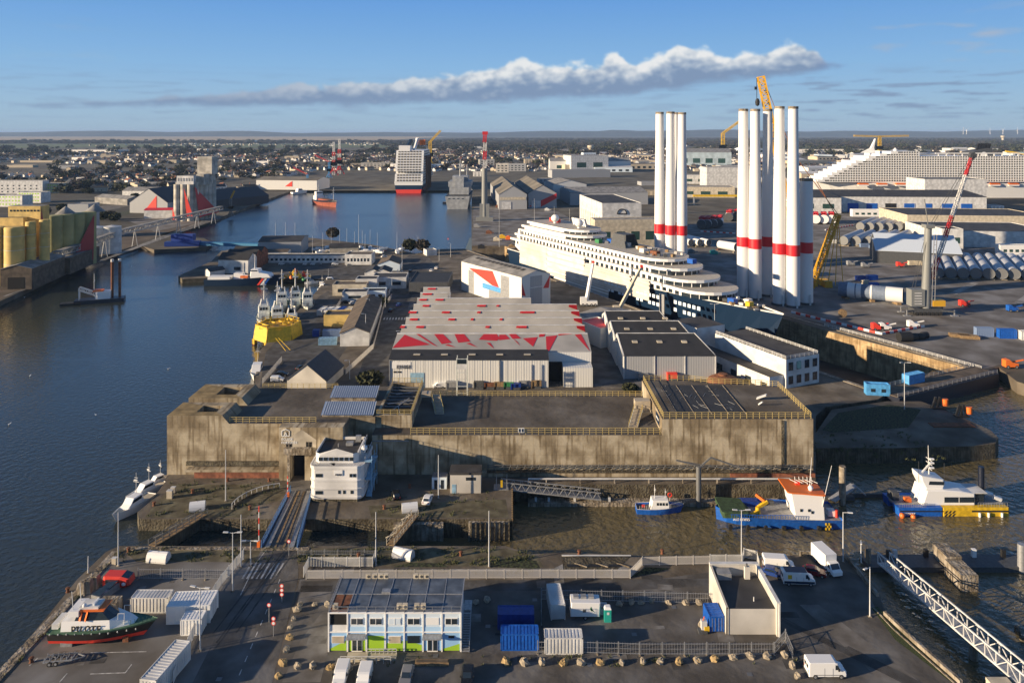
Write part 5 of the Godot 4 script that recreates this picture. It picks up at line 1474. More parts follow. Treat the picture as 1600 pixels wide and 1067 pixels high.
func flat_building() -> void:
	var t := thing("flat_roof_building", "pale plastered flat-roofed building with high parapets beside the parked vans", "building", V(39, 0, -126))
	var b := Mb.new()
	b.bb(M.plaster, V(35.2, 0, -131), V(43.1, 4.2, -122), M.roof_dark)
	pw(t, "wall", b)
	b = Mb.new()
	b.loft(M.plaster, [[V(35.0, 0, -121.9), V(35.0, 4.5, -121.9), V(35.35, 4.5, -121.9), V(35.35, 0, -121.9)], [V(35.0, 0, -132.5), V(35.0, 5.6, -132.5), V(35.35, 5.6, -132.5), V(35.35, 0, -132.5)]], true)
	b.bb(M.plaster, V(35.36, 0, -132.4), V(43.4, 5.6, -132.0))
	b.bb(M.plaster, V(43.12, 0, -131.9), V(43.5, 5.4, -121.4))
	pw(t, "parapet", b)
	b = Mb.new()
	b.bar(M.white, V(35.0, 5.75, -132.2), V(43.6, 5.75, -132.2), 0.7, 0.25); b.bar(M.white, V(43.4, 5.55, -132.4), V(43.4, 5.55, -121.3), 0.6, 0.25); b.bar(M.white, V(43.5, 0, -121.3), V(43.5, 5.4, -121.3), 0.22)
	pw(t, "coping", b)
	b = Mb.new()
	b.bb(M.grey, V(35.8, 4.2, -131.8), V(38.2, 5.3, -129.8)); b.bb(M.plaster, V(40.6, 4.2, -130.6), V(41.5, 6.3, -130.0)); b.tube(M.grey_dark, V(41.0, 6.3, -130.3), V(41.0, 6.8, -130.3), 0.15); b.tube(M.white, V(40.2, 4.2, -124), V(40.2, 4.9, -124), 0.1)
	pw(t, "roof_plant", b)

func lock_works() -> void:
	# lift bridge with blue sides
	var t := thing("lift_bridge", "narrow road bridge with blue side girders crossing the lock", "bridge", V(-50, 0, -158))
	var b := Mb.new()
	var A := V(-49.49, 0.06, -147.34)
	var Bq := V(-42.42, 0.06, -147.34)
	var C := V(-50.6, 0.06, -170.5)
	var D := V(-45.6, 0.06, -170.5)
	var dn := V(0, -0.7, 0)
	b.loft(M.road, [[A, C], [Bq, D]]); b.loft(M.steel, [[A + dn, C + dn], [Bq + dn, D + dn]]); b.quad(M.steel, A, A + dn, Bq + dn, Bq)
	pw(t, "deck", b)
	b = Mb.new()
	for f in [0.16, 0.84]: b.bar(M.galv, A.lerp(Bq, f) + V(0, 0.12, 0), C.lerp(D, f) + V(0, 0.12, 0), 0.9, 0.12)
	for f in [0.38, 0.62]: b.bar(M.wood, A.lerp(Bq, f) + V(0, 0.05, 0), C.lerp(D, f) + V(0, 0.05, 0), 0.4, 0.03)
	pw(t, "walkway", b)
	for e in [[A, C], [Bq, D]]:
		b = Mb.new()
		b.bar(M.blue_girder, e[0] + V(0, -0.2, 0), e[1] + V(0, -0.2, 0), 0.25, 1.2)
		for hh in [0.8, 1.4]: b.bar(M.blue_girder, e[0] + V(0, hh, 0), e[1] + V(0, hh, 0), 0.12)
		for k in 13: b.bar(M.blue_girder, e[0].lerp(e[1], k / 12.0), e[0].lerp(e[1], k / 12.0) + V(0, 1.4, 0), 0.12)
		pw(t, "side_girder", b)
	# road from the bridge to the gate
	b = Mb.new()
	b.sheet(M.road, PackedVector2Array([Vector2(-50.6, -170.4), Vector2(-45.6, -170.4), Vector2(-47.2, -176), Vector2(-52.6, -176)]), 0.02)
	ground_piece("road", b)
	for s in [[V(-50.11, 0, -147.68), "barrier arm standing upright left of the bridge", 7.5], [V(-50.41, 0, -167.59), "orange barrier post at the far end of the bridge", 4.0]]:
		t = thing("barrier", s[1], "barrier", s[0])
		b = Mb.new()
		b.box(M.orange, Vector3.ZERO, V(0.6, 1.3, 0.6))
		part(t, "cabinet", b)
		b = Mb.new()
		for k in 6: b.bar(M.red_bright if k % 2 else M.white, V(0, 1.2 + k * s[2] / 6.5, 0), V(0, 1.2 + (k + 1) * s[2] / 6.5, 0), 0.16)
		part(t, "arm", b)
	# curved quay recess wall with white rail
	t = thing("curved_wall", "curved quay wall with white railing left of the bridge", "wall", V(-55.31, 0, -161.37))
	b = Mb.new()
	var prev := Vector3.ZERO
	var rb := Mb.new()
	for k in 11:
		var a := PI * 1.0 - k * 0.14
		var p := V(-52.0 + cos(a) * 9.0, 0, -162.5 - sin(a) * 9.5)
		if k > 0:
			b.bar(M.wet_wall, prev + V(0, -0.4, 0), p + V(0, -0.4, 0), 0.5, 1.6)
			rb.bar(M.white, prev + V(0, 1.3, 0), p + V(0, 1.3, 0), 0.12)
		rb.bar(M.white, p, p + V(0, 1.3, 0), 0.1)
		prev = p
	pw(t, "wall", b); pw(t, "railing", rb)
	# vault shaped shelters
	for s in [[308, 796, 0.25, 3.2, "white vaulted cover on the quay west of the lift bridge"], [247, 876, -0.12, 4.0, "white vaulted cover near the corner of the near quay"], [640, 798, 0.2, 3.4, "white vaulted cover by the far lock gate"], [630, 871, -0.35, 4.0, "white vaulted cover on the near side of the lock"]]:
		t = thing("vault_cover", s[4], "cover", V((s[0] - 800.0) * 82.0 / (s[1] - 207.0), 0, -1167.0 * 82.0 / (s[1] - 207.0)), s[2])
		b = Mb.new()
		var ra := []
		var rc := []
		for k in 9:
			var a := PI * k / 8
			ra.append(V(-s[3] / 2, sin(a) * 1.5 + 0.3, cos(a) * 1.0)); rc.append(V(s[3] / 2, sin(a) * 1.5 + 0.3, cos(a) * 1.0))
		b.loft(M.white_clean, [ra, rc]); b.fan(M.white, ra); b.fan(M.white, rc)
		b.box(M.white, Vector3.ZERO, V(s[3], 0.3, 2.0))
		part(t, "vault", b)
		b = Mb.new()
		for x in [-0.5, 0.0, 0.5]: b.bar(M.grey, V(x * s[3] * 0.98, 0.3, 1.0), V(x * s[3] * 0.98, 1.85, 0.1), 0.06)
		part(t, "rib", b)
	# lock gates with footbridges
	for s in [[V(-71.5, 0, -148.2), V(-66.2, 0, -160.5), "lock gate with timber footbridge at the west end of the lock", M.steel], [V(-24.2, 0, -148.4), V(-20.8, 0, -160.0), "lock gate with yellow-railed footbridge near the middle of the lock", M.cream]]:
		t = thing("lock_gate", s[2], "lock gate", s[0])
		var d: Vector3 = s[1] - s[0]
		b = Mb.new()
		b.bar(M.wet_wall, s[0] + V(0, -2.2, 0), s[1] + V(0, -2.2, 0), 1.2, 4.0)
		pw(t, "leaf", b)
		b = Mb.new()
		b.bar(M.wood, s[0] + V(0, 0, 0), s[1] + V(0, 0, 0), 1.6, 0.15)
		pw(t, "footbridge", b)
		b = Mb.new()
		for sd in [-0.75, 0.75]:
			for k in 9: b.bar(s[3], s[0] + d * k / 8.0 + V(sd, 0, 0), s[0] + d * k / 8.0 + V(sd, 1.2, 0), 0.12)
			for hh in [0.6, 1.2]: b.bar(s[3], s[0] + V(sd, hh, 0), s[1] + V(sd, hh, 0), 0.1)
		for k in 3: b.bar(s[3], s[0] + d * (0.2 + k * 0.3) + V(-2.0, 0.2, 0), s[0] + d * (0.2 + k * 0.3) + V(0, 1.2, 0), 0.14)
		pw(t, "handrail", b)
	b = Mb.new()
	b.bar(M.wet_wall, V(-24.2, -2.3, -147.6), V(-21.6, -2.3, -156.5), 1.0, 3.4)
	# bollards
	var i := 0
	for p in PackedVector2Array([Vector2(-66.95, -175.59), Vector2(-57.17, -175.59), Vector2(-44.55, -176.23), Vector2(-33.85, -175.59), Vector2(-72.82, -169.97), Vector2(-57.08, -162.47), Vector2(-78.77, -164.14), Vector2(-23.64, -172.42), Vector2(-27.89, -162.74), Vector2(29.29, -145.43), Vector2(-9.92, -144.77), Vector2(13.07, -145.21), Vector2(-29.64, -144.12), Vector2(-75.11, -146.1), Vector2(-74.47, -115.57), Vector2(-79.37, -133.28)]):
		var q := Mb.new()
		q.lathe(M.rust, Vector3.ZERO, [Vector2(0.38, 0), Vector2(0.26, 0.15), Vector2(0.24, 0.5), Vector2(0.4, 0.62), Vector2(0.36, 0.8), Vector2(0, 0.86)], 10)
		solo("bollard", "rusty mooring bollard, %s along the lock and quay edges" % ordinal(i), "bollard", q, V(p.x, 0, p.y), 0.0, "mooring bollards on the quays")
		i += 1
	for s in [[V(29.42, 0, -146.1), 0.0]]: pass
	# steel cabinets on the lock quay
	for s in [[265, 778, 1.2, "tall pale cabinet on the west lock quay"], [270, 770, 0.9, "smaller pale cabinet behind on the west lock quay"], [178, 881, 0.8, "short concrete post cabinet at the foot of the quay mast"]]:
		var q := Mb.new()
		q.box(M.cream, Vector3.ZERO, V(s[2], s[2] * 1.4, s[2] * 0.8)); q.box(M.white, V(0, s[2] * 1.4, 0), V(s[2] + 0.1, 0.1, s[2] * 0.8 + 0.1))
		solo("cabinet", s[3], "cabinet", q, V((s[0] - 800.0) * 82.0 / (s[1] - 207.0), 0, -1167.0 * 82.0 / (s[1] - 207.0)))
	# east end of the lock quay: timbered corner and concrete pier
	b = Mb.new()
	b.bb(M.concrete, V(-9.2, -6, -157.4), V(-0.4, -0.3, -158.3)); b.bb(M.concrete, V(-25, -6, -157.2), V(-14.5, -0.5, -158.3))
	for k in 9: b.bb(M.wet_wall, V(-8.8 + k * 1.0, -4, -157.0), V(-8.5 + k * 1.0, 0, -157.38))
	for k in 14: b.bar(M.wood, V(0.05, -5, -158.6 - k * 1.0), V(0.05, 0.2, -158.6 - k * 1.0), 0.3)
	ground_piece("quay_wall", b)

func gangways() -> void:
	# pontoon below the bunker with inclined access bridge
	var b := Mb.new()
	b.bb(M.concrete, V(3.7, -4.6, -171.6), V(62, -3.1, -173.9))
	var t := thing("pontoon", "long grey floating pontoon below the bunker wall", "pontoon", V(30, -4, -172))
	pw(t, "deck", b)
	for p in [[8.5, -172.4], [14.5, -172.4], [22.5, -172.4], [5.5, -172.4]]:
		b = Mb.new()
		b.box(M.white, V(p[0], -3.1, p[1]), V(0.5, 0.9, 0.5))
		pw(t, "mooring_post", b)
	t = thing("access_bridge", "sloping grey lattice gangway from the lock quay down to the pontoon", "gangway", V(0, 0, -172))
	b = Mb.new()
	var a := V(-2.6, 0.9, -172.6)
	var c := V(20.5, -1.6, -172.6)
	for z in [-0.9, 0.9]:
		var o := V(0, 0, z)
		b.bar(M.galv, a + o + V(0, 0.7, 0), c + o + V(0, 0.7, 0), 0.2); b.bar(M.galv, a + o + V(0, -0.9, 0), c + o + V(0, -0.9, 0), 0.25)
		for k in 12:
			b.bar(M.galv, a.lerp(c, k / 12.0) + o + V(0, -0.9, 0), a.lerp(c, (k + 0.5) / 12.0) + o + V(0, 0.7, 0), 0.14); b.bar(M.galv, a.lerp(c, (k + 0.5) / 12.0) + o + V(0, 0.7, 0), a.lerp(c, (k + 1.0) / 12.0) + o + V(0, -0.9, 0), 0.14)
	b.bar(M.galv, a + V(0, -0.8, 0), c + V(0, -0.8, 0), 1.8, 0.1)
	pw(t, "truss", b)
	b = Mb.new()
	for x in [-3.6, -1.2]:
		for z in [-173.8, -171.4]: b.bar(M.galv, V(x, -0.2, z), V(x, 2.4, z), 0.16)
	b.bb(M.galv, V(-4.2, -0.1, -174), V(-0.8, 0.1, -171.2)); b.bar(M.yellow, V(-2.4, 0.6, -171.4), V(-2.4, 2.2, -171.4), 0.5, 0.2)
	pw(t, "landing_frame", b)
	t = thing("life_buoy_stand", "red life buoy on a post on the pontoon", "life buoy", V(36.5, -3.1, -172.6))
	b = Mb.new()
	b.bar(M.white, Vector3.ZERO, V(0, 1.6, 0), 0.12)
	for k in 10: b.bar(M.red_bright, V(cos(TAU * k / 10) * 0.45, 1.4 + sin(TAU * k / 10) * 0.45, 0.1), V(cos(TAU * (k + 1) / 10) * 0.45, 1.4 + sin(TAU * (k + 1) / 10) * 0.45, 0.1), 0.18)
	part(t, "ring", b)
	# knuckle davit on a pile
	t = thing("davit_pile", "tall steel pile with a folding davit arm beside the bunker", "pile", V(43, -4, -171.85))
	b = Mb.new()
	b.tube(M.steel, V(0, -3, 0), V(0, 9.2, 0), 0.6, 0.6, 12)
	part(t, "pile", b)
	b = Mb.new()
	b.bar(M.steel, V(0, 8.8, 0), V(2.8, 11.2, 0), 0.35); b.bar(M.steel, V(2.8, 11.2, 0), V(10.5, 8.6, 0), 0.3); b.bar(M.steel, V(0.2, 9.3, 0), V(-5.2, 10.6, 0), 0.28); b.bar(M.steel, V(-5.2, 10.6, 0), V(8, 8.4, 0), 0.12)
	part(t, "davit_arm", b)
	for s in [[1317, 788, 8.8, 0.75, M.concrete, "pale concrete mooring pile between the supply and crew boats"], [1534, 790, 9.0, 0.65, M.navy_dark, "dark mooring pile behind the crew boat's stern"], [1597, 893, 5.4, 0.7, M.galv, "thick grey pile on the near pontoon at the frame edge"], [1357, 886, 3.6, 0.55, M.concrete, "squat grey pile at the root of the near pontoon"]]:
		b = Mb.new()
		b.tube(s[4], V(0, -4, 0), V(0, s[2], 0), s[3], s[3], 14)
		solo("mooring_pile", s[5], "pile", b, V((s[0] - 800.0) * 86.0 / (s[1] - 207.0), -4, -1167.0 * 86.0 / (s[1] - 207.0)))
	b = Mb.new()
	b.bb(M.grey_dark, V(79.35, -4, -176.38), V(90.48, -3.2, -175.98)); b.bb(M.grey_dark, V(71.79, -4, -174.54), V(80.21, -3.2, -176.6)); b.bar(M.galv, V(73.91, -3, -172.51), V(80.59, -1, -175.79), 2.0, 0.2); b.bar(M.galv, V(80.59, -1, -175.79), V(83.04, -3, -175.57), 1.6, 0.2)
	solo("boat_pontoon", "dark floating pontoon with ramp between the supply boat and crew boat", "pontoon", b)
	# long white gangway at the lower right
	t = thing("gangway", "long white lattice gangway sloping from the quay to the near pontoon", "gangway", V(75, -3, -128))
	var p0 := V(73.0, -2.4, -146.5)
	var p1 := V(77.6, 0.2, -104.0)
	for sd in [-1.15, 1.15]:
		b = Mb.new()
		var o := V(sd, 0, 0)
		b.bar(M.white, p0 + o, p1 + o, 0.26); b.bar(M.white, p0 + o + V(0, 2.0, 0), p1 + o + V(0, 2.0, 0), 0.22)
		for k in 18:
			var u := p0.lerp(p1, k / 18.0) + o
			var v := p0.lerp(p1, (k + 1) / 18.0) + o
			b.bar(M.white, u, u + V(0, 2.0, 0), 0.14); b.bar(M.white, u if k % 2 else u + V(0, 2, 0), v + V(0, 2, 0) if k % 2 else v, 0.13)
		pw(t, "truss", b)
	b = Mb.new()
	b.bar(M.galv, p0 + V(0, 0.05, 0), p1 + V(0, 0.05, 0), 2.1, 0.1)
	for k in 37: b.bar(M.white, p0.lerp(p1, k / 36.0) + V(-1.1, -0.05, 0), p0.lerp(p1, k / 36.0) + V(1.1, -0.05, 0), 0.12)
	pw(t, "deck", b)
	b = Mb.new()
	b.box(M.cream, V(73.0, -1.0, -111.5), V(3.2, 1.0, 2.0)); b.tube(M.concrete, V(75.5, -8, -122), V(75.5, -1.6, -122), 0.7, 0.7, 10)
	solo("gangway_support", "cream concrete footing below the foot of the white gangway", "footing", b)
	b = Mb.new()
	b.bb(M.grey_dark, V(70, -5, -150.5), V(130, -3.0, -146))
	t = thing("near_pontoon", "dark floating pontoon carrying bollards behind the concrete block", "pontoon", V(95, -3, -148))
	pw(t, "deck", b)
	for s in [[75.5, M.black, 1.3], [76.8, M.white, 1.4], [83, M.black, 1.5], [92.6, M.white_clean, 1.6], [98.5, M.black, 1.5], [104.5, M.black, 1.4], [105.8, M.grey, 1.8]]:
		b = Mb.new()
		b.box(s[1], V(s[0], -3, -149.6), V(0.8, s[2], 0.6))
		pw(t, "bollard", b)
	lamp_post("small lamp with two heads on the near pontoon", V(107.6, -3, -149.5), 4.6, [1.0, 2.6], "")
	b = Mb.new()
	b.bb(M.concrete, V(84.6, -8, -150), V(87.6, -0.5, -145.2)); b.bb(M.concrete, V(84.2, -8, -145.15), V(87.4, -0.9, -139.8))
	solo("mooring_dolphin", "stained concrete mooring block rising from the water behind the gangway", "dolphin", b)
	var i := 0
	for p in [[1590, 985], [1598, 1000], [1580, 1030], [1592, 990]]:
		b = Mb.new()
		b.tube(M.wet_wall, V(0, -2, 0), V(0, 0.6, 0), 0.5, 0.4, 7)
		solo("broken_pile", "%s broken timber stump in the water right of the gangway" % ordinal(i), "stump", b, V((p[0] - 800.0) * 86.0 / (p[1] - 207.0), -4, -1167.0 * 86.0 / (p[1] - 207.0)))
		i += 1
	b = Mb.new()
	b.bb(M.concrete, V(65.97, 0, -143.9), V(67.85, 1.2, -143.96)); b.bb(M.concrete, V(46.96, 0, -140.52), V(50.49, 0.6, -143.71)); b.bb(M.concrete, V(55.82, 0, -144.77), V(59.18, 0.9, -144.49))
	ground_piece("quay_wall", b)

# repairs, joints, tracks and weeds of the quays
func ground_detail() -> void:
	var b := Mb.new()
	for k in 46:
		var x := R.randf_range(-34.0, 55.0)
		var z := R.randf_range(-141.0, -108.0)
		if x > 40 and z < -132: continue
		b.box(M.patch_dark if k % 3 else M.patch_light, V(x, 0.02, z), V(R.randf_range(0.6, 5.0), 0.004 + k * 0.0002, R.randf_range(0.5, 2.4)), R.randf_range(-0.1, 0.1))
	for k in 20: b.box(M.patch_light if k % 2 else M.patch_dark, V(R.randf_range(-76, -52), 0.014, R.randf_range(-140, -105)), V(R.randf_range(0.5, 4.0), 0.004 + k * 0.0002, R.randf_range(0.5, 3.0)), 0.1)
	for k in 14: b.box(M.patch_dark, V(-47.0 + k * 0.3 - (k % 2) * 1.6, 0.03, -125 - (k % 7) * 3), V(0.22, 0.003 + k * 0.0002, R.randf_range(5, 16)), -0.12)
	for k in 9: b.box(M.patch_dark, V(52.0 + k * 0.9, 0.03, -118 + k * 0.6), V(0.16, 0.003 + k * 0.0002, R.randf_range(12, 30)), 0.75)
	for k in 40: b.box(M.patch_light if k % 2 else M.patch_dark, V(R.randf_range(-36, 70), 0.02, R.randf_range(-235, -208)), V(R.randf_range(1, 6), 0.004 + k * 0.0002, R.randf_range(0.6, 3.0)), R.randf_range(-0.2, 0.2))
	ground_piece("pavement", b)
	b = Mb.new()   # slab joints of the quay edge and drain covers
	for k in 24: b.box(M.patch_dark, V(-79.9 + k * 0.0 + 2.4, 0.152, -100.0 - k * 1.9), V(1.7, 0.004, 0.06))
	for k in 12: b.box(M.steel, V(-44.0 + k * 8.0, 0.03, -112.0 - (k * 7) % 23), V(0.8, 0.01, 0.8))
	ground_piece("pavement", b)
	b = Mb.new()
	b.sheet(M.earth, PackedVector2Array([Vector2(-77.07, -147.45), Vector2(-71.86, -142.61), Vector2(-49.13, -142.61), Vector2(-49.38, -147)]), 0.006)
	b.sheet(M.earth, PackedVector2Array([Vector2(-41.88, -147.22), Vector2(-39.85, -141.77), Vector2(-25.44, -141.35), Vector2(6.04, -140.93), Vector2(4.71, -144.77), Vector2(-1.26, -147.22)]), 0.006)
	b.sheet(M.earth, PackedVector2Array([Vector2(-78.77, -164.14), Vector2(-79.02, -173.99), Vector2(-53.67, -173.99), Vector2(-50.37, -167.01), Vector2(-56.26, -164.14), Vector2(-56.53, -158.96), Vector2(-78.32, -158.96)]), 0.006)
	b.sheet(M.earth, PackedVector2Array([Vector2(-31.65, -164.14), Vector2(-1.43, -167.01), Vector2(-0.68, -158.96), Vector2(-29.97, -158.96)]), 0.006)
	ground_piece("earth_ground", b)
	b = Mb.new()
	for k in 5:
		var d := V(cos(k * 2.4), 0, sin(k * 2.4)) * 0.16
		b.tri(M.tuft, d, d * 1.8 + V(0, 0.34, 0), d.rotated(Vector3.UP, 0.9))
	var tm := b.mesh()
	var xf := []
	for zone in [[-78.0, -44.0, -147.5, -142.5, 350], [-44.0, 6.0, -147.6, -141.6, 700], [-80.0, -54.0, -175.5, -159.5, 350], [-30.0, -2.0, -171.0, -159.5, 200], [-34.0, 20.0, -139.8, -138.6, 300], [-77.0, -76.4, -146.0, -104.0, 120], [63.0, 110.0, -205.0, -186.0, 700], [-28.0, 44.0, -117.0, -114.5, 160]]:
		for k in zone[4]:
			var p := V(R.randf_range(zone[0], zone[1]), 0.0, R.randf_range(zone[2], zone[3]))
			if sin(p.x * 0.9) + sin(p.z * 1.3 + p.x * 0.3) < 0.1: continue
			xf.append(Transform3D(Basis(Vector3.UP, R.randf() * 6).scaled(Vector3.ONE * R.randf_range(0.6, 1.6)), p))
	scatter("grass_tufts", tm, xf)

func make_spit() -> void:
	var b := Mb.new()
	b.sheet(M.asphalt_dark, PackedVector2Array([Vector2(-51.12, -243.5), Vector2(-39.23, -243.5), Vector2(-49.89, -363.86), Vector2(-56.08, -495.8), Vector2(-68.69, -501), Vector2(-72.38, -449.3), Vector2(-55.41, -287.37)]), 0.012)
	b.sheet(M.asphalt, PackedVector2Array([Vector2(-38.83, -241.04), Vector2(33.05, -241.04), Vector2(62.54, -231.7), Vector2(68.16, -248.56), Vector2(39.3, -305.73), Vector2(-35.19, -410.7), Vector2(-56.08, -495.8), Vector2(-49.89, -363.86)]), 0.008)
	ground_piece("road", b)
	b = Mb.new()
	b.sheet(M.asphalt_dark, PackedVector2Array([Vector2(-81.38, -240.44), Vector2(-61.81, -240.44), Vector2(-64.37, -326.6), Vector2(-63.68, -350.53), Vector2(-95.23, -385.86), Vector2(-96.47, -375.27), Vector2(-92.04, -278.99)]), 0.012)
	b.sheet(M.asphalt_dark, PackedVector2Array([Vector2(-128.91, -417.9), Vector2(-80.57, -417.9), Vector2(-78.85, -460.1), Vector2(-132, -466.8), Vector2(-138.59, -449.3)]), 0.012)
	ground_piece("pavement", b)
	b = Mb.new()
	for k in 8: b.quad(M.line_white, V(-56.5 + k * 1.3, 0.03, -327), V(-56.8 + k * 1.3, 0.03, -331), V(-56.2 + k * 1.3, 0.03, -331), V(-55.9 + k * 1.3, 0.03, -327))
	ground_piece("road_marking", b)
	# sawtooth workshop with red triangles
	var t := thing("workshop", "long grey workshop of parallel roof ridges painted with red triangles", "workshop", V(-7, 0, -285))
	b = Mb.new()
	b.bb(M.clad_white, V(-39.5, 0, -246.4), V(11.7, 9.0, -240)); b.quad(M.roof_black, V(-39.7, 9.0, -239.6), V(-39.7, 10.4, -246.5), V(11.9, 10.4, -246.5), V(11.9, 9.0, -239.6))
	var fw := pw(t, "front_lean_to", b)
	b = Mb.new()
	for k in 20: b.bar(M.white, V(-39.3 + k * 2.68, 0, -239.9), V(-39.3 + k * 2.68, 9.0, -239.9), 0.03)
	b.bar(M.galv, V(-39.4, 0, -239.8), V(-39.4, 8.8, -239.8), 0.25); b.bar(M.galv, V(-4.0, 0, -239.8), V(-4.0, 8.8, -239.8), 0.3)
	pw(fw, "standing_seam", b, "stuff")
	for x in [-31, -22, -13, -4, 5]:
		b = Mb.new()
		b.box(M.cream, V(x, 9.75, -243), V(2.2, 0.15, 1.3))
		pw(fw, "skylight", b)
	b = Mb.new()
	b.box(M.white_clean, V(-35.6, 6.2, -239.93), V(6.0, 2.1, 0.06))
	var sg := pw(fw, "sign", b)
	lettering(sg, "lettering", "EIFFAGE", M.black, V(-37.2, 6.7, -239.8), 1.15, 0.0, false, 4.4)
	b = Mb.new()
	b.box(M.red_bright, V(-38.0, 6.75, -239.86), V(0.9, 1.0, 0.06)); b.bar(M.white_clean, V(-38.2, 7.0, -239.8), V(-37.8, 7.5, -239.8), 0.12)
	pw(sg, "mark", b)
	b = Mb.new()
	b.box(M.blue_pale, V(-30.5, 0, -239.93), V(4.4, 4.8, 0.1)); b.box(M.black, V(-37.6, 4.8, -239.93), V(1.0, 0.5, 0.1)); b.box(M.black, V(-36.2, 4.8, -239.93), V(1.0, 0.5, 0.1))
	pw(fw, "door", b)
	var rows := [[], [625, 634, 650, 664, 758, 766, 806, 824], [640, 654, 700, 712, 735, 741, 780, 786], [608+30, 652, 690, 704, 745, 752, 812, 836], [660, 672, 745, 760, 775, 781], [655, 668, 680, 694], [660, 676], [668, 682]]
	for k in 8:
		var x1 := 26.3 if k < 5 else (8.0 if k == 5 else -28.0)
		var z := -246.7 - k * 11.4
		b = Mb.new()
		for e in [[z, z - 12.9 if k == 0 else z - 6, 0]]:
			var zr: float = -260.0 - k * 11.0
			var zb: float = zr - 5.5
			var zf: float = -246.6 if k == 0 else zr + 5.5
			var ye := 9.5 if k == 0 else 8.2
			b.quad(M.clad_roof, V(-40, ye, zf), V(-40, 12, zr), V(x1, 12, zr), V(x1, ye, zf)); b.quad(M.clad_roof, V(x1, ye, zb), V(x1, 12, zr), V(-40, 12, zr), V(-40, ye, zb))
			for x in [-39.9, x1 - 0.1]: b.quad(M.clad_white, V(x, 0, zf), V(x, ye, zf), V(x, ye, zb), V(x, 0, zb)); b.tri(M.clad_white, V(x, ye, zf), V(x, 12, zr), V(x, ye, zb))
			if k == 0: b.quad(M.clad_white, V(-39.9, 0, zf), V(-39.9, ye, zf), V(x1 - 0.1, ye, zf), V(x1 - 0.1, 0, zf))
			if k == 4 or k == 5 or k == 7: b.quad(M.clad_white, V(x1 - 0.1, 0, zb), V(x1 - 0.1, ye, zb), V(-39.9, ye, zb), V(-39.9, 0, zb))
			b.bar(M.white, V(-40, 12.1, zr), V(x1, 12.1, zr), 0.7, 0.25)
		var bay := pw(t, "roof_bay", b)
		b = Mb.new()
		for j in range(0, rows[k].size(), 2):
			var zr := -260.0 - k * 11.0
			var xa: float = (rows[k][j] - 800.0) * -zr / 1167
			var xb: float = (rows[k][j + 1] - 800.0) * -zr / 1167
			b.quad(M.red, V(xa, 11.45, zr + 1.42), V(xa + 0.4, 12.08, zr + 0.02), V(xb, 12.08, zr + 0.02), V(xb - 0.4, 11.45, zr + 1.42))
			if k > 0 and x1 > 20: b.quad(M.red, V(x1 - 2.6 - k * 0.2, 11.4, zr + 1.5), V(x1 - 3, 12.08, zr + 0.02), V(x1, 12.08, zr + 0.02), V(x1, 10.6, zr + 3.3))
		if k > 0: pw(bay, "red_paint", b)
	b = Mb.new()
	for q in [[V(-39.96, 10.09, -249.37), V(-37.3, 11.9, -259.08), V(-27.61, 10.52, -251.68)], [V(-33.36, 11.98, -259.54), V(-32.25, 11.98, -259.54), V(-24.88, 10.26, -250.3), V(-26.74, 10.52, -251.68)], [V(-27.13, 11.98, -259.54), V(-24.02, 11.98, -259.54), V(-20.38, 10.78, -253.07), V(-23.77, 10.6, -252.14)], [V(-20.02, 11.98, -259.54), V(-16.68, 11.98, -259.54), V(-14.15, 10.95, -253.99), V(-18.22, 10.78, -253.07)], [V(-11.38, 11.21, -255.38), V(-9.79, 11.98, -259.54), V(-5.34, 11.98, -259.54), V(-4.17, 11.38, -256.3), V(-5.23, 11.04, -254.46)], [V(-4.44, 11.9, -259.08), V(-2.22, 11.9, -259.08), V(-0.66, 11.29, -255.84), V(-4.37, 11.12, -254.92)], [V(-1.11, 11.98, -259.54), V(1.33, 11.98, -259.54), V(3.07, 11.38, -256.3), V(0.22, 11.29, -255.84)], [V(0.44, 11.29, -255.84), V(1.74, 10.95, -253.99), V(2.79, 10.35, -250.76)], [V(3.73, 11.38, -256.3), V(8.82, 11.55, -257.23), V(7.08, 10.26, -250.3)], [V(9.56, 11.98, -259.54), V(11.56, 11.98, -259.54), V(11.04, 11.64, -257.69), V(9.26, 11.55, -257.23)], [V(11.7, 11.64, -257.69), V(15.73, 11.81, -258.61), V(12.28, 9.66, -247.06), V(11.43, 9.66, -247.06)], [V(16.24, 11.98, -259.54), V(21.59, 12.03, -259.77), V(15.94, 11.77, -258.38)], [V(21.76, 11.9, -259.08), V(24.02, 11.98, -259.54), V(25.83, 9.66, -247.06), V(24.88, 10.26, -250.3)], [V(-22.6, 10.43, -251.22), V(-21.61, 10.6, -252.14), V(-18.84, 10.17, -249.83)], [V(-15.59, 10.69, -252.61), V(-14.31, 10.78, -253.07), V(-11.56, 10.17, -249.83)], [V(-8.67, 10.78, -253.07), V(-7.37, 10.78, -253.07), V(-5.97, 10, -248.91)]]:
		for i in range(1, q.size() - 1): b.tri(M.red, q[0], q[i], q[i + 1])
	pw(t, "red_paint", b, "stuff")
	b = Mb.new()
	b.bb(M.dark_gap, V(12.2, 0, -246.4), V(16.5, 6.4, -246.2)); b.bb(M.clad_white, V(16.6, 0, -246.4), V(26, 6.2, -240.5))
	pw(t, "annex", b)
	# black-roofed sheds
	var i := 0
	for s in [[37.2, 67.9, -248.5, 7.7, -262, 11.5, 63.8], [36.8, 65.0, -263, 8.2, -277, 12.0, 61.5], [36.4, 60.5, -278, 8.6, -290, 12.6, 57.0]]:
		t = thing("store_shed", ["nearest grey-walled shed with black roof and three skylights", "middle black-roofed shed, stepped behind the nearest one", "farthest of the three stepped black-roofed sheds"][i], "shed", V(s[0], 0, s[2]))
		b = Mb.new()
		var a := V(s[0], 0, s[2])
		var c := V(s[1], 0, s[2])
		var e := V(s[0], 0, s[4] - 12)
		var f := V(s[6], 0, s[4] - 12)
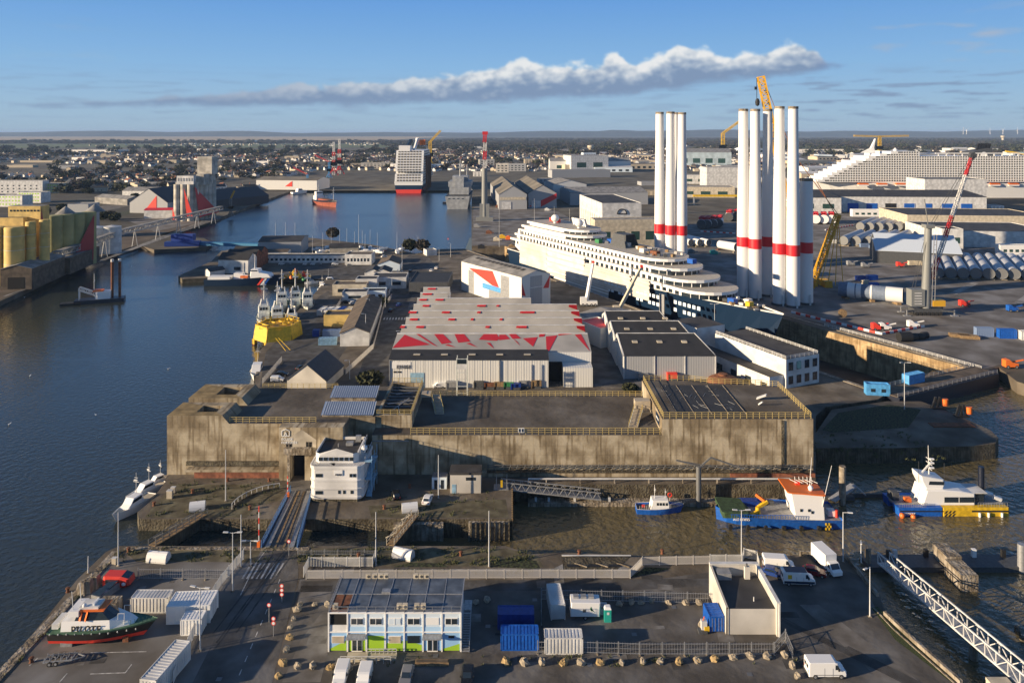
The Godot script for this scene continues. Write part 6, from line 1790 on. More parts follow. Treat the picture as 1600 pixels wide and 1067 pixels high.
		var up := V(0, s[3], 0)
		var wallm = M.clad_grey if i == 0 else M.clad_white
		b.quad(wallm, a, a + up, c + up, c); b.quad(wallm, c, c + up, f + up, f)
		b.quad(M.clad_white, e, e + up, a + up, a); b.tri(M.clad_white, e + up, V(s[0], s[5], s[4]), a + up); b.tri(wallm, c + up, V(s[6], s[5], s[4]), f + up)
		pw(t, "wall", b)
		b = Mb.new()
		var u1 := V(s[0] - 0.3, s[5] + 0.1, s[4])
		var u2 := V(s[6] + 0.3, s[5] + 0.1, s[4])
		b.quad(M.roof_black, a + up + V(-0.3, 0.05, 0.4), u1, u2, c + up + V(0.3, 0.05, 0.4)); b.quad(M.roof_black, f + up, u2, u1, e + up)
		b.bar(M.white, a + up, u1, 0.35); b.bar(M.white, u2, c + up, 0.3); b.bar(M.white, u1, u2, 0.3)
		pw(t, "roof", b)
		for k in 3:
			b = Mb.new()
			b.box(M.cream, V(s[0] + 5 + k * 8.5, s[5] - 1.6, s[4] + 5.4), V(1.8, 0.5, 1.6))
			pw(t, "skylight", b)
		if i == 0:
			for x in [s[0] + 0.1, 47.5, 57.6, s[1] - 0.1]:
				b = Mb.new()
				b.bar(M.white, V(x, 0, s[2] + 0.1), V(x, s[3], s[2] + 0.1), 0.3)
				pw(t, "downpipe", b)
		i += 1
	# tall white hall with red triangles, beside the dock
	var u := V(-0.58, 0, -0.815)
	var v := V(0.815, 0, -0.58)
	var n0 := V(4.4, 0, -345.5)
	t = thing("paint_hall", "tall white hall with red triangles and blue stripe beside the yacht", "hall", n0)
	var P := func(x: float, y: float, z: float) -> Vector3: return n0 + v * x + u * z + V(0, y, 0)
	b = Mb.new()
	b.quad(M.clad_white, P.call(0, 0, 53), P.call(0, 15, 53), P.call(0, 15, 0), P.call(0, 0, 0)); b.quad(M.clad_white, P.call(17, 0, 0), P.call(17, 15, 0), P.call(17, 15, 53), P.call(17, 0, 53))
	for z in [0.0, 53.0]: b.quad(M.clad_white, P.call(0, 0, z), P.call(0, 15, z), P.call(17, 15, z), P.call(17, 0, z)); b.tri(M.clad_white, P.call(0, 15, z), P.call(8.5, 17.2, z), P.call(17, 15, z))
	pw(t, "wall", b)
	b = Mb.new()
	b.quad(M.roof_grey, P.call(-0.4, 15, -0.3), P.call(-0.4, 15, 53.3), P.call(8.5, 17.4, 53.3), P.call(8.5, 17.4, -0.3)); b.quad(M.roof_grey, P.call(17.4, 15, 53.3), P.call(17.4, 15, -0.3), P.call(8.5, 17.4, -0.3), P.call(8.5, 17.4, 53.3))
	for k in 12: b.quad(M.roof_dark, P.call(5.2, 16.65, 6 + k * 3.6), P.call(5.2, 16.65, 8.6 + k * 3.6), P.call(7.2, 17.2, 8.6 + k * 3.6), P.call(7.2, 17.2, 6 + k * 3.6))
	pw(t, "roof", b)
	b = Mb.new()
	for q in [[46, 12.6, 24, 14.3, 17, 5.5]]: b.tri(M.red_bright, P.call(-0.06, q[1], q[0]), P.call(-0.06, q[3], q[2]), P.call(-0.06, q[5], q[4]))
	b.tri(M.red, P.call(0.3, 12.5, -0.06), P.call(2.4, 6.0, -0.06), P.call(0.3, 6.6, -0.06)); b.tri(M.red, P.call(17, 14.5, -0.06), P.call(12.6, 8.5, -0.06), P.call(16, 8.2, -0.06))
	pw(t, "red_paint", b, "stuff")
	b = Mb.new()
	b.quad(M.blue_sky, P.call(-0.08, 4.6, 33), P.call(-0.08, 7.2, 33), P.call(-0.08, 7.2, 17), P.call(-0.08, 4.6, 17)); b.quad(M.grey, P.call(-0.1, 0, 27), P.call(-0.1, 4.8, 27), P.call(-0.1, 4.8, 17), P.call(-0.1, 0, 17)); b.quad(M.grey, P.call(-0.05, 0, 46), P.call(-0.05, 11.6, 46), P.call(-0.05, 11.6, 41), P.call(-0.05, 0, 41)); b.quad(M.grey, P.call(-0.04, 2.5, 16.8), P.call(-0.04, 13.5, 16.8), P.call(-0.04, 13.5, 10), P.call(-0.04, 2.5, 10))
	b.quad(M.clad_grey, P.call(5, 0, -0.08), P.call(5, 14.8, -0.08), P.call(12, 14.8, -0.08), P.call(12, 0, -0.08)); b.bar(M.white, P.call(5, 9.5, -0.1), P.call(12, 9.5, -0.1), 0.4)
	pw(t, "door", b)
	# buildings of the spit: label, base point, size, rise, wall, roof, yaw, ridge along x, windows on front
	var W = M.white
	for s in [
		["long brown-roofed gabled shed beside the road", V(-62.6, 0, -286.51) + V(-0.5, 0, -29), V(11, 5.2, 58), 2.2, M.white, M.brown_roof, 0.09, false, 0],
		["white gabled cottage with grey slate roof behind the bunker", V(-62.62, 0, -238.04) + V(-2, 0, -8), V(13, 3.2, 16), 5.0, M.plaster, M.slate, -0.12, false, 0],
		["low yellow-fronted store left of the long brown shed", V(-75.78, 0, -315.82) + V(2, 0, -4), V(12, 4.5, 9), 0.0, M.silo_yellow, M.brown_roof, 0.05, false, 0],
		["cream flat-roofed store with brown roof near the inlet", V(-82, 0, -375.27) + V(0, 0, -5), V(17, 5.2, 10), 0.0, M.cream, M.brown_roof, 0.05, false, 2],
		["white cube-shaped unit right of the cream store", V(-75.11, 0, -382.78) + V(0, 0, -5), V(11, 6.4, 9), 0.0, W, M.roof_dark, 0.05, false, 0],
		["low white unit with dark roof in front of the cream store", V(-76.72, 0, -362.48) + V(0, 0, -4), V(12, 4.2, 8), 0.0, W, M.roof_dark, 0.05, false, 1],
		["pale unit with wide eaves on the corner by the fence", V(-68.49, 0, -366.64) + V(0, 0, -4), V(12, 3.8, 8), 0.0, M.panel_pale, M.roof_dark, 0.05, false, 3],
		["white street-side block with two windows below the small gables", V(-64.93, 0, -390.59) + V(0, 0, -8), V(18, 5.6, 14), 0.0, W, M.roof_dark, 0.05, false, 2],
		["small white gabled workshop, left of a pair", V(-78.76, 0, -419.7) + V(0, 0, -6), V(9, 3.6, 12), 1.8, W, M.roof_dark, 0.05, false, 0],
		["small white gabled workshop, right of a pair", V(-73.37, 0, -419.7) + V(0, 0, -6), V(9, 3.6, 12), 1.8, W, M.roof_dark, 0.05, false, 0],
		["gabled shed with brown roof standing at the roadside above the pair", V(-70.61, 0, -443) + V(-3, 0, -9), V(13, 4.0, 18), 2.4, M.panel_pale, M.brown_roof, 0.05, false, 0],
		["white flat-roofed office with seven tall windows by the marina", V(-95.47, 0, -462.3) + V(0, 0, -7), V(16.5, 6.0, 13), 0.0, W, M.brown_roof, 0.0, false, 7],
		["long low white building with a ribbon of dark windows", V(-127.82, 0, -469.1) + V(-2, 0, -5), V(58, 4.2, 9), 0.0, W, M.roof_dark, 0.0, false, 18],
		["big grey hangar with pale front on the spit's west side", V(-157.17, 0, -498.4) + V(0, 0, -16), V(28, 9.0, 28), 2.0, M.clad_grey, M.roof_dark, 0.1, true, 0],
		["low grey-roofed shed in front of the big hangar", V(-156.09, 0, -485.8) + V(-4, 0, -4), V(27, 4.5, 10), 1.0, M.clad_white, M.brown_roof, 0.1, true, 0],
		["white and red hall with three black roof ridges, nearest bay", V(-161.77, 0, -433) + V(0, 0, -7), V(18, 8.2, 12), 3.2, M.white, M.roof_black, -0.08, true, 0],
		["white and red hall with three black roof ridges, middle bay", V(-161.77, 0, -433) + V(-0.5, 0, -19.2), V(18, 8.2, 11.8), 3.2, M.brick_red, M.roof_black, -0.08, true, 0],
		["white and red hall with three black roof ridges, farthest bay", V(-161.77, 0, -433) + V(-1.2, 0, -31.2), V(18, 8.2, 11.8), 3.2, M.brick_red, M.roof_black, -0.08, true, 0],
		["white annex on the front of the three-ridged hall", V(-159.53, 0, -435) + V(0, 0, -1), V(8, 6.0, 5), 0.0, W, M.roof_dark, -0.08, false, 1],
		["small white box with ribbed doors on the front of the three-ridged hall", V(-168.87, 0, -437) + V(0, 0, -1), V(4.6, 6.4, 4), 0.0, M.clad_white, M.roof_grey, -0.08, false, 0],
		["dark gabled hut on the quay behind the patrol ship", V(-170.99, 0, -429.1), V(6, 3.2, 9), 1.4, M.white, M.slate, -0.7, false, 0],
		["flat black-roofed depot between road and workshop", V(-43.47, 0, -384.31) + V(1, 0, -10), V(20, 5.5, 30), 0.0, M.grey_dark, M.roof_black, 0.0, false, 0],
		["small white kiosk building at the road's upper bend", V(-54.95, 0, -501), V(7, 3.4, 8), 0.0, W, M.roof_grey, 0.4, false, 0],
		["low cream building on the dock quay behind the black sheds", V(35.37, 0, -305.73) + V(6, 0, -6), V(22, 6.0, 16), 1.5, M.clad_white, M.roof_grey, 0.5, false, 0],
		["white lean-to with red paint beside the dock road", V(30.22, 0, -289.11) + V(4, 0, -4), V(10, 7.0, 16), 0.0, M.clad_white, M.red, 0.5, false, 0],
		["grey marina shed with white gable among the boats", V(-116.53, 0, -503.7) + V(2, 0, -6), V(19, 4.6, 12), 2.0, M.cream, M.roof_dark, 0.2, true, 0],
	]:
		t = bld("quay_building", s[0], s[1], s[2], s[3], s[4], s[5], s[6], s[7])
		if s[8] > 0: openings(t, s[2], 0, s[8], s[2].y * 0.35, s[2].x / s[8] * 0.5, s[2].y * 0.32, M.glass)
	# white two-level building above the dry dock
	var nb := thing("dock_office", "white two-level dock office with roof railings beside the dry dock", "building", V(88, 0, -240))
	u = V(-0.42, 0, -0.907); v = V(0.907, 0, -0.42)
	n0 = V(87.8, 0, -239)
	var yw := atan2(v.z, v.x) * -1.0
	for s in [[7.2, 0.0, 17, 14.4, 9.4, 34, "main_block"], [-3.0, 0.0, 20, 6.0, 4.2, 38, "low_wing"], [3.0, 0.0, 47, 13, 10.2, 14, "rear_block"]]:
		b = Mb.new()
		b.box(M.white, n0 + v * s[0] + u * s[2], V(s[3], s[4], s[5]), yw, M.roof_dark)
		pw(nb, s[6], b)
	for k in 5:
		for s in [[-0.06, 6.0, M.glass], [-6.1, 1.4, M.glass]]:
			b = Mb.new()
			b.box(s[2], n0 + v * s[0] + u * (3.5 + k * 7), V(0.2, 1.9, 2.6), yw)
			pw(nb, "window", b)
	for k in 4:
		for y in [1.2, 5.6]:
			b = Mb.new()
			b.box(M.glass, n0 + v * (2.0 + k * 3.5) + u * -0.06 + V(0, y, 0), V(1.9, 2.6, 0.2), yw)
			pw(nb, "window", b)
	for s in [[0.2, 0.2, 14.2, 0.2], [0.2, 0.2, 0.2, 33.8], [14.2, 0.2, 14.2, 33.8]]:
		railing(nb, [n0 + v * s[0] + u * s[1] + V(0, 9.4, 0), n0 + v * s[2] + u * s[3] + V(0, 9.4, 0)], 1.0, 2.0, M.white, 0.05)
	# dry dock gate and the blue cabins on it
	t = thing("dock_gate", "dark steel floating gate closing the dry dock, with walkway", "dock gate", V(139, 0, -245))
	b = Mb.new()
	b.bar(M.navy_dark, V(117, -4.4, -233.2), V(163, -4.4, -256.8), 9.0, 9.6)
	pw(t, "caisson", b)
	b = Mb.new()
	b.bar(M.brown_roof, V(117, 0.5, -233.2), V(163, 0.5, -256.8), 7.5, 0.2)
	pw(t, "deck", b)
	for o in [-4.0, 4.0]: railing(t, [V(117 - o * 0.45, 0.5, -233.2 - o * 0.89), V(163 - o * 0.45, 0.5, -256.8 - o * 0.89)], 1.2, 2.5, M.galv, 0.05)
	lettering(t, "lettering", "DEFENSE D'ACCOSTER", M.white, V(127.2, -2.6, -233.5) - t.position, 1.0, 0.474)
	container("sky-blue container standing on the dry dock gate", V(131, 0.6, -243.5), 0.45, M.blue_sky, 7.6, "", 2.6, 3.0)
	t = bld("gate_cabin", "sky-blue cabin with two windows at the west end of the dock gate", V(114.48, 0, -233.97), V(7, 3.0, 2.6), 0.0, M.blue_sky, M.blue_sky, -0.15)
	openings(t, V(7, 3, 2.6), 0, 2, 1.1, 1.3, 1.0, M.glass)
	lamp_post("tall floodlight mast beside the blue cabin on the breakwater", V(116.28, 0, -221), 14.0, [0.4, 2.8], "")
	for s in [[1466, 638, "left orange-drummed black fender frame on the breakwater"], [1503, 651, "right orange-drummed black fender frame on the breakwater"]]:
		t = thing("fender_frame", s[2], "fender", V((s[0] - 800.0) * 82.0 / (s[1] - 207.0), 0, -1167.0 * 82.0 / (s[1] - 207.0)))
		b = Mb.new()
		for x in [-1.0, 0.2]: b.bar(M.black, V(x - 0.6, 0, 0), V(x + 0.4, 3.4, 0), 0.5); b.bar(M.black, V(x + 1.4, 0, 0), V(x + 0.4, 3.4, 0), 0.4)
		b.box(M.black, Vector3.ZERO, V(3.6, 0.5, 2.0))
		part(t, "frame", b)
		b = Mb.new()
		b.tube(M.orange, V(2.2, 0.9, 0), V(2.2, 2.8, 0), 0.85, 0.85, 12)
		part(t, "drum", b)
	b = Mb.new()
	b.sheet(M.grass, PackedVector2Array([Vector2(85.53, -205.79), Vector2(95.48, -218.48), Vector2(113.84, -225.16), Vector2(121.2, -221), Vector2(110.28, -207.58), Vector2(87.42, -204.04)]), 0.02)
	ground_piece("grass", b, "stuff")
	b = Mb.new()
	b.bb(M.rust, V(117.4, 0, -207.58), V(129.03, 0.25, -210.6))
	solo("steel_hatch", "dark steel hatch plate set into the breakwater head", "hatch", b)
	# coping and rail along the dry dock
	b = Mb.new()
	b.bar(M.concrete, V(162.2, 0.1, -257), V(40, 0.1, -495), 1.6, 0.2); b.bar(M.concrete, V(116.4, 0.1, -234), V(-34, 0.1, -526), 1.6, 0.2)
	b.bar(M.dock_wall, V(161.4, -7.2, -256.9), V(-5.2, -7.2, -540), 0.3, 14.0)
	ground_piece("quay_wall", b)
	t = thing("dock_railing", "long white railing along the far edge of the dry dock", "railing", V(140, 0, -296))
	railing(t, [V(162.4, 0.2, -258), V(132.4, 0.2, -316)], 1.1, 2.0, M.white, 0.05)
	t = thing("mound_cover", "low brown domed bunker vent behind the east roof", "vent", V(69.38, 0, -245.37))
	b = Mb.new()
	b.lathe(M.rust, Vector3.ZERO, [Vector2(5.2, 0), Vector2(4.6, 1.2), Vector2(3.0, 2.0), Vector2(1.5, 2.3), Vector2(1.5, 2.8), Vector2(0, 2.9)], 14)
	part(t, "dome", b)
	tree("round green bush behind the striped roofs", V(-45.97, 0, -241.65), 4.2, 4.4, M.crown, "")
	tree("small bush at the corner of the container yard", V(-63.17, 0, -354.42), 4.0, 3.5, M.crown, "")
	tree("dark bush beside the foot of the black sheds", V(37.46, 0, -236.28), 2.6, 2.4, M.crown, "")
	# clutter in front of the lean-to
	vehicle("van", "white van parked in front of the workshop's blue door", V(-23.43, 0, -239.83), PI + 0.15, M.white_clean)
	t = thing("stair_tower", "green steel access tower with grey panels behind the middle roof", "tower", V(-15.41, 0, -230.59))
	b = Mb.new()
	for x in [-1.6, 1.6]:
		for z in [-1.4, 1.4]: b.bar(M.mast_green, V(x, 0, z), V(x, 12.8, z), 0.25)
	for k in 6: b.bar(M.mast_green, V(-1.6, 2 + k * 2.1, 1.4), V(1.6, 2 + k * 2.1, 1.4), 0.16)
	part(t, "frame", b)
	b = Mb.new()
	b.box(M.glass, V(0, 11.0, 1.45), V(3.0, 1.3, 0.1)); b.box(M.white, V(0, 9.4, 1.45), V(3.0, 1.4, 0.1))
	part(t, "panel", b)
	i = 0
	for s in [[705, 607, M.galv], [780, 606, M.wood], [795, 606, M.green], [806, 607, M.blue_deep], [818, 605, M.grey], [838, 605, M.wood], [765, 606, M.rust], [748, 606, M.grey_dark], [1005, 592, M.galv], [1050, 593, M.red_bright]]:
		b = Mb.new()
		b.box(s[2], Vector3.ZERO, V(3.2, R.randf_range(1.2, 2.6), 2.0)); b.box(M.grey_dark, V(0.3, 0, 1.3), V(2.4, 0.7, 0.5)); b.bar(s[2], V(-1.6, 0, 1.2), V(-1.6, 2.2, 1.2), 0.15)
		solo("material_bin", "%s bin of scrap from the left along the foot of the sheds" % ordinal(i), "bin", b, V((s[0] - 800.0) * 82.0 / (s[1] - 207.0), 0, -1167.0 * 82.0 / (s[1] - 207.0)), 0.0, "bins along the sheds")
		i += 1
	# containers in the yard by the navy boats
	i = 0
	for s in [[506, M.white], [517, M.white], [527, M.white], [537, M.blue_deep], [547, M.cream], [556, M.white], [566, M.white], [576, M.silo_yellow], [585, M.blue_pale]]:
		container("%s container from the left in the yard row, %s" % [ordinal(i), ["white", "white", "white", "navy blue", "cream", "white", "white", "yellow", "pale blue"][i]], V(-85.71, 0, -333.43) + V((s[0] - 506) * 0.285, 0, -4), -PI / 2 - 0.1, s[1], 8.0, "containers in the yard row")
		i += 1
	container("light blue container body on blocks near the long shed", V(-71.35, 0, -289.11), 0.1, M.blue_pale, 7.0)
	container("grey-blue tank container behind the light blue one", V(-72.72, 0, -300.92), 0.1, M.blue_roof, 7.0)
	container("small blue box near the yellow barge", V(-78.91, 0, -300.92), 0.0, M.blue_deep, 2.6)
	# parked and driving cars
	i = 0
	for s in [[433, 596, 0.1, 0], [440, 587, 0.0, 1], [469, 577, 1.2, 1], [487, 576, 1.2, 1], [515, 504, 0.3, 2], [540, 474, 0.3, 1], [552, 475, 0.5, 0], [551, 463, 0.2, 2], [611, 487, 1.4, 1], [623, 478, 1.4, 3], [629, 444, 1.5, 0], [622, 438, 1.5, 0], [628, 427, 1.5, 2], [641, 425, 1.5, 1], [576, 433, 1.2, 0], [523, 414, 0.1, 0], [546, 416, 0.1, 2], [440, 414, 0.1, 0], [449, 414, 0.1, 2], [478, 414, 0.1, 0], [484, 414, 0.1, 2], [490, 414, 0.1, 0], [497, 414, 0.1, 2], [600, 402, 0.6, 0], [668, 430, 1.4, 2], [674, 424, 1.4, 0], [682, 420, 1.4, 0], [742, 474, 0.2, 0]]:
		vehicle("van" if i in [0, 27] else "car", "%s %s seen going up the spit from the bunker, in yard or road" % [ordinal(i), ["white car", "black car", "grey car", "blue car"][s[3]]], V((s[0] - 800.0) * 82.0 / (s[1] - 207.0), 0, -1167.0 * 82.0 / (s[1] - 207.0)), s[2], [M.white_clean, M.car_black, M.car_grey, M.car_blue][s[3]], "cars on the spit")
		i += 1
	# walls and lamps along the road
	fence("grey concrete panel wall along the west side of the road", [V(-56.4, 0, -253.16), V(-52.64, 0, -283.12), V(-60.07, 0, -350.53), V(-59.75, 0, -370.91)], "slat", 2.0, 4.0, M.fence_grey)
	fence("panel wall between the container yard and the stores", [V(-80.56, 0, -335.77), V(-82.62, 0, -361.11), V(-80.73, 0, -369.47), V(-61.58, 0, -366.64)], "slat", 2.0, 4.0, M.fence_grey)
	fence("white wall along the roadside white block", [V(-62.06, 0, -375.27), V(-66.95, 0, -439)], "slat", 2.2, 5.0, M.white)
	fence("slatted gate fence beside the small white patrol boat", [V(-81.37, 0, -243.5), V(-82.46, 0, -267.3)], "slat", 2.0, 3.5, M.fence_grey)
	i = 0
	for s in [[546, 593, 30], [571, 530, 40], [626, 562, 45], [576, 503, 20], [602, 480, 25], [612, 455, 22], [628, 425, 28], [628, 405, 22], [597, 440, 18], [655, 392, 20], [560, 395, 60], [577, 495, 28], [686, 408, 20], [704, 402, 22], [653, 390, 22]]:
		lamp_post("%s lamp post from the south along the spit road" % ordinal(i), V((s[0] - 800.0) * 82.0 / (s[1] - 207.0), 0, -1167.0 * 82.0 / (s[1] - 207.0)), s[2] * 82.0 / (s[1] - 207.0), [2.8] if s[2] < 50 else [], "lamp posts on the spit")
		i += 1
	lamp_post("tall lamp mast by the yacht's bow between the sheds", V(78.06, 0, -287.37), 16, [0.0, PI], "")
	# boats laid up ashore at the marina
	i = 0
	var proto: Node3D = null
	for p in PackedVector2Array([Vector2(-177.43, -559.6), Vector2(-171.07, -550), Vector2(-171.24, -562.9), Vector2(-164.95, -553.1), Vector2(-163.04, -559.6), Vector2(-133.58, -514.5), Vector2(-128.18, -503.7), Vector2(-129.24, -520.1), Vector2(-124.1, -511.7), Vector2(-124.8, -525.8), Vector2(-120.33, -520.1), Vector2(-115.76, -511.7), Vector2(-116.69, -525.8), Vector2(-111.7, -517.3), Vector2(-107.73, -509), Vector2(-107.54, -522.9), Vector2(-103.16, -514.5), Vector2(-98.92, -506.3), Vector2(-98.93, -520.1), Vector2(-94.72, -511.7), Vector2(-90.63, -503.7), Vector2(-89.94, -514.5), Vector2(-130.53, -488.2), Vector2(-120.71, -485.8), Vector2(-77.68, -503.7), Vector2(-75.86, -511.7), Vector2(-97.72, -495.8)]):
		if i == 0: proto = yard_boat("first laid-up sailing boat with mast in the marina yard")
		var o := proto if i == 0 else dup(proto, Vector3.ZERO, 0, "%s laid-up white boat in the marina yard, counted from the west" % ordinal(i))
		o.position = V(p.x, 0, p.y); o.rotation.y = R.randf() * 3
		if i % 2 == 1:
			for c in o.get_children():
				if String(c.name).begins_with("mast"): o.remove_child(c); c.free()
		if i == 21: recolor(o, "hull", M.red_bright)
		i += 1
	# heap of channel buoys
	t = thing("buoy_heap", "heap of yellow, green and red channel buoys on the quay", "buoys", V(-121.2, 0, -419.7))
	for k in 26:
		b = Mb.new()
		var m = [M.yellow, M.green, M.red_bright, M.black, M.orange][k % 5] if k > 8 else M.yellow
		b.lathe(m, Vector3.ZERO, [Vector2(0.2, 0), Vector2(1.0, 0.3), Vector2(1.1, 1.1), Vector2(0.4, 1.6), Vector2(0.25, 2.6), Vector2(0, 2.7)], 8)
		var o := part(t, "buoy", b)
		o.position = V(R.randf_range(-7, 7), 0, R.randf_range(-5, 5)); o.position.y = maxf(0, 3.0 - absf(o.position.x) * 0.6 + o.position.z * -0.2) * R.randf_range(0.3, 1.0); o.rotation = V(R.randf() * 0.8, 0, R.randf() * 0.8)

func yard_boat(label: String) -> Node3D:
	var t := thing("laid_up_boat", label, "sailing boat", Vector3.ZERO, 0.0, "boats laid up in the marina yard")
	var b := Mb.new()
	b.t = Transform3D(Basis.IDENTITY, V(0, 1.4, 0))
	hull(b, 9.0, 3.0, 0.9, 0.9, 1.3, [[M.navy, 0.0, 0.25], [M.white_clean, 0.25, 1.0]], M.white, 0.9, 1.0, 2.0, 0.7, 8)
	part(t, "hull", b)
	b = Mb.new()
	b.t = Transform3D(Basis.IDENTITY, V(0, 2.2, 0))
	side_shape(b, M.white_clean, [Vector2(-2, 0), Vector2(2.4, 0), Vector2(1.4, 0.7), Vector2(-1.8, 0.8)], 0.9)
	b.bar(M.wood, V(-1, -2.2, 0), V(-1, -1.2, 0), 0.5)
	part(t, "cabin", b)
	b = Mb.new()
	b.tube(M.lamp, V(0.4, 2.2, 0), V(0.4, 14.5, 0), 0.1, 0.07, 5); b.bar(M.lamp, V(0.4, 3.6, 0), V(-3, 3.6, 0), 0.12)
	part(t, "mast", b)
	return t

func leaf_crown(r: float, h: float, m, n: int) -> Mb:
	var b := Mb.new()
	for k in n:
		var d := V(R.randfn(), R.randfn() * 0.9, R.randfn()).normalized() * pow(R.randf(), 0.4)
		var c := V(d.x * r, h * 0.55 + d.y * h * 0.45, d.z * r)
		var s := r * R.randf_range(0.12, 0.26)
		var q := Basis(V(R.randf() - 0.5, R.randf() - 0.5, R.randf() - 0.5).normalized(), R.randf() * 6)
		b.tri(m, c + q * V(-s, 0, -s), c + q * V(s, 0, 0), c + q * V(-s * 0.4, s * 0.3, s))
		b.tri(m, c + q * V(s, s * 0.3, -s), c + q * V(-s, 0, 0.2 * s), c + q * V(s * 0.4, -s * 0.3, s))
	return b

func tree(label: String, at: Vector3, r: float, h: float, m, group: String) -> Node3D:
	var t := thing("tree", label, "tree", at, 0.0, group)
	part(t, "crown", leaf_crown(r, h, m, 420))
	var b := Mb.new()
	b.tube(M.trunk, Vector3.ZERO, V(0, h * 0.6, 0), r * 0.09, r * 0.04, 6)
	for k in 5: b.tube(M.trunk, V(0, h * 0.3, 0), V(cos(k * 1.3) * r * 0.6, h * 0.75, sin(k * 1.3) * r * 0.6), r * 0.04, r * 0.015, 4)
	part(t, "trunk", b)
	return t

func make_yacht() -> void:
	var t := thing("yacht_under_construction", "huge unfinished white yacht with blue hull and rounded tiers in the dry dock", "ship", V(109, 0, -299), -1.07)
	var b := Mb.new()
	b.t = Transform3D(Basis.IDENTITY, V(-104, 0, 0))
	hull(b, 208, 29, 11.5, 8.5, 9.5, [[M.rust, 0.0, 0.2], [M.navy, 0.2, 0.97], [M.white, 0.97, 1.0]], M.deck_wood, 0.95, 10, 2.0, 0.95, 26)
	part(t, "hull", b)
	# rounded deck tiers: front s, rear s, half width, floor, top
	var n := 0
	for q in [[30, 196, 14.0, 9.2, 12.6], [41, 204, 13.8, 12.6, 16.0], [52, 199, 13.4, 16.0, 19.4], [61, 195, 12.6, 19.4, 22.4], [128, 192, 12.4, 22.4, 25.2], [132, 188, 10.8, 25.2, 27.8]]:
		var lay := func(inset: float) -> PackedVector2Array:
			var o := PackedVector2Array()
			for k in 13:
				var a := -PI / 2 + PI * k / 12
				o.append(Vector2(-q[0] - 14 + cos(a) * (14 - inset), sin(a) * (q[2] - inset)))
			o.append(Vector2(-q[1] + inset, q[2] - inset)); o.append(Vector2(-q[1] + inset, -q[2] + inset))
			return o
		b = Mb.new()
		b.prism(M.glass, lay.call(1.6), q[3], q[4] - 0.9)
		var dk := part(t, "deck", b)
		b = Mb.new()
		b.prism(M.white_clean, lay.call(0.0), q[4] - 1.3, q[4], M.deck_pale, true)
		part(dk, "bulwark", b)
		b = Mb.new()
		for k in 34: b.bb(M.white_clean, V(-q[0] - 16 - k * (q[1] - q[0] - 18) / 34.0, q[3], q[2] - 1.7), V(-q[0] - 17.6 - k * (q[1] - q[0] - 18) / 34.0, q[4] - 1.2, q[2] - 1.2))
		for k in 9:
			var a := -PI / 2.4 + k * PI / 9.6
			b.box(M.white_clean, V(-q[0] - 14 + cos(a) * 12.5, q[3], sin(a) * (q[2] - 1.5)), V(0.3, q[4] - q[3] - 1, 0.3))
		part(dk, "mullion", b, "stuff")
		n += 1
	# pale sheeting over the near side
	for q in [[66, 120, 3.0, 12.4, 14.9, 0], [120, 158, 0.5, 15.8, 14.95, 1], [158, 190, 2.0, 15.8, 14.9, 0], [98, 150, -3.5, 4.0, 15.1, 2]]:
		b = Mb.new()
		for k in 6: b.quad([M.tarp, M.white, M.white_clean][q[5]], V(-q[0] - (q[1] - q[0]) * k / 6.0, q[2], q[4]), V(-q[0] - (q[1] - q[0]) * k / 6.0, q[3], q[4] - 0.5), V(-q[0] - (q[1] - q[0]) * (k + 1) / 6.0, q[3], q[4] - 0.5), V(-q[0] - (q[1] - q[0]) * (k + 1) / 6.0, q[2], q[4] + 0.12 * (k % 2)))
		for k in 5: b.bar(M.tarp, V(-q[0], lerpf(q[2], q[3], k / 5.0) + 1.5, q[4] + 0.05), V(-q[1], lerpf(q[2], q[3], k / 5.0) + 1.5, q[4] + 0.05), 0.2, 0.7)
		part(t, "sheeting", b)
	b = Mb.new()
	b.box(M.panel_pale, Vector3.ZERO, V(1.9, 1.6, 0.3))
	var wm := b.mesh()
	for k in 24:
		if k in [6, 7, 8, 15]: continue
		for y in [5.2, 1.8]:
			if y < 2 and k % 4 == 0: continue
			var o := part(t, "window", wm)
			o.position = V(-34 - k * 2.9, y, 13.6 + minf(1.1, k * 0.09))
	b = Mb.new()
	b.box(M.grey, V(-57, -9, 14.6), V(3.4, 17, 0.5))
	part(t, "hull_scaffold", b)
	for q in [[-141, 28, 4], [-168, 28, 3]]:
		b = Mb.new()
		b.lathe(M.white_clean, V(q[0], q[1], q[2]), [Vector2(0.9, 0), Vector2(1.0, 0.8), Vector2(2.1, 1.8), Vector2(2.5, 3.0), Vector2(2.0, 4.2), Vector2(1.0, 5.0), Vector2(0, 5.2)], 14)
		part(t, "radome", b)
	b = Mb.new()
	b.loft(M.grey_dark, [[V(-98, 22, 4), V(-101, 29, 3), V(-101, 29, -4), V(-98, 22, -5)], [V(-112, 22, 4), V(-110, 29, 3), V(-110, 29, -4), V(-112, 22, -5)]], true)
	part(t, "funnel", b)
	for q in [[-172, M.red_bright, 4], [-178, M.red_bright, 4], [-118, M.blue, 3], [-49, M.blue, 3], [-112, M.grey, 4], [-105, M.white, 5], [-90, M.wood, 4], [-84, M.white, 3], [-75, M.rust, 4], [-24, M.blue, 3], [-16, M.yellow, 2], [-20, M.white, 2], [-121, M.green, 3]]:
		b = Mb.new()
		b.box(q[1], V(q[0], 9.4 if q[0] > -30 else (22.5 if q[0] > -128 else 28.0), R.randf_range(-2, 5)), V(q[2] * 1.2, 2.0, 2.4))
		part(t, "site_box", b)
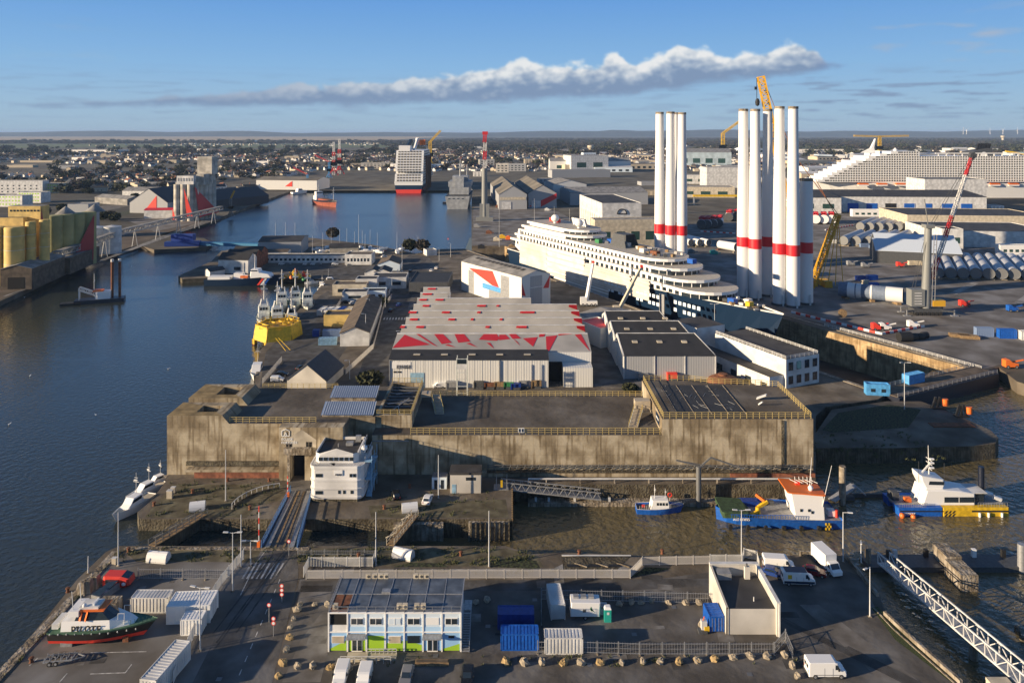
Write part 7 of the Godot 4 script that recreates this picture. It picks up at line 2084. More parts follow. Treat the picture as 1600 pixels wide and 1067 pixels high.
	for k in 40:
		b = Mb.new()
		b.box([M.white, M.galv, M.wood, M.tarp, M.grey_dark][k % 5], Vector3.ZERO, V(R.randf_range(0.8, 3.0), R.randf_range(0.4, 1.4), R.randf_range(0.8, 2.0)), R.randf() * 3)
		var o := part(t, "loose_gear", b)
		o.position = V(R.randf_range(-124, -66), 22.4, R.randf_range(-9, 9)) if k < 26 else V(R.randf_range(-32, -10), 9.0, R.randf_range(-5, 5))
	for k in 9:
		b = Mb.new()
		b.tube(M.galv, V(-144 - k * 1.5, 28, -3), V(-146 - k * 1.5, 32, -3), 0.9, 0.9, 8)
		part(t, "exhaust_pipe", b)
	b = Mb.new()
	for k in 6: b.prism(M.white_clean, PackedVector2Array([Vector2(-192 - k * 2.6, 13.5 - k), Vector2(-197 - k * 2.6, 12 - k), Vector2(-197 - k * 2.6, -12 + k), Vector2(-192 - k * 2.6, -13 + k)]), 9, 22 - k * 2.2, M.white)
	part(t, "stern_terrace", b)

func wind_tower(label: String, px: Array, group: String) -> void:
	# px: x, z, foot radius, top radius, height, band from, band to
	var t := thing("wind_tower", label, "tower", V(px[0], 0, px[1]), 0.0, group)
	var f := func(y: float) -> float: return lerpf(px[2], px[3], smoothstep(0.3, 1.0, y / px[4]))
	var segs := [0.0, px[5], px[6]]
	for k in 5: segs.append(lerpf(px[6], px[4], (k + 1) / 5.0))
	for k in segs.size() - 1:
		var b := Mb.new()
		b.lathe(M.tower_red if k == 1 else M.tower_white, Vector3.ZERO, [Vector2(f.call(segs[k]), segs[k]), Vector2(f.call(segs[k + 1]), segs[k + 1])], 24)
		part(t, "red_band" if k == 1 else "tower_section", b)
	var b := Mb.new()
	b.lathe(M.grey_dark, Vector3.ZERO, [Vector2(px[2] * 1.25, 0), Vector2(px[2] * 1.25, 0.8), Vector2(px[2], 0.9)], 16); b.lathe(M.concrete, V(0, px[4], 0), [Vector2(px[3], -1.2), Vector2(px[3] * 1.04, -1.1), Vector2(px[3] * 1.04, 0), Vector2(0, 0.1)], 20)
	part(t, "flange", b, "stuff")
	b = Mb.new()
	b.bar(M.white, V(0.4, 0, px[2] + 0.7), V(0.4, 5, px[2] + 0.7), 0.8, 0.3)
	part(t, "access_ladder", b)

func lying_tubes(first: Vector3, step: Vector3, dir: Vector3, n: int, r: float, L: float, where: String, m) -> void:
	var t: Node3D = null
	for i in n:
		if i == 0:
			t = thing("tower_tube", "first tube from the left, %s" % where, "tube", first, 0.0, where)
			var b := Mb.new()
			b.tube(m, V(0, r + 0.8, 0), dir * L + V(0, r + 0.8, 0), r, r * 0.94, 20, false)
			part(t, "shell", b)
			b = Mb.new()
			b.tube(M.steel, V(0, r + 0.8, 0) + dir * 0.6, V(0, r + 0.8, 0) + dir * 0.8, r * 0.97, r * 0.97, 18)
			b.tube(M.grey, dir * (L - 0.3) + V(0, r + 0.8, 0), dir * (L - 0.2) + V(0, r + 0.8, 0), r * 0.9, r * 0.9, 16)
			part(t, "end_cover", b, "stuff")
			for k in [0.04, 0.96]:
				b = Mb.new()
				b.bar(M.rust if k > 0.5 else M.concrete, dir * L * k + dir.cross(Vector3.UP) * r + V(0, 0.5, 0), dir * L * k - dir.cross(Vector3.UP) * r + V(0, 0.5, 0), 1.0)
				part(t, "saddle", b)
		else: dup(t, first + step * i, 0.0, "%s tube from the left, %s" % [ordinal(i), where])

func make_yard() -> void:
	var b := Mb.new()
	b.sheet(M.yard_grey, PackedVector2Array([Vector2(71, -414.3), Vector2(136.21, -317.92), Vector2(162.45, -257.94), Vector2(172.13, -263.62), Vector2(192.69, -249.85), Vector2(384.98, -449.3), Vector2(533.3, -778), Vector2(320.31, -747.6), Vector2(160.56, -669.2), Vector2(84.97, -495.8)]), 0.02)
	b.sheet(M.yard_grey, PackedVector2Array([Vector2(-43.54, -846.8), Vector2(-29.19, -540.6), Vector2(-5.1, -540.6), Vector2(37.06, -540.6), Vector2(59.42, -693.4), Vector2(41.69, -811), Vector2(-13.9, -811)]), 0.02)
	ground_piece("pavement", b)
	b = Mb.new()
	for s in [[1322,441,1352,428], [1490,459,1525,442], [1345,478,1410,470], [1590,475,1640,440]]: b.bar(M.pale_slab, V((s[0] - 800.0) * 82.0 / (s[1] - 207.0), 0.03, -1167.0 * 82.0 / (s[1] - 207.0)), V((s[2] - 800.0) * 82.0 / (s[3] - 207.0), 0.03, -1167.0 * 82.0 / (s[3] - 207.0)), 3.5, 0.02)
	ground_piece("road_marking", b)
	var i := 0
	for s in [[1031, 436], [1048, 430], [1056, 445], [1066, 428]]:
		wind_tower("%s white wind turbine tower with red band in the left cluster" % ["leftmost", "second", "hidden rear", "rightmost"][i], [(s[0] - 800.0) * s[1] / 1167, -s[1], 3.0, 2.3, [94, 94, 94, 93.5][i], 23.2, 28.8], "wind turbine towers on the quay")
		i += 1
	i = 0
	for s in [[1162, 372, 93.8, 25.4, 30.2], [1180.5, 368, 93.6, 24.9, 29.8], [1200, 376, 93.8, 24.8, 29.8], [1218.5, 356, 94.5, 24.2, 29.4], [1240, 352, 94.3, 24, 29.2], [1260.5, 358, 60, 24.4, 29.6]]:
		wind_tower("%s white wind turbine tower with red band in the right cluster" % ["leftmost", "second", "shaded third", "fourth", "tall fifth", "short cut-off sixth"][i], [(s[0] - 800.0) * s[1] / 1167, -s[1], 3.1, 2.25 if i < 5 else 3.0, s[2], s[3], s[4]], "wind turbine towers on the quay")
		i += 1
	# crawler crane behind the towers
	var t := thing("crawler_crane", "tall yellow lattice crawler crane rising behind the right tower cluster", "crane", V(158.35, -1.98, -400))
	b = Mb.new()
	b.box(M.yellow_crane, V(0, 1.5, 0), V(9, 3.5, 6)); b.box(M.yellow_crane, V(9, 1.5, -2), V(4, 4, 4)); b.box(M.yellow_crane, V(9, 1.5, 4), V(4, 4, 4))
	part(t, "cab", b)
	for z in [-4, 4]:
		b = Mb.new()
		b.box(M.black, V(0, 0, z), V(12, 1.6, 1.6))
		part(t, "track", b)
	b = Mb.new()
	b.truss(M.yellow_crane, V(156.98, -1.29, -400), V(139.86, 84.41, -402), 2.6, 2.6, 26, 0.5); b.truss(M.yellow_crane, V(139.86, 84.41, -402), V(134.33, 112.04, -403), 3.4, 3.4, 10, 0.6)
	pw(t, "boom", b)
	b = Mb.new()
	b.truss(M.yellow_crane, V(157.2, 1.05, -392), V(170.44, 39.22, -390), 3.0, 2.4, 16, 0.5)
	pw(t, "back_mast", b)
	b = Mb.new()
	for k in 4: b.bar(M.yellow_crane, V(170.44, 39.22, -390), V(160.25, 2.54, -388) + V(k * 4, 0, 0), 0.3)
	b.bar(M.rust, V(170.44, 39.22, -390), V(149.31, 70.8, -396), 0.35); b.bar(M.rust, V(149.31, 70.8, -396), V(136.41, 108.52, -402), 0.3); b.bar(M.rust, V(169.1, 39.22, -390), V(159.96, 57.42, -393), 0.35)
	pw(t, "pendant_line", b)
	b = Mb.new()
	b.bar(M.black, V(131.93, 111.28, -402), V(131.93, 99.91, -402), 0.25); b.lathe(M.black, V(132.28, 96.12, -402), [Vector2(0, 0), Vector2(1.0, 0.6), Vector2(1.3, 2.4), Vector2(0.8, 4), Vector2(0, 4.3)], 10); b.box(M.black, V(131.24, 105.08, -402), V(0.9, 1.6, 0.9))
	pw(t, "hook_block", b)
	# grey mobile harbour crane with red and white boom
	var c0 := V(186.81, 0, -336.95)
	t = thing("harbour_crane", "grey tube-masted mobile harbour crane with red and white lattice boom", "crane", c0)
	b = Mb.new()
	b.tube(M.steel_grey, V(0, 3, 0), V(1.2, 39, 0), 2.1, 1.5, 16); b.box(M.steel_grey, V(1.2, 39, 0), V(4, 1.6, 4)); b.bar(M.steel_grey, V(1.2, 40, 0), V(-0.5, 52, 0), 0.3)
	for k in 14: b.bar(M.galv, V(1.6 + k * 0.08, 4 + k * 2.3, 2.0), V(3.0 + k * 0.08, 4 + k * 2.3, 2.0), 0.16)
	b.bar(M.galv, V(1.7, 4, 2.0), V(2.8, 36, 2.0), 0.25); b.bar(M.galv, V(3.0, 4, 2.0), V(4.0, 36, 2.0), 0.25)
	part(t, "mast", b)
	b = Mb.new()
	b.box(M.steel_grey, V(-4.5, 4, 0), V(6, 7.5, 4.5)); b.box(M.yellow_crane, V(5, 4, 0), V(5.5, 2.6, 4.5))
	for k in 5: b.box(M.white, V(-4.5, 5 + k * 1.2, 2.3), V(3.2, 0.35, 0.1))
	part(t, "machine_house", b)
	b = Mb.new()
	b.box(M.grey_dark, V(0, 1.2, 0), V(13, 1.8, 5))
	for k in 7: b.tube(M.tyre, V(-5.5 + k * 1.8, 0.8, -2.8), V(-5.5 + k * 1.8, 0.8, 2.8), 0.8, 0.8, 10)
	for q in [[-10, 3], [11, 3.5], [10, -4], [-9, -4]]: b.bar(M.grey_dark, V(q[0] * 0.5, 2.2, q[1] * 0.6), V(q[0], 2.0, q[1]), 0.7); b.bar(M.galv, V(q[0], 2.6, q[1]), V(q[0], 0.2, q[1]), 0.4); b.box(M.galv, V(q[0], 0, q[1]), V(3, 0.3, 1.6))
	part(t, "undercarriage", b)
	var f0 := c0 + V(2.5, 16, 0)
	var f1 := V(214.7, 71.26, -348)
	for k in 6:
		b = Mb.new()
		b.truss([M.red, M.white, M.red, M.white, M.white, M.red][k], f0.lerp(f1, k / 6.0), f0.lerp(f1, (k + 1) / 6.0), 1.5 - k * 0.1, 1.4 - k * 0.1, 5, 0.24)
		pw(t, "boom_section", b)
	b = Mb.new()
	b.tube(M.grey_dark, f1 + V(0, 0, -1), f1 + V(0, 0, 1), 1.5, 1.5, 10)
	pw(t, "boom_head", b)
	b = Mb.new()
	for z in [-1.0, 1.0]: b.bar(M.grey_dark, c0 + V(1.2, 38, z), f1 + V(0, 0, z), 0.14); b.bar(M.grey_dark, c0 + V(1.2, 38, z), c0 + V(-6, 10, z), 0.14)
	pw(t, "cable", b)
	# lying tower section with torn wrapping
	t = thing("lying_tower", "long wrapped tower section lying on the quay beside the harbour crane", "tube", V(162.73, 0, -370.91))
	var d := (V(186.56, 0, -355.74) - V(162.73, 0, -370.91))
	var up := V(0, 4.4, 0)
	for k in 3:
		b = Mb.new()
		b.tube([M.tube_blue, M.tower_white, M.tube_blue][k] if k < 2 else M.tower_white, d * [0.0, 0.28, 0.74][k] + up, d * [0.74, 0.36, 1.0][k] + up, 3.5 + (0.08 if k == 1 else 0.03 * k), 3.5 + (0.08 if k == 1 else 0.03 * k), 22)
		part(t, "wrapping", b)
	b = Mb.new()
	b.tube(M.tower_white, d * 0.14 + up, d * 0.26 + up, 3.56, 3.56, 22, false); b.tube(M.tower_white, d * 0.5 + up, d * 0.53 + up, 3.56, 3.56, 22, false); b.tube(M.black, d * 1.0 + up, d * 1.005 + up, 3.2, 3.2, 20)
	for k in [0.1, 0.5, 0.9]: b.box(M.wood, d * k, V(2, 1.0, 5))
	part(t, "end_and_saddles", b, "stuff")
	var rd := V(0.62, 0, -0.785)
	lying_tubes(V(237.8, 0, -416.1), V(6.7, 0, 0.55), V(0.45, 0, -0.89), 12, 3.05, 62, "front row of grey tubes at the right", M.tube_grey)
	lying_tubes(V(238.63, 0, -537.6), V(8.9, 0, 0.4), rd, 5, 3.4, 50, "middle row of grey tubes behind the lying tower", M.tube_grey)
	lying_tubes(V(287.79, 0, -617.4), V(7.6, 0, 0.5), rd, 7, 3.6, 55, "back row of grey tubes before the warehouse", M.tube_grey)
	lying_tubes(V(121.85, 0, -534.6) , V(6.4, 0, 0.2), V(-0.35, 0, -0.94), 4, 2.4, 42, "row of white blade roots between the tower clusters", M.tower_white)
	lying_tubes(V(153.53, 0, -509), V(7, 0, 0), V(-0.5, 0, -0.86), 1, 3.0, 16, "gap left of the right tower cluster", M.tower_white)
	# nacelles with red racks
	i = 0
	for p in PackedVector2Array([Vector2(160.2, -633.7), Vector2(165.09, -633.7), Vector2(171.11, -638), Vector2(177.21, -642.2), Vector2(199.4, -688.4), Vector2(207.97, -693.4), Vector2(271.8, -669.2), Vector2(279.26, -669.2), Vector2(286.14, -669.2)]):
		t = thing("nacelle", "%s white turbine nacelle with red transport rack counted from the left" % ordinal(i), "nacelle", V(p.x, 0, p.y), 0.0, "turbine nacelles")
		b = Mb.new()
		b.tube(M.tower_white, V(0, 4.5, 2), V(6, 4.5, -16), 3.9, 3.6, 14, true, M.grey_dark if i < 6 else M.tower_white)
		part(t, "housing", b)
		b = Mb.new()
		b.truss(M.red, V(1, 9, -1), V(6, 9, -14), 4, 1.4, 5, 0.7)
		part(t, "rack", b)
		i += 1
	# yard clutter
	for s in [["blue", 1363, 437, M.blue, 6.0, 0.1], ["dark blue", 1345, 438, M.blue_deep, 5, 0.2], ["pale", 1352, 445, M.cream, 4, 0.4], ["bright blue cube", 1366, 449, M.blue, 4.5, 0], ["brick red", 1399, 411, M.red_dark, 8, 0.05], ["cream office", 1430, 414, M.cream, 8, 0.0], ["white cube", 1391, 388, M.white, 5, 0.0], ["pale blue, left under the tubes", 1339, 384, M.blue_pale, 8, 0.05], ["slate blue, middle under the tubes", 1353, 386, M.blue_roof, 8, 0.05], ["slate blue, right under the tubes", 1369, 388, M.blue_roof, 9, 0.05], ["small white", 1303, 380, M.white, 4, 0]]:
		container("%s container on the wind turbine yard" % s[0], V((s[1] - 800.0) * 82.0 / (s[2] - 207.0), 0, -1167.0 * 82.0 / (s[2] - 207.0)), s[5], s[3], s[4])
	i = 0
	for s in [[1538, M.blue_roof], [1567, M.blue], [1594, M.white], [1622, M.white]]:
		container("%s of the container row at the right edge of the quay" % ["slate blue leftmost", "bright blue second", "white third", "white fourth"][i], V((s[0] - 800.0) * 0.2577, 0, -300.7 + i * 2.6), -0.09, s[1], 6.6, "container row at the quay's right edge", 2.5, 3.6)
		i += 1
	for s in [[1512, 527, "stack of timber beams left of the container row"], [1498, 525, "second stack of beams left of the container row"]]:
		t = thing("timber_stack", s[2], "timber stack", V((s[0] - 800.0) * 82.0 / (s[1] - 207.0), 0, -1167.0 * 82.0 / (s[1] - 207.0)), -0.3)
		for k in 8:
			b = Mb.new()
			b.box(M.wood, V((k % 2) * 0.3, 0.1 + (k / 4) * 0.6, (k % 4) * 0.9), V(7, 0.5, 0.7))
			part(t, "beam", b)
	i = 0
	for s in [[1405, 534, 1.9, 5], [1422, 532, 1.4, 3], [1434, 531, 1.3, 3], [1441, 529, 1.3, 2.5]]:
		b = Mb.new()
		b.tube(M.black, V(0, s[2], 0), V(s[3], s[2], -0.6), s[2], s[2], 14)
		solo("rubber_fender", "%s black rubber roller fender by the dry dock railing" % ordinal(i), "fender", b, V((s[0] - 800.0) * 82.0 / (s[1] - 207.0), 0, -1167.0 * 82.0 / (s[1] - 207.0)), 0.0, "rubber fenders by the dry dock")
		i += 1
	b = Mb.new()
	b.tube(M.wood, V(0, 1.7, -0.6), V(0, 1.7, -0.4), 1.7, 1.7, 14); b.tube(M.wood, V(0, 1.7, 0.8), V(0, 1.7, 1.0), 1.7, 1.7, 14); b.tube(M.black, V(0, 1.7, -0.4), V(0, 1.7, 0.8), 1.0, 1.0, 12)
	solo("cable_drum", "wooden cable drum standing on the quay by the dry dock", "cable drum", b, V(147.2, 0, -332.27))
	# red and white barrier line
	i = 0
	for s in [[V(127.07, 0, -339.34), V(149.99, 0, -302.83)], [V(149.99, 0, -302.83), V(173.98, 0, -314.78)], [V(156.06, 0, -617.4), V(185.66, 0, -601.8)], [V(262.61, 0, -625.5), V(302.55, 0, -660)]]:
		t = thing("barrier_line", "%s line of red and white plastic barriers on the quay" % ["long dockside", "short returning", "far shaded", "small distant"][i], "barrier", s[0])
		var n := int((s[1] - s[0]).length() / 2.4)
		for k in n:
			b = Mb.new()
			b.bar(M.red_bright if k % 2 else M.white_clean, (s[1] - s[0]) * k / n + V(0, 0.45, 0), (s[1] - s[0]) * (k + 0.95) / n + V(0, 0.45, 0), 0.5, 0.9)
			part(t, "segment", b)
		i += 1
	for s in [[1384, 516, M.white_clean, "left white machine inside the barrier corner"], [1428, 512, M.white_clean, "right white machine inside the barrier corner"], [1372, 516, M.red_bright, "red pump inside the barrier corner"], [1508, 479, M.red_bright, "red boom lift alone on the quay"], [1583, 487, M.blue, "blue reach truck with orange arm at the right edge"], [1580, 575, M.orange, "orange machinery at the corner by the dock gate"], [1386, 390, M.yellow, "yellow telehandler in front of the white tent"], [1408, 417, M.red_bright, "red lift beside the red container"], [1330, 415, M.grey, "grey pile of fittings behind the blue boxes"], [1353, 418, M.galv, "pale pile of fittings behind the blue boxes"]]:
		t = thing("yard_machine", s[3], "machine", V((s[0] - 800.0) * 82.0 / (s[1] - 207.0), 0, -1167.0 * 82.0 / (s[1] - 207.0)))
		b = Mb.new()
		side_shape(b, s[2], [Vector2(-2.4, 0.6), Vector2(2.2, 0.6), Vector2(2.2, 1.8), Vector2(0.2, 2.2), Vector2(-1.0, 3.2), Vector2(-2.4, 3.0)], 1.1)
		b.bar(s[2], V(0, 2.0, 0), V(4.2, 3.0, 0.5), 0.4)
		part(t, "body", b)
		wheels(t, [-1.5, 1.5], 1.1, 0.6, 0.4)
	# tent
	t = thing("storage_tent", "white-roofed dark-walled storage tent in the middle of the yard", "tent", V(260.66, 0, -462.3))
	b = Mb.new()
	b.gable(M.grey_dark, null, V(-5, 0, -12), 48, 8, 24, 6, -0.3, true); b.gable(M.grey_dark, null, V(8, 0, -38), 48, 8, 24, 6, -0.3, true)
	part(t, "wall", b)
	b = Mb.new()
	b.gable(null, M.tent, V(-5, 0, -12), 48, 8, 24, 6, -0.3, true); b.gable(null, M.tent, V(8, 0, -38), 48, 8, 24, 6, -0.3, true)
	part(t, "roof", b)
	# telescopic cranes on the dock quay beside the yacht
	for s in [[V(36.31, 0, -353.11), V(3.5, 17, -3), "white telescopic crane leaning right beside the paint hall", M.white_clean], [V(49.49, 0, -335.77), V(10.5, 18, -4), "white and orange telescopic crane reaching to the yacht's hull", M.cream]]:
		t = thing("mobile_crane", s[2], "crane", s[0])
		b = Mb.new()
		b.box(s[3], V(0, 0.8, 0), V(8, 1.6, 2.6)); b.box(s[3], V(-2.5, 2.4, 0), V(3, 1.8, 2.4))
		part(t, "carrier", b)
		b = Mb.new()
		b.bar(s[3], V(-1, 3, 0), V(-1, 3, 0) + s[1] * 0.6, 1.3); b.bar(s[3], s[1] * 0.55 + V(-1, 3, 0), s[1] + V(-1, 3, 0), 0.9); b.box(M.red_bright, s[1] + V(-1, 2.6, 0), V(1.2, 1.2, 1.2))
		part(t, "boom", b)
		wheels(t, [-2.8, -1, 1.2, 3], 1.3, 0.7, 0.5)
	# large buildings round the yard: label, front base point, size, rise, wall, roof, yaw, ridge along x, windows
	for s in [
		["white machine hall with tall ribs and arched emblem above its doors", V(77.23, 0, -556.4) + V(0, 0, -40), V(30, 29, 80), 0.0, M.white, M.roof_dark, 0.12, false, 3],
		["lower white wing with green-glazed doors right of the machine hall", V(77.39, 0, -537.6) + V(4, 0, 2), V(48, 20, 14), 0.0, M.cream, M.roof_grey, 0.12, false, 4],
		["grey twin-gabled warehouse with red diagonal stripe, left bay", V(6.83, 0, -797.5) + V(-13, 0, -90), V(30, 16, 180), 9, M.clad_grey, M.roof_patch, 0.08, false, 0],
		["grey twin-gabled warehouse with red diagonal stripe, right bay", V(31.97, 0, -811) + V(-6, 0, -90), V(31, 16, 180), 9, M.clad_grey, M.roof_patch, 0.08, false, 0],
		["white shed with red corner behind the twin gables", V(67.16, 0, -911.4) + V(0, 0, -40), V(42, 18, 60), 5, M.clad_white, M.roof_grey, 0.15, false, 0],
		["grey-roofed workshop with three flues behind the machine hall", V(106.96, 0, -832.1) + V(0, 0, -50), V(90, 14, 70), 4, M.clad_grey, M.roof_grey, 0.1, true, 0],
		["long white north-light factory with zigzag roof line", V(194.92, 0, -1568.8) + V(-30, 0, -30), V(170, 22, 60), 6, M.clad_white, M.roof_grey, 0.0, true, 8],
		["white cream-topped shed beside the zigzag factory", V(154.59, 0, -1568.8), V(80, 34, 60), 0.0, M.white, M.roof_grey, 0.2, false, 2],
		["blue-grey low depot before the cream-topped shed", V(123, 0, -1367.1), V(110, 14, 30), 0.0, M.clad_grey, M.roof_grey, 0.2, false, 0],
		["tall pale blue shipyard hall with dark ribbed side", V(454.7, 0, -1739.9) + V(0, 0, -60), V(130, 36, 110), 8, M.clad_pale, M.roof_grey, -0.15, true, 4],
		["white blank hall left of the right tower cluster", V(311.03, 0, -1099.9) + V(12, 0, -20), V(72, 30, 40), 0.0, M.white, M.roof_grey, 0.0, false, 0],
		["low white office with window band before the blank hall", V(292.12, 0, -1196.2) , V(48, 14, 24), 0.0, M.white, M.roof_grey, -0.1, false, 2],
		["pale flat workshop with yellow beam crane in front", V(246, 0, -956.9), V(72, 13, 30), 0.0, M.cream, M.roof_grey, -0.1, false, 3],
		["long white warehouse with grey roof and blue roller doors", V(393.6, 0, -765.6) + V(10, 0, -45), V(170, 16, 84), 4, M.white, M.roof_dark, -0.05, true, 0],
		["white gable-ended warehouse wing left of the blue doors", V(313.15, 0, -753.5) + V(0, 0, -40), V(46, 16, 70), 3, M.white, M.roof_dark, -0.05, true, 2],
		["plain white tall store with dark end before the cruise ship", V(500.9, 0, -862.1), V(70, 29, 40), 0.0, M.white, M.grey_dark, 0.0, false, 0],
		["grey lower store leaning against the tall white one", V(490.6, 0, -817.9) + V(-12, 0, 14), V(44, 15, 20), 0.0, M.clad_grey, M.grey_dark, 0.0, false, 0],
		["white office-fronted factory at the right edge with flat dark roof", V(346.22, 0, -531.6) + V(4, 0, -30), V(80, 11, 58), 0.0, M.white, M.roof_dark, -0.1, false, 0],
		["white two-storey office on the factory's left corner", V(308.28, 0, -522.9) + V(2, 0, -8), V(14, 14, 14), 0.0, M.white, M.roof_dark, -0.1, false, 2],
		["dark-roofed pale hall behind the right-hand factory", V(402.3, 0, -601.8) + V(-20, 0, -35), V(110, 14, 60), 0.0, M.cream, M.roof_dark, -0.1, false, 0],
		["row of white site cabins with square windows by the warehouse", V(345.53, 0, -730.5), V(26, 6.5, 6), 0.0, M.white_clean, M.white, -0.05, false, 4],
		["white cabin strip beside the front row of tubes", V(339.22, 0, -503.7), V(22, 6, 6), 0.0, M.white_clean, M.white, -0.05, false, 5],
	]:
		t = bld("shipyard_building", s[0], s[1], s[2], s[3], s[4], s[5], s[6], s[7])
		if s[8] > 0: openings(t, s[2], 0, s[8], s[2].y * 0.3, s[2].x / s[8] * 0.5, s[2].y * 0.3, M.glass_green)
		if s[0].begins_with("white machine"):
			openings(t, s[2], 3, 9, 3, 1.6, 16, M.roof_grey, "rib_window")
			b = Mb.new()
			for k in 10: b.bar(M.black, V(cos(PI * k / 10) * 3.5, 21.5 + sin(PI * k / 10) * 3.5, 40.2), V(cos(PI * (k + 1) / 10) * 3.5, 21.5 + sin(PI * (k + 1) / 10) * 3.5, 40.2), 0.6)
			b.bar(M.black, V(-3.8, 21.4, 40.2), V(3.8, 21.4, 40.2), 0.6)
			part(t, "emblem", b)
		if s[0].contains("diagonal stripe"):
			b = Mb.new()
			var rt: bool = s[0].contains("right bay")
			if rt: b.quad(M.red, V(-15.4, 2, 90.3), V(15.4, 16, 90.3), V(15.4, 10.5, 90.3), V(-4, 0, 90.3))
			else: b.bb(M.cream, V(-14, 10, 90.1), V(14, 13, 90.3))
			b.bb(M.white, V(-12, 0, 90.1), V(-2, 8, 90.35))
			part(t, "paint_band", b)
		if s[0].contains("roller doors"):
			for k in 8:
				b = Mb.new()
				b.box(M.blue if k != 3 else M.black, V(-68 + k * 19, 0, 42.1), V(11 if k != 5 else 7, 9, 0.3))
				part(t, "roller_door", b)
	# overhead yellow beam crane, green mast crane on the far quay, slim masts
	t = thing("beam_crane", "yellow overhead beam crane on the stock yard", "crane", V(233.77, 0, -839.4))
	b = Mb.new()
	b.bar(M.yellow, V(-30, 11, 0), V(30, 11, 0), 2.4); b.bar(M.galv, V(-29, 0, 0), V(-29, 11, 0), 1.4); b.bar(M.galv, V(26, 0, 0), V(26, 11, 0), 1.4)
	part(t, "girder", b)
	t = thing("quay_crane", "tall grey crane column with red and white lattice jib by the basin", "crane", V(-25.55, 0, -693.4))
	b = Mb.new()
	b.tube(M.steel_grey, V(0, 0, 0), V(0, 49, 0), 3.0, 2.4, 12); b.box(M.steel_grey, V(0, 0, 0), V(16, 4, 6)); b.box(M.steel_grey, V(0, 4, 0), V(9, 12, 5))
	part(t, "column", b)
	b = Mb.new()
	for k in 4: b.truss(M.red if k % 2 else M.white, V(0, 49 + k * 8, 0), V(0.6, 57 + k * 8, 0), 3.0, 2.6, 3, 0.7)
	b.box(M.red, V(0.6, 80, 0), V(5, 3, 4))
	part(t, "jib", b)
	i = 0
	for s in [[780, 386, 60], [866, 372, 50], [890, 378, 52], [835, 350, 40], [939, 390, 35], [1430, 350, 42], [1522, 322, 40]]:
		lamp_post("%s tall lighting mast from the left on the shipyard quay" % ordinal(i), V((s[0] - 800.0) * 82.0 / (s[1] - 207.0), 0, -1167.0 * 82.0 / (s[1] - 207.0)), s[2] * 82.0 / (s[1] - 207.0), [], "lighting masts in the shipyard")
		i += 1
	i = 0
	for s in [[752, 388, M.black], [776, 376, M.cream], [785, 372, M.yellow], [795, 374, M.orange], [745, 355, M.grey], [764, 365, M.rust], [800, 388, M.wood], [855, 329, M.white], [778, 324, M.rust], [1080, 395, M.navy], [1116, 397, M.teal]]:
		b = Mb.new()
		side_shape(b, s[2], [Vector2(-2.5, 0), Vector2(2.5, 0), Vector2(2.2, 2), Vector2(0, 3.0), Vector2(-2.4, 2.2)], 1.6); b.bar(s[2], V(1, 1, 2.4), V(4, 1.2, 2.4), 0.6)
		solo("quay_load", "%s load of gear from the left on the far dock quay" % ordinal(i), "load", b, V((s[0] - 800.0) * 82.0 / (s[1] - 207.0), 0, -1167.0 * 82.0 / (s[1] - 207.0)), 0.0, "loads on the far dock quay")
		i += 1

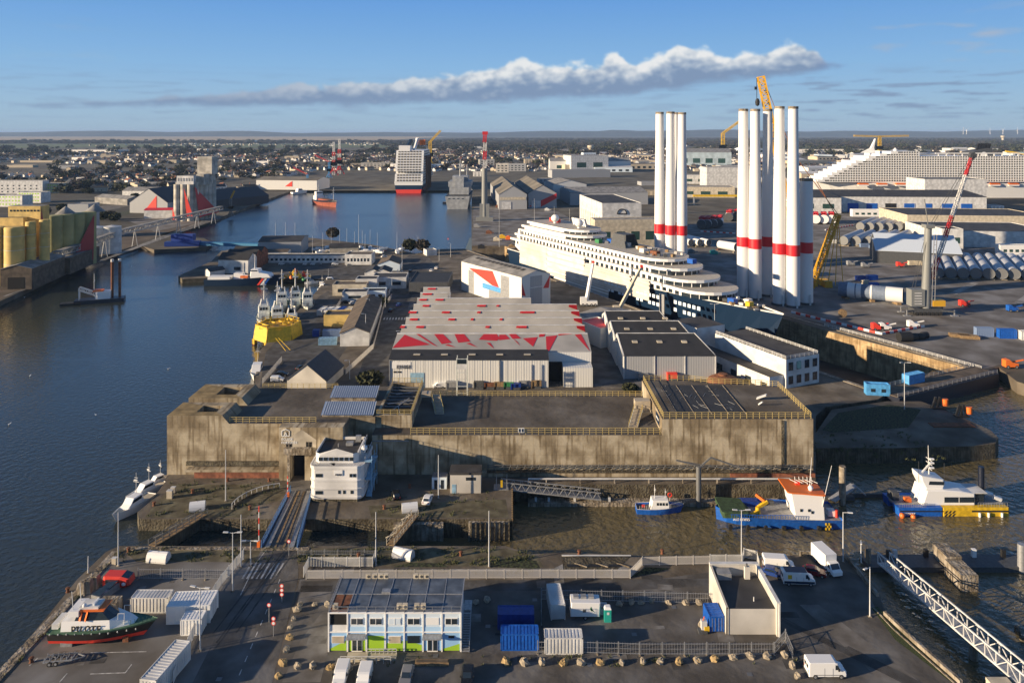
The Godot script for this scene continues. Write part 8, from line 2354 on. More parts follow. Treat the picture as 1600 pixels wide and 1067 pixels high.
func make_left_bank() -> void:
	var b := Mb.new()
	b.sheet(M.rail_bed, PackedVector2Array([Vector2(-240.68, -326.6), Vector2(-251.34, -366.64), Vector2(-274.72, -485.8), Vector2(-274.11, -546.8), Vector2(-283.65, -601.8), Vector2(-278.45, -688.4), Vector2(-306.72, -730.5), Vector2(-332.43, -646.6), Vector2(-304.04, -537.6), Vector2(-281.55, -410.7), Vector2(-284.35, -385.86)]), 0.03)
	b.sheet(M.scrub, PackedVector2Array([Vector2(-287.84, -390.59), Vector2(-283.98, -414.3), Vector2(-307.5, -543.7), Vector2(-339.31, -660), Vector2(-378.46, -1226.8), Vector2(-380.18, -1739.9), Vector2(-435.1, -1952.9), Vector2(-525.6, -1226.8), Vector2(-617.2, -1029), Vector2(-624.1, -846.8)]), 0.02)
	ground_piece("pavement", b)
	b = Mb.new()
	for k in 4: b.bar(M.pale_slab, V(-254.41, 0.06, -385.58) + V(0, 0, k * 4), V(-289.56, 0.06, -719) + V(k * 3, 0, 0), 1.2, 0.02)
	b.sheet(M.pale_patch, PackedVector2Array([Vector2(-459.2, -765.6), Vector2(-456.5, -986.5), Vector2(-427.7, -938.2), Vector2(-425.6, -730.5)]), 0.05); b.sheet(M.grass, PackedVector2Array([Vector2(-386.23, -693.4), Vector2(-384.38, -747.6), Vector2(-396.1, -811), Vector2(-403.2, -790.9), Vector2(-406.9, -730.5)]), 0.05); b.sheet(M.yard_grey, PackedVector2Array([Vector2(-356.52, -693.4), Vector2(-345.94, -747.6), Vector2(-298.76, -741.8), Vector2(-286.71, -669.2), Vector2(-296.26, -617.4)]), 0.05)
	ground_piece("road", b)
	var S := M.silo_yellow as Material
	var t := thing("grain_silo", "yellow grain terminal with tall headhouse and round silos at the left edge", "silo", V(-267.47, 0, -410.7))
	var a := V(-267.47, 0, -410.7)
	b = Mb.new()
	b.bb(S, V(-281, 0, -424), V(-263, 41, -416), M.roof_grey)
	pw(t, "headhouse", b)
	b = Mb.new()
	b.bb(S, V(-300, 0, -423), V(-270, 35, -412), M.roof_dark)
	pw(t, "rear_block", b)
	for k in 9:
		b = Mb.new()
		b.box(M.glass, V(-279.5 + k * 1.9, 38, -415.9), V(0.9, 1.0, 0.2))
		pw(t, "window", b)
	for q in [[-267.5, -401, 4.8, 31], [-277.5, -401, 4.8, 31], [-262.6, -407, 2.6, 33], [-258.2, -412, 2.6, 33.5], [-287.5, -401, 4.8, 30]]:
		b = Mb.new()
		b.lathe(S, V(q[0], 0, q[1]), [Vector2(q[2], 0), Vector2(q[2], q[3]), Vector2(q[2] * 0.9, q[3] + 0.5), Vector2(0, q[3] + 0.6)], 20)
		for k in 4: b.lathe(M.cream, V(q[0], k * 7.5 + 4, q[1]), [Vector2(q[2] + 0.02, 0), Vector2(q[2] + 0.08, 0.15), Vector2(q[2] + 0.02, 0.3)], 20)
		pw(t, "silo", b)
	b = Mb.new()
	b.quad(M.red_dark, V(-262.9, 40, -417), V(-262.9, 33, -416.2), V(-262.9, 8, -421), V(-262.9, 8, -423))
	pw(t, "red_paint", b)
	t = thing("storage_silo", "row of pale green-yellow silos with red sail and grain cones behind the yellow terminal", "silo", V(-261.42, 0, -439))
	for k in 4:
		b = Mb.new()
		b.lathe(M.silo_green, V(-275 + k * 3.2, 0, -448 - k * 6.5), [Vector2(4.4, 0), Vector2(4.4, 32), Vector2(4, 32.4), Vector2(0, 32.5)], 22)
		pw(t, "silo", b)
	b = Mb.new()
	for q in [[0.0, -10.0], [9.0, -26.0]]: b.lathe(M.pale_slab, V(-274 + q[0], 32, -448 + q[1]), [Vector2(6, 0), Vector2(0, 5)], 16)
	pw(t, "cone_roof", b)
	b = Mb.new()
	b.tri(M.red_dark, V(-260.9, 31, -466), V(-260.9, 3, -465), V(-266.5, 3, -450))
	pw(t, "red_paint", b)
	t = thing("storage_tank", "pair of grey-white tanks with red triangle right of the silos", "tank", V(-274.04, 0, -495.8))
	for k in 2:
		b = Mb.new()
		b.lathe(M.white, V(-282.06, 0, -501) + V(k * 9, 0, -5 - k * 3), [Vector2(6.0, 0), Vector2(6.0, 18), Vector2(0, 19)], 22)
		pw(t, "tank", b)
	t = bld("silo_shed", "brown-walled loading shed with grey roof below the yellow silos", V(-262, 0, -409), V(15, 11, 40), 2.0, M.brown_roof, M.roof_grey, 0.16)
	openings(t, V(15, 11, 40), 0, 1, 0.5, 8, 6, M.dark_gap, "door")
	t = bld("silo_shed", "low grey-roofed brown annex behind the loading shed", V(-266, 0, -453), V(13, 9, 44), 0.0, M.brown_roof, M.roof_grey, 0.16)
	t = thing("conveyor", "long grey elevated conveyor gallery rising from the silos to the concrete tower", "conveyor", V(-292.86, 0, -569.6))
	var pts := [V(-263.45, 11.62, -430), V(-271.81, 12.93, -520), V(-269.02, 12.23, -690)]
	b = Mb.new()
	for k in 2:
		b.truss(M.galv, pts[k], pts[k + 1], 3.2, 3.0, 24, 0.5); b.bar(M.roof_grey, pts[k] + V(0, 1.7, 0), pts[k + 1] + V(0, 1.7, 0), 4, 0.3)
	pw(t, "gallery", b)
	for f in [0.1, 0.3, 0.5, 0.7, 0.9]:
		for k in 2:
			b = Mb.new()
			var p: Vector3 = pts[k].lerp(pts[k + 1], f)
			b.bar(M.white, V(p.x - 2, 0, p.z), V(p.x, p.y, p.z), 0.4); b.bar(M.galv, V(p.x + 2, 0, p.z), V(p.x, p.y, p.z), 0.4)
			pw(t, "trestle", b)
	# concrete silo tower
	t = thing("concrete_silo", "tall fluted concrete silo with red sail triangles across the basin", "silo", V(-304.23, 0, -693.4))
	a = V(-313.84, 0, -688.4)
	b = Mb.new()
	for k in 3: b.lathe(M.silo_concrete, a + V(3 + k * 6.2, 0, -4), [Vector2(3.0, 0), Vector2(3.0, 34)], 16)
	for k in 5: b.lathe(M.silo_concrete, a + V(18.6 + k * 1.6, 0, -8 - k * 6), [Vector2(3.0, 0), Vector2(3.0, 36)], 16)
	b.bb(M.silo_concrete, a + V(1, 0, -36), a + V(17, 36, -5))
	pw(t, "cylinders", b)
	b = Mb.new()
	b.bb(M.white_stain, a + V(3.5, 34, -2), a + V(19, 42, -30), M.roof_dark); b.bb(M.silo_concrete, a + V(14, 42, -22), a + V(28, 59, -36)); b.bb(M.silo_concrete, a + V(19.02, 33, -8), a + V(26, 43, -36))
	pw(t, "headhouse", b)
	b = Mb.new()
	b.tri(M.red_bright, a + V(10.5, 31, -0.7), a + V(19.5, 4, -0.7), a + V(13.5, 4, -0.7)); b.tri(M.red, a + V(19.6, 32, -2.6), a + V(30.2, 5, -34), a + V(22.9, 3, -6.4)); b.tri(M.red_bright, a + V(-0.2, 12, -1.5), a + V(4, 0, -0.9), a + V(-0.2, 0, -1.5))
	pw(t, "red_sail", b)
	for k in 6:
		b = Mb.new()
		b.box(M.grey, a + V(5 + k * 2.5, 37, -1.9), V(1.2, 3, 0.2))
		pw(t, "window", b)
	for s in [
		["grey gabled store with red triangle left of the concrete silo", V(-365.75, 0, -759.5) + V(0, 0, -30), V(42, 11, 60), 14, M.clad_grey, M.slate, -0.15, false],
		["dark curved-roof store behind the concrete silo", V(-323.14, 0, -811) + V(0, 0, -30), V(40, 9, 90), 10, M.slate, M.slate, -0.5, false],
		["long pale hangar with red triangle on the far west quay", V(-318.89, 0, -1063.3) + V(0, 0, -25), V(92, 14, 46), 4, M.clad_white, M.roof_patch, -0.15, true],
		["long vaulted pale shed behind the west quay road", V(-454.3, 0, -862.1), V(60, 7, 20), 3, M.pale_slab, M.roof_grey, -0.5, true],
		["white sheds with pointed roofs before the town, near the silo", V(-458.7, 0, -947.5), V(60, 9, 26), 4, M.white, M.roof_grey, -0.1, true],
		["white terrace of new flats with lime-green balconies, left block", V(-556.2, 0, -832.1), V(34, 12, 16), 0.0, M.white, M.roof_grey, -0.1, false],
		["white terrace of new flats with lime-green balconies, second block", V(-562.7, 0, -877.9), V(30, 12, 16), 0.0, M.white, M.roof_grey, -0.1, false],
		["pale flats with lime-green end balconies behind the terrace", V(-624.6, 0, -1018), V(28, 13, 18), 0.0, M.cream, M.roof_grey, -0.1, false],
		["long white apartment block at the left edge of the town", V(-664.6, 0, -1007.3), V(70, 17, 14), 0.0, M.white, M.roof_grey, 0.0, false],
		["low white grain office between silos and conveyor", V(-305.53, 0, -708.8) + V(0, 0, 6), V(26, 6, 6), 0.0, M.white, M.roof_grey, 0.0, false],
		["blue-grey tall tank shed behind the green silos", V(-337.06, 0, -587.1), V(16, 26, 16), 0.0, M.clad_grey, M.roof_grey, 0.0, false],
		["red and dark open shed in front of the gabled store", V(-339.1, 0, -719.5), V(26, 8, 12), 1.5, M.white, M.red, 0.1, true],
	]:
		t = bld("quay_store", s[0], s[1], s[2], s[3], s[4], s[5], s[6], s[7])
		if s[0].contains("flats") or s[0].contains("apartment"): openings(t, s[2], 0, 8, 2, 2, 1.6, M.glass if not s[0].contains("lime") else M.green_bright, "balcony", 3, 4)
		if s[0].contains("red triangle"):
			b = Mb.new()
			b.tri(M.red_bright, V(-2, 5, s[2].z / 2 + 0.3), V(9, 18 if s[2].x < 50 else 13, s[2].z / 2 + 0.3), V(9, 5, s[2].z / 2 + 0.3))
			part(t, "red_paint", b)
	# blue swing bridge over the passage
	t = thing("swing_bridge", "long blue girder bridge with dark blue control cabin over the passage", "bridge", V(-226.21, 0, -550))
	b = Mb.new()
	b.bar(M.blue_sky2, V(-229.22, 1.4, -543.7), V(-180.89, 1.4, -534.4), 5, 2.4); b.bar(M.blue_deep, V(-249.82, 1.8, -537.9), V(-226.23, 1.8, -541), 6, 3.2)
	pw(t, "girder", b)
	b = Mb.new()
	b.box(M.blue_deep, V(-240.48, 3.2, -546), V(15.91, 4.6, 6))
	pw(t, "cabin", b)
	# quay cranes
	for s in [[360, 338, 40, M.steel_grey, M.yellow_crane, "grey level-luffing crane beside the concrete silo", 0.2], [480, 296, 34, M.blue_sky, M.red, "blue quay crane with red and white jib, nearer of two", -0.9], [514, 278, 36, M.blue_sky, M.red, "blue quay crane with red and white jib, farther of two", -0.9], [521, 274, 52, M.red, M.white, "red and white striped lattice mast, left of the pair", 0.0], [530, 272, 55, M.red, M.white, "red and white striped lattice mast, right of the pair", 0.0], [672, 262, 58, M.yellow, M.yellow, "yellow tower crane behind the far cruise ship", 0.4], [1375, 248, 50, M.yellow, M.yellow, "yellow hammerhead crane beyond the right-hand cruise ship", 1.2], [1130, 250, 60, M.yellow, M.yellow, "yellow gantry mast by the pale blue shipyard hall", 0.6]]:
		var k: float = 82.0 / (s[1] - 207.0)
		t = thing("quay_crane", s[5], "crane", V((s[0] - 800.0) * k, 0, -1167.0 * k))
		var h: float = s[2] * k
		b = Mb.new()
		for q in 6: b.truss(s[3] if q % 2 or s[4] != M.white else M.white, V(0, h * 0.117 * q, 0), V(0, h * 0.117 * (q + 1), 0), h * 0.07, h * 0.07, 2, h * 0.011); b.box(s[3], V(0, h * 0.3, 0), V(h * 0.16, h * 0.1, h * 0.16))
		for x in [-0.14, 0.14]: b.bar(s[3], V(x * h, 0, 0), V(0, h * 0.25, 0), h * 0.025)
		part(t, "tower", b)
		b = Mb.new()
		b.truss(s[4], V(0, h * 0.7, 0), V(s[6] * h * 0.7, h, 0) if absf(s[6]) < 1 else V(-h * 0.8, h * 0.72, 0), h * 0.05, h * 0.04, 6, h * 0.012)
		if s[6] > 1: b.truss(s[4], V(0, h * 0.7, 0), V(h * 0.9, h * 0.72, 0), h * 0.05, h * 0.04, 6, h * 0.012)
		part(t, "jib", b)

func ship(called: String, label: String, at: Vector3, yaw: float, cat := "ship") -> Node3D:
	return thing(called, label, cat, at, yaw)

func make_ships() -> void:
	var b := Mb.new()
	# cruise liner at the right
	var t := ship("cruise_liner", "huge white cruise liner with rows of balconies and orange lifeboats at the right", V(481.7, 0, -862.1) + V(70, 0, -95), PI)
	b = Mb.new()
	hull(b, 370, 46, 10, 18, 22, [[M.white_clean, 0.0, 1.0]], M.white, 0.9, 22, 3.0, 0.95, 24)
	part(t, "hull", b)
	for k in 13:
		b = Mb.new()
		var y := 20 + k * 2.95
		var x1 := 168.0 - k * 6.0 - maxf(0, k - 8) * 6
		var x0 := -178.0
		if k > 9: x1 = 118 - (k - 9) * 14
		if k > 10: x0 = 40.0
		for sd in [-1.0, 1.0]:
			b.bb(M.white_clean, V(x0, y, 0), V(x1, y + 2.9, sd * 20.6))
			b.bb(M.balcony_dark, V(x0 + 2, y + 0.95, sd * 20.5), V(x1 - 9, y + 2.55, sd * 20.75))
			for j in int((x1 - x0 - 14) / 3.2): b.bb(M.white_clean, V(x0 + 4 + j * 3.2, y + 0.9, sd * 20.5), V(x0 + 4.5 + j * 3.2, y + 2.6, sd * 21.1))
		part(t, "balcony_deck", b)
	for k in 11:
		b = Mb.new()
		side_shape(b, M.white_clean, [Vector2(-6, 0), Vector2(6, 0), Vector2(7, 1.6), Vector2(-7, 1.6)], 2)
		side_shape(b, M.orange, [Vector2(-7, 1.6), Vector2(7, 1.6), Vector2(5.5, 3.6), Vector2(-5.5, 3.6)], 2)
		var o := part(t, "lifeboat", b)
		o.position = V(112 - k * 23.5, 15.2, -23)
	b = Mb.new()
	side_shape(b, M.grey_dark, [Vector2(-60, 46), Vector2(-20, 46), Vector2(-34, 58), Vector2(-56, 62)], 12)
	for k in 6: b.bar(M.black, V(-44 - k * 3, 58, 0), V(-47 - k * 3, 68, 0), 2)
	b.tube(M.white_clean, V(-46, 53, -12.4), V(-46, 53, -12.6), 4.5, 4.5, 14)
	part(t, "funnel", b)
	b = Mb.new()
	side_shape(b, M.white_clean, [Vector2(86, 56), Vector2(104, 56), Vector2(92, 62), Vector2(86, 74), Vector2(88, 62)], 2); b.lathe(M.white_clean, V(64, 57, -8), [Vector2(1, 0), Vector2(3, 3), Vector2(0, 6)], 10)
	part(t, "mast", b)
	b = Mb.new()
	for k in 20: b.bar(M.white_clean, V(-174 + k * 10, 50, -20), V(-174 + k * 10, 56, -20), 0.8)
	b.bar(M.white_clean, V(-174, 56, -20), V(20, 56, -20), 1.2); b.bar(M.yellow, V(-120, 52, -6), V(-80, 58, -2), 2); b.bar(M.teal, V(-140, 55, 4), V(-84, 56, 0), 2)
	part(t, "sun_deck", b)
	# far cruise ship seen from astern
	t = ship("cruise_ship", "white cruise ship seen from the stern with red underside at the end of the basin", V(-145.87, -2.5, -1038) + V(0, 0, -100), PI / 2 + 0.02)
	b = Mb.new()
	hull(b, 200, 40, 8, 16, 20, [[M.red_bright, 0.0, 0.55], [M.navy, 0.55, 0.8], [M.white_clean, 0.8, 1.0]], M.white, 0.95, 10, 3, 1.0, 12)
	part(t, "hull", b)
	for k in 12:
		b = Mb.new()
		var y := 16 + k * 3.6
		var sx := -99.0 + k * 1.6 + (8 if k == 3 else 0)
		b.bb(M.white_clean, V(sx, y, -19.5), V(70 - k * 6, y + 3.5, 19.5))
		for j in 8: b.bb(M.balcony_dark, V(sx - 0.3, y + 0.8, -16.5 + j * 4.2), V(sx + 0.5, y + 2.8, -13.5 + j * 4.2))
		b.bb(M.navy, V(sx + 6, y + 0.8, 19.4), V(62 - k * 6, y + 2.8, 19.9)); b.bb(M.white_clean, V(sx - 1.6, y, -19), V(sx, y + 0.7, 19))
		part(t, "deck", b)
	b = Mb.new()
	for k in 3: b.bar(M.navy, V(-52 - k * 7, 60, -8), V(-42 - k * 7, 74, -2), 3); b.bar(M.white_clean, V(-42 - k * 7, 60, 2), V(-32 - k * 7, 76, 6), 3)
	b.box(M.white_clean, V(-72, 58, -8), V(20, 8, 16)); b.box(M.orange, V(-34, 66, 13), V(10, 8, 8))
	part(t, "funnel", b)
	b = Mb.new()
	for x in [-80, -50, -20]: b.bar(M.rust, V(x, 0, 23), V(x, 52, 23), 2.5)
	b.bar(M.rust, V(-80, 50, 23), V(-20, 50, 23), 2.5)
	part(t, "scaffold", b)
	# grey naval ship, cargo ship
	t = ship("naval_ship", "grey naval landing ship seen from the stern at the east quay", V(-60.36, -2.5, -828.7) + V(0, 0, -60), PI / 2)
	b = Mb.new()
	hull(b, 130, 27, 4, 14, 15, [[M.red_bright, 0, 0.2], [M.grey_navy, 0.2, 1.0]], M.grey_dark, 0.97, 8, 2.5, 1.0, 10)
	part(t, "hull", b)
	b = Mb.new()
	b.bb(M.grey_navy, V(-40, 14, -11), V(20, 22, 11)); b.bb(M.grey_navy, V(-30, 22, -13), V(10, 28, 13)); b.bb(M.grey_navy, V(-34, 22, -5), V(-20, 33, 5)); b.box(M.grey_navy, V(-10, 28, 0), V(20, 6, 18))
	part(t, "superstructure", b)
	mast(t, V(-18, 33, 0), 20, M.grey_navy, 1.2); mast(t, V(-2, 33, 7), 14, M.grey_navy, 1.0)
	window_row(t, [V(-65.2, 11, -9), V(-65.2, 11, -4), V(-65.2, 11, 1), V(-65.2, 11, 6)], 2.4, 1.0, PI / 2)
	t = ship("cargo_ship", "rusty red cargo ship with dark bow under way in the basin", V(-215.7, -2.5, -865), -0.92)
	b = Mb.new()
	hull(b, 60, 12, 2, 5.5, 8.5, [[M.rust_red, 0, 0.75], [M.navy_dark, 0.75, 1.0]], M.rust_red, 0.85, 3.5)
	part(t, "hull", b)
	b = Mb.new()
	b.bb(M.rust_red, V(-14, 4, -4), V(17, 7.2, 4)); b.bb(M.rust, V(-13, 7.2, -3.6), V(16, 7.6, 3.6))
	part(t, "hatch", b)
	b = Mb.new()
	b.bb(M.white_clean, V(-26, 4, -4.6), V(-17, 10, 4.6)); b.bb(M.white_clean, V(-24, 10, -4), V(-18.5, 15, 4)); b.bb(M.glass, V(-18.6, 13, -3.6), V(-18.3, 14.4, 3.6))
	part(t, "bridge_house", b)
	mast(t, V(-21, 15, 0), 8, M.white, 0.4); mast(t, V(21, 6, 0), 16, M.white, 0.4)
	# fisheries patrol ship with tricolour flash
	t = ship("patrol_ship", "dark blue patrol ship with red and white bow stripes at the spit", V(-148.76, -2.5, -414.3), 0.02)
	b = Mb.new()
	hull(b, 42, 8.4, 1.5, 3.6, 5.6, [[M.brick_red, 0, 0.2], [M.navy, 0.2, 1.0]], M.grey, 0.86, 3)
	part(t, "hull", b)
	b = Mb.new()
	side_shape(b, M.white_clean, [Vector2(4, 4), Vector2(16, 4.4), Vector2(14.5, 6.4), Vector2(9, 7.4), Vector2(8.4, 9), Vector2(4.6, 9)], 3.2, 0.3); b.box(M.white_clean, V(-13, 3.4, 0), V(12, 1.6, 6)); b.box(M.white_clean, V(-3, 3.4, -1), V(5, 3.2, 4))
	part(t, "deckhouse", b)
	b = Mb.new()
	for k in 3: b.quad([M.red_bright, M.white_clean, M.blue][k], V(8.2 + k * 1.6, 0.6, 4.0 - k * 0.14), V(11 + k * 1.6, 4.2, 4.3 - k * 0.1), V(12.3 + k * 1.6, 4.2, 4.3 - k * 0.14), V(9.4 + k * 1.6, 0.6, 4.0 - k * 0.2))
	part(t, "bow_stripe", b)
	mast(t, V(6, 9, 0), 8, M.white, 0.35)
	b = Mb.new()
	b.bar(M.orange, V(-1, 5, 3), V(3, 5, 3), 1.2); b.bar(M.white_clean, V(-3, 7, 2.6), V(3, 5.6, 2.6), 0.4); b.bb(M.glass, V(4.6, 8, 3.0), V(8.3, 8.7, 3.25))
	part(t, "deck_gear", b, "stuff")
	# grey-white minehunters rafted in two rows
	var spots := [[412, 505], [433, 508], [455, 521], [440, 484], [461, 482], [480, 484]]
	for i in 6:
		t = ship("navy_boat", "%s white-masted navy boat rafted behind the yellow barge" % ["nearest left", "nearest middle", "nearest right", "farther left", "farther middle", "farther right"][i], V((spots[i][0] - 800.0) * 84.5 / (spots[i][1] - 207.0), -2.5, -1167.0 * 84.5 / (spots[i][1] - 207.0)), -PI / 2 + 0.28)
		t.set_meta("group", "white navy boats rafted at the quay")
		b = Mb.new()
		hull(b, 24, 6.4, 1, 2.6, 4, [[M.red_dark, 0, 0.2], [M.mast_green, 0.2, 1.0]], M.green_deck, 0.88, 2.5)
		part(t, "hull", b)
		b = Mb.new()
		side_shape(b, M.mast_green, [Vector2(-5, 2.4), Vector2(5, 2.6), Vector2(4, 5.4), Vector2(2.4, 5.6), Vector2(1.6, 8), Vector2(-3, 8), Vector2(-4.4, 5)], 2.4, 0.25)
		for z in [-2.2, 2.2]: b.bar(M.white, V(1, 5.4, z), V(-1, 10.5, z * 0.5), 0.45); b.bar(M.white, V(-4, 5.4, z), V(-1.5, 10.5, z * 0.5), 0.45)
		part(t, "superstructure", b)
		b = Mb.new()
		for z in [-1.2, 0, 1.2]: b.box(M.glass, V(1.9, 6.3, z), V(0.6, 1.1, 0.9))
		for x in [-2, 0]: b.box(M.glass, V(x, 3.6, 2.42), V(0.9, 0.9, 0.1))
		part(t, "window", b)
		mast(t, V(-1, 10, 0), 9, M.white, 0.4)
		b = Mb.new()
		for k in 12: b.bar(M.white, V(5 + k * 0.5, 3.2, 2.6 - k * 0.16), V(5 + k * 0.5, 4.4, 2.6 - k * 0.16), 0.1)
		b.box(M.grey, V(7.5, 3.2, 0), V(1.6, 1.8, 1.2)); b.bar(M.grey, V(7.5, 4.6, 0), V(10, 5.2, 0), 0.3); b.box(M.galv, V(-8, 2.4, 0), V(4, 1.4, 3))
		part(t, "deck_gear", b, "stuff")
	# yellow floating barge
	t = ship("yellow_float", "bright yellow floating foundation with six-sided hull and rings on deck", V(-94.25, -2.5, -291.75) + V(0, 0, -9), 0.35, "barge")
	b = Mb.new()
	for k in 6:
		var c := Basis(Vector3.UP, k * PI / 3)
		b.t = Transform3D(c, Vector3.ZERO)
		b.quad(M.yellow, V(-4.6, 2.2, 8.4), V(-4.6, 7.6, 7.6), V(4.6, 7.6, 7.6), V(4.6, 2.2, 8.4))
		for x in [-4.4, 4.4]: b.box(M.yellow, V(x, 0.4, 7.8), V(1.6, 2.0, 1.4)); b.box(M.rust, V(x, -0.8, 7.8), V(1.6, 1.2, 1.4))
		b.bar(M.yellow, V(-4.2, 7.8, 7.3), V(4.2, 7.8, 7.3), 0.8, 0.5); b.bar(M.yellow, V(-4.0, 9, 7.2), V(4.0, 9, 7.2), 0.16)
		for x in [-3, 0, 3]: b.bar(M.yellow, V(x, 7.8, 7.2), V(x, 9, 7.2), 0.14)
	b.t = Transform3D.IDENTITY
	var hex := PackedVector2Array()
	for k in 6: hex.append(Vector2(cos(k * PI / 3 + PI / 6), sin(k * PI / 3 + PI / 6)) * 8.6)
	b.sheet(M.yellow_crane, hex, 7.2); b.sheet(M.black, hex, 2.3)
	part(t, "hull", b)
	for q in [[-3.5, 1.0, 2.4], [2.5, -2.0, 2.0], [3.0, 3.2, 1.4]]:
		b = Mb.new()
		for k in 12:
			var a := TAU * k / 12
			b.bar(M.yellow, V(q[0] + cos(a) * q[2], 8.2, q[1] + sin(a) * q[2]), V(q[0] + cos(a + TAU / 12) * q[2], 8.2, q[1] + sin(a + TAU / 12) * q[2]), 0.5)
		b.bar(M.yellow, V(q[0], 7.2, q[1]), V(q[0] + 1, 11, q[1]), 0.35)
		part(t, "ring", b)
	b = Mb.new()
	for k in 2: b.bar(M.yellow, V(-91.06, 3, -287.21) + V(k * 1.2, 0, 0), V(-84.81, 0.3, -279.6) + V(k * 1.4, 0, -k), 0.13)
	solo("mooring_rope", "pair of yellow mooring ropes from the barge to the quay", "rope", b)
	# dredger with spuds
	t = ship("dredger", "small dark dredger with white deckhouse and two tall spud legs in the basin", V(-206.95, -2.5, -372.12), 0.36)
	t.scale = V(1.3, 1.3, 1.3)
	b = Mb.new()
	b.box(M.navy_dark, V(1, -1, 0), V(17, 2.4, 5.5)); b.box(M.black, V(-8.5, -1, 1.5), V(7, 1.8, 3.6))
	part(t, "hull", b)
	b = Mb.new()
	b.box(M.white_clean, V(2.5, 1.4, 0), V(4.5, 2.8, 3.6)); b.box(M.orange, V(0.5, 4.2, 0), V(3.6, 0.5, 3)); b.box(M.white_clean, V(0.6, 1.4, 0.6), V(2, 2.8, 2))
	part(t, "deckhouse", b)
	for x in [5.0, 7.6]:
		b = Mb.new()
		b.tube(M.rust, V(x, -4, -1), V(x, 15, -1), 0.5, 0.5, 8); b.tube(M.white, V(x, 15, -1), V(x, 16, -1), 0.55, 0.55, 8)
		part(t, "spud_leg", b)
	b = Mb.new()
	b.truss(M.white, V(-6, 5.6, 0), V(0, 3.0, 0), 1.6, 1.2, 5, 0.25); b.bar(M.white, V(-6, 1, 1), V(-6, 6, 1), 0.3); b.bar(M.white, V(-6, 1, -1), V(-6, 6, -1), 0.3)
	part(t, "gantry", b)
	mast(t, V(-1, 4, 0), 7, M.white, 0.15)
	# small craft: x, y, length, yaw, label
	var i := 0
	for s in [[206, 799, 11.5, 1.3, "white motor cruiser with canopy at the west corner of the lock quay"], [226, 774, 10.0, 1.1, "white flybridge boat moored just behind the cruiser by the bunker corner"], [245, 758, 8.0, 1.0, "smallest white boat tucked beside the bunker's west foot"], [401, 588, 15, 1.75, "white harbour patrol launch moored below the yellow barge"], [504, 452, 11, 1.5, "white launch with tall mast at the head of the inlet"], [541, 444, 0, 0, ""], [516, 443, 12, 0.1, "coastguard launch with red stripe and high mast in the inlet"], [487, 443, 8, 0.2, "low white workboat beside the buoy heap"], [468, 303, 26, 0.9, "white trawler moored at the far west quay"], [702, 318, 16, 0.1, "small dark tug beside the naval ship"], [1018, 0, 0, 0, ""]]:
		if s[2] == 0: continue
		t = ship("launch", s[4], V((s[0] - 800.0) * 84.5 / (s[1] - 207.0), -2.5, -1167.0 * 84.5 / (s[1] - 207.0)), s[3] - PI if s[1] > 500 and s[1] < 760 else s[3] + (PI if s[1] >= 760 else 0.0), "boat")
		var L: float = s[2]
		b = Mb.new()
		hull(b, L, L * 0.3, 0.5, L * 0.13, L * 0.19, [[M.black, 0, 0.2], [M.navy_dark if i == 8 else M.white_clean, 0.2, 1.0]], M.cream, 0.9, L * 0.12, 2.0, 0.8, 10)
		part(t, "hull", b)
		b = Mb.new()
		side_shape(b, M.white_clean, [Vector2(-L * 0.22, L * 0.1), Vector2(L * 0.26, L * 0.12), Vector2(L * 0.14, L * 0.2), Vector2(L * 0.06, L * 0.29), Vector2(-L * 0.16, L * 0.29)], L * 0.1, 0.1)
		part(t, "cabin", b)
		b = Mb.new()
		side_shape(b, M.glass, [Vector2(-L * 0.14, L * 0.21), Vector2(L * 0.12, L * 0.21), Vector2(L * 0.065, L * 0.27), Vector2(-L * 0.14, L * 0.27)], L * 0.102, 0.02)
		part(t, "window", b)
		mast(t, V(-L * 0.1, L * 0.31, 0), L * 0.4, M.white, 0.07)
		i += 1
	# gulls over and on the water
	i = 0
	for p in [[46, 588, 0.0], [149, 649, 3.0], [262, 577, 0.0], [13, 664, 0.0], [205, 417, 6.0], [228, 423, 5.0], [37, 465, 0.0]]:
		b = Mb.new()
		b.lathe(M.white_clean, Vector3.ZERO, [Vector2(0, 0), Vector2(0.16, 0.12), Vector2(0.14, 0.3), Vector2(0, 0.4)], 8)
		for z in [-1.0, 1.0]: b.tri(M.white_clean, V(0.2, 0.25, 0), V(-0.2, 0.25, 0), V(-0.15, 0.5, z * 0.9)); 
		b.tri(M.white_clean, V(-0.1, 0.15, 0.1), V(-0.1, 0.2, -0.1), V(-0.6, 0.2, 0))
		var k: float = (84.5 - p[2]) / (p[1] - 207.0)
		solo("gull", "%s white gull over the dark basin water, counted from the near left" % ordinal(i), "gull", b, V((p[0] - 800.0) * k, -2.5 + p[2], -1167.0 * k), i * 1.0, "gulls over the basin")
		i += 1

func scatter(called: String, mesh: Mesh, xf: Array) -> void:
	var mm := MultiMesh.new()
	mm.transform_format = MultiMesh.TRANSFORM_3D
	mm.mesh = mesh
	mm.instance_count = xf.size()
	for k in xf.size(): mm.set_instance_transform(k, xf[k])
	var o := MultiMeshInstance3D.new()
	o.multimesh = mm; o.name = numbered(called); add_child(o)
	o.set_meta("kind", "stuff")

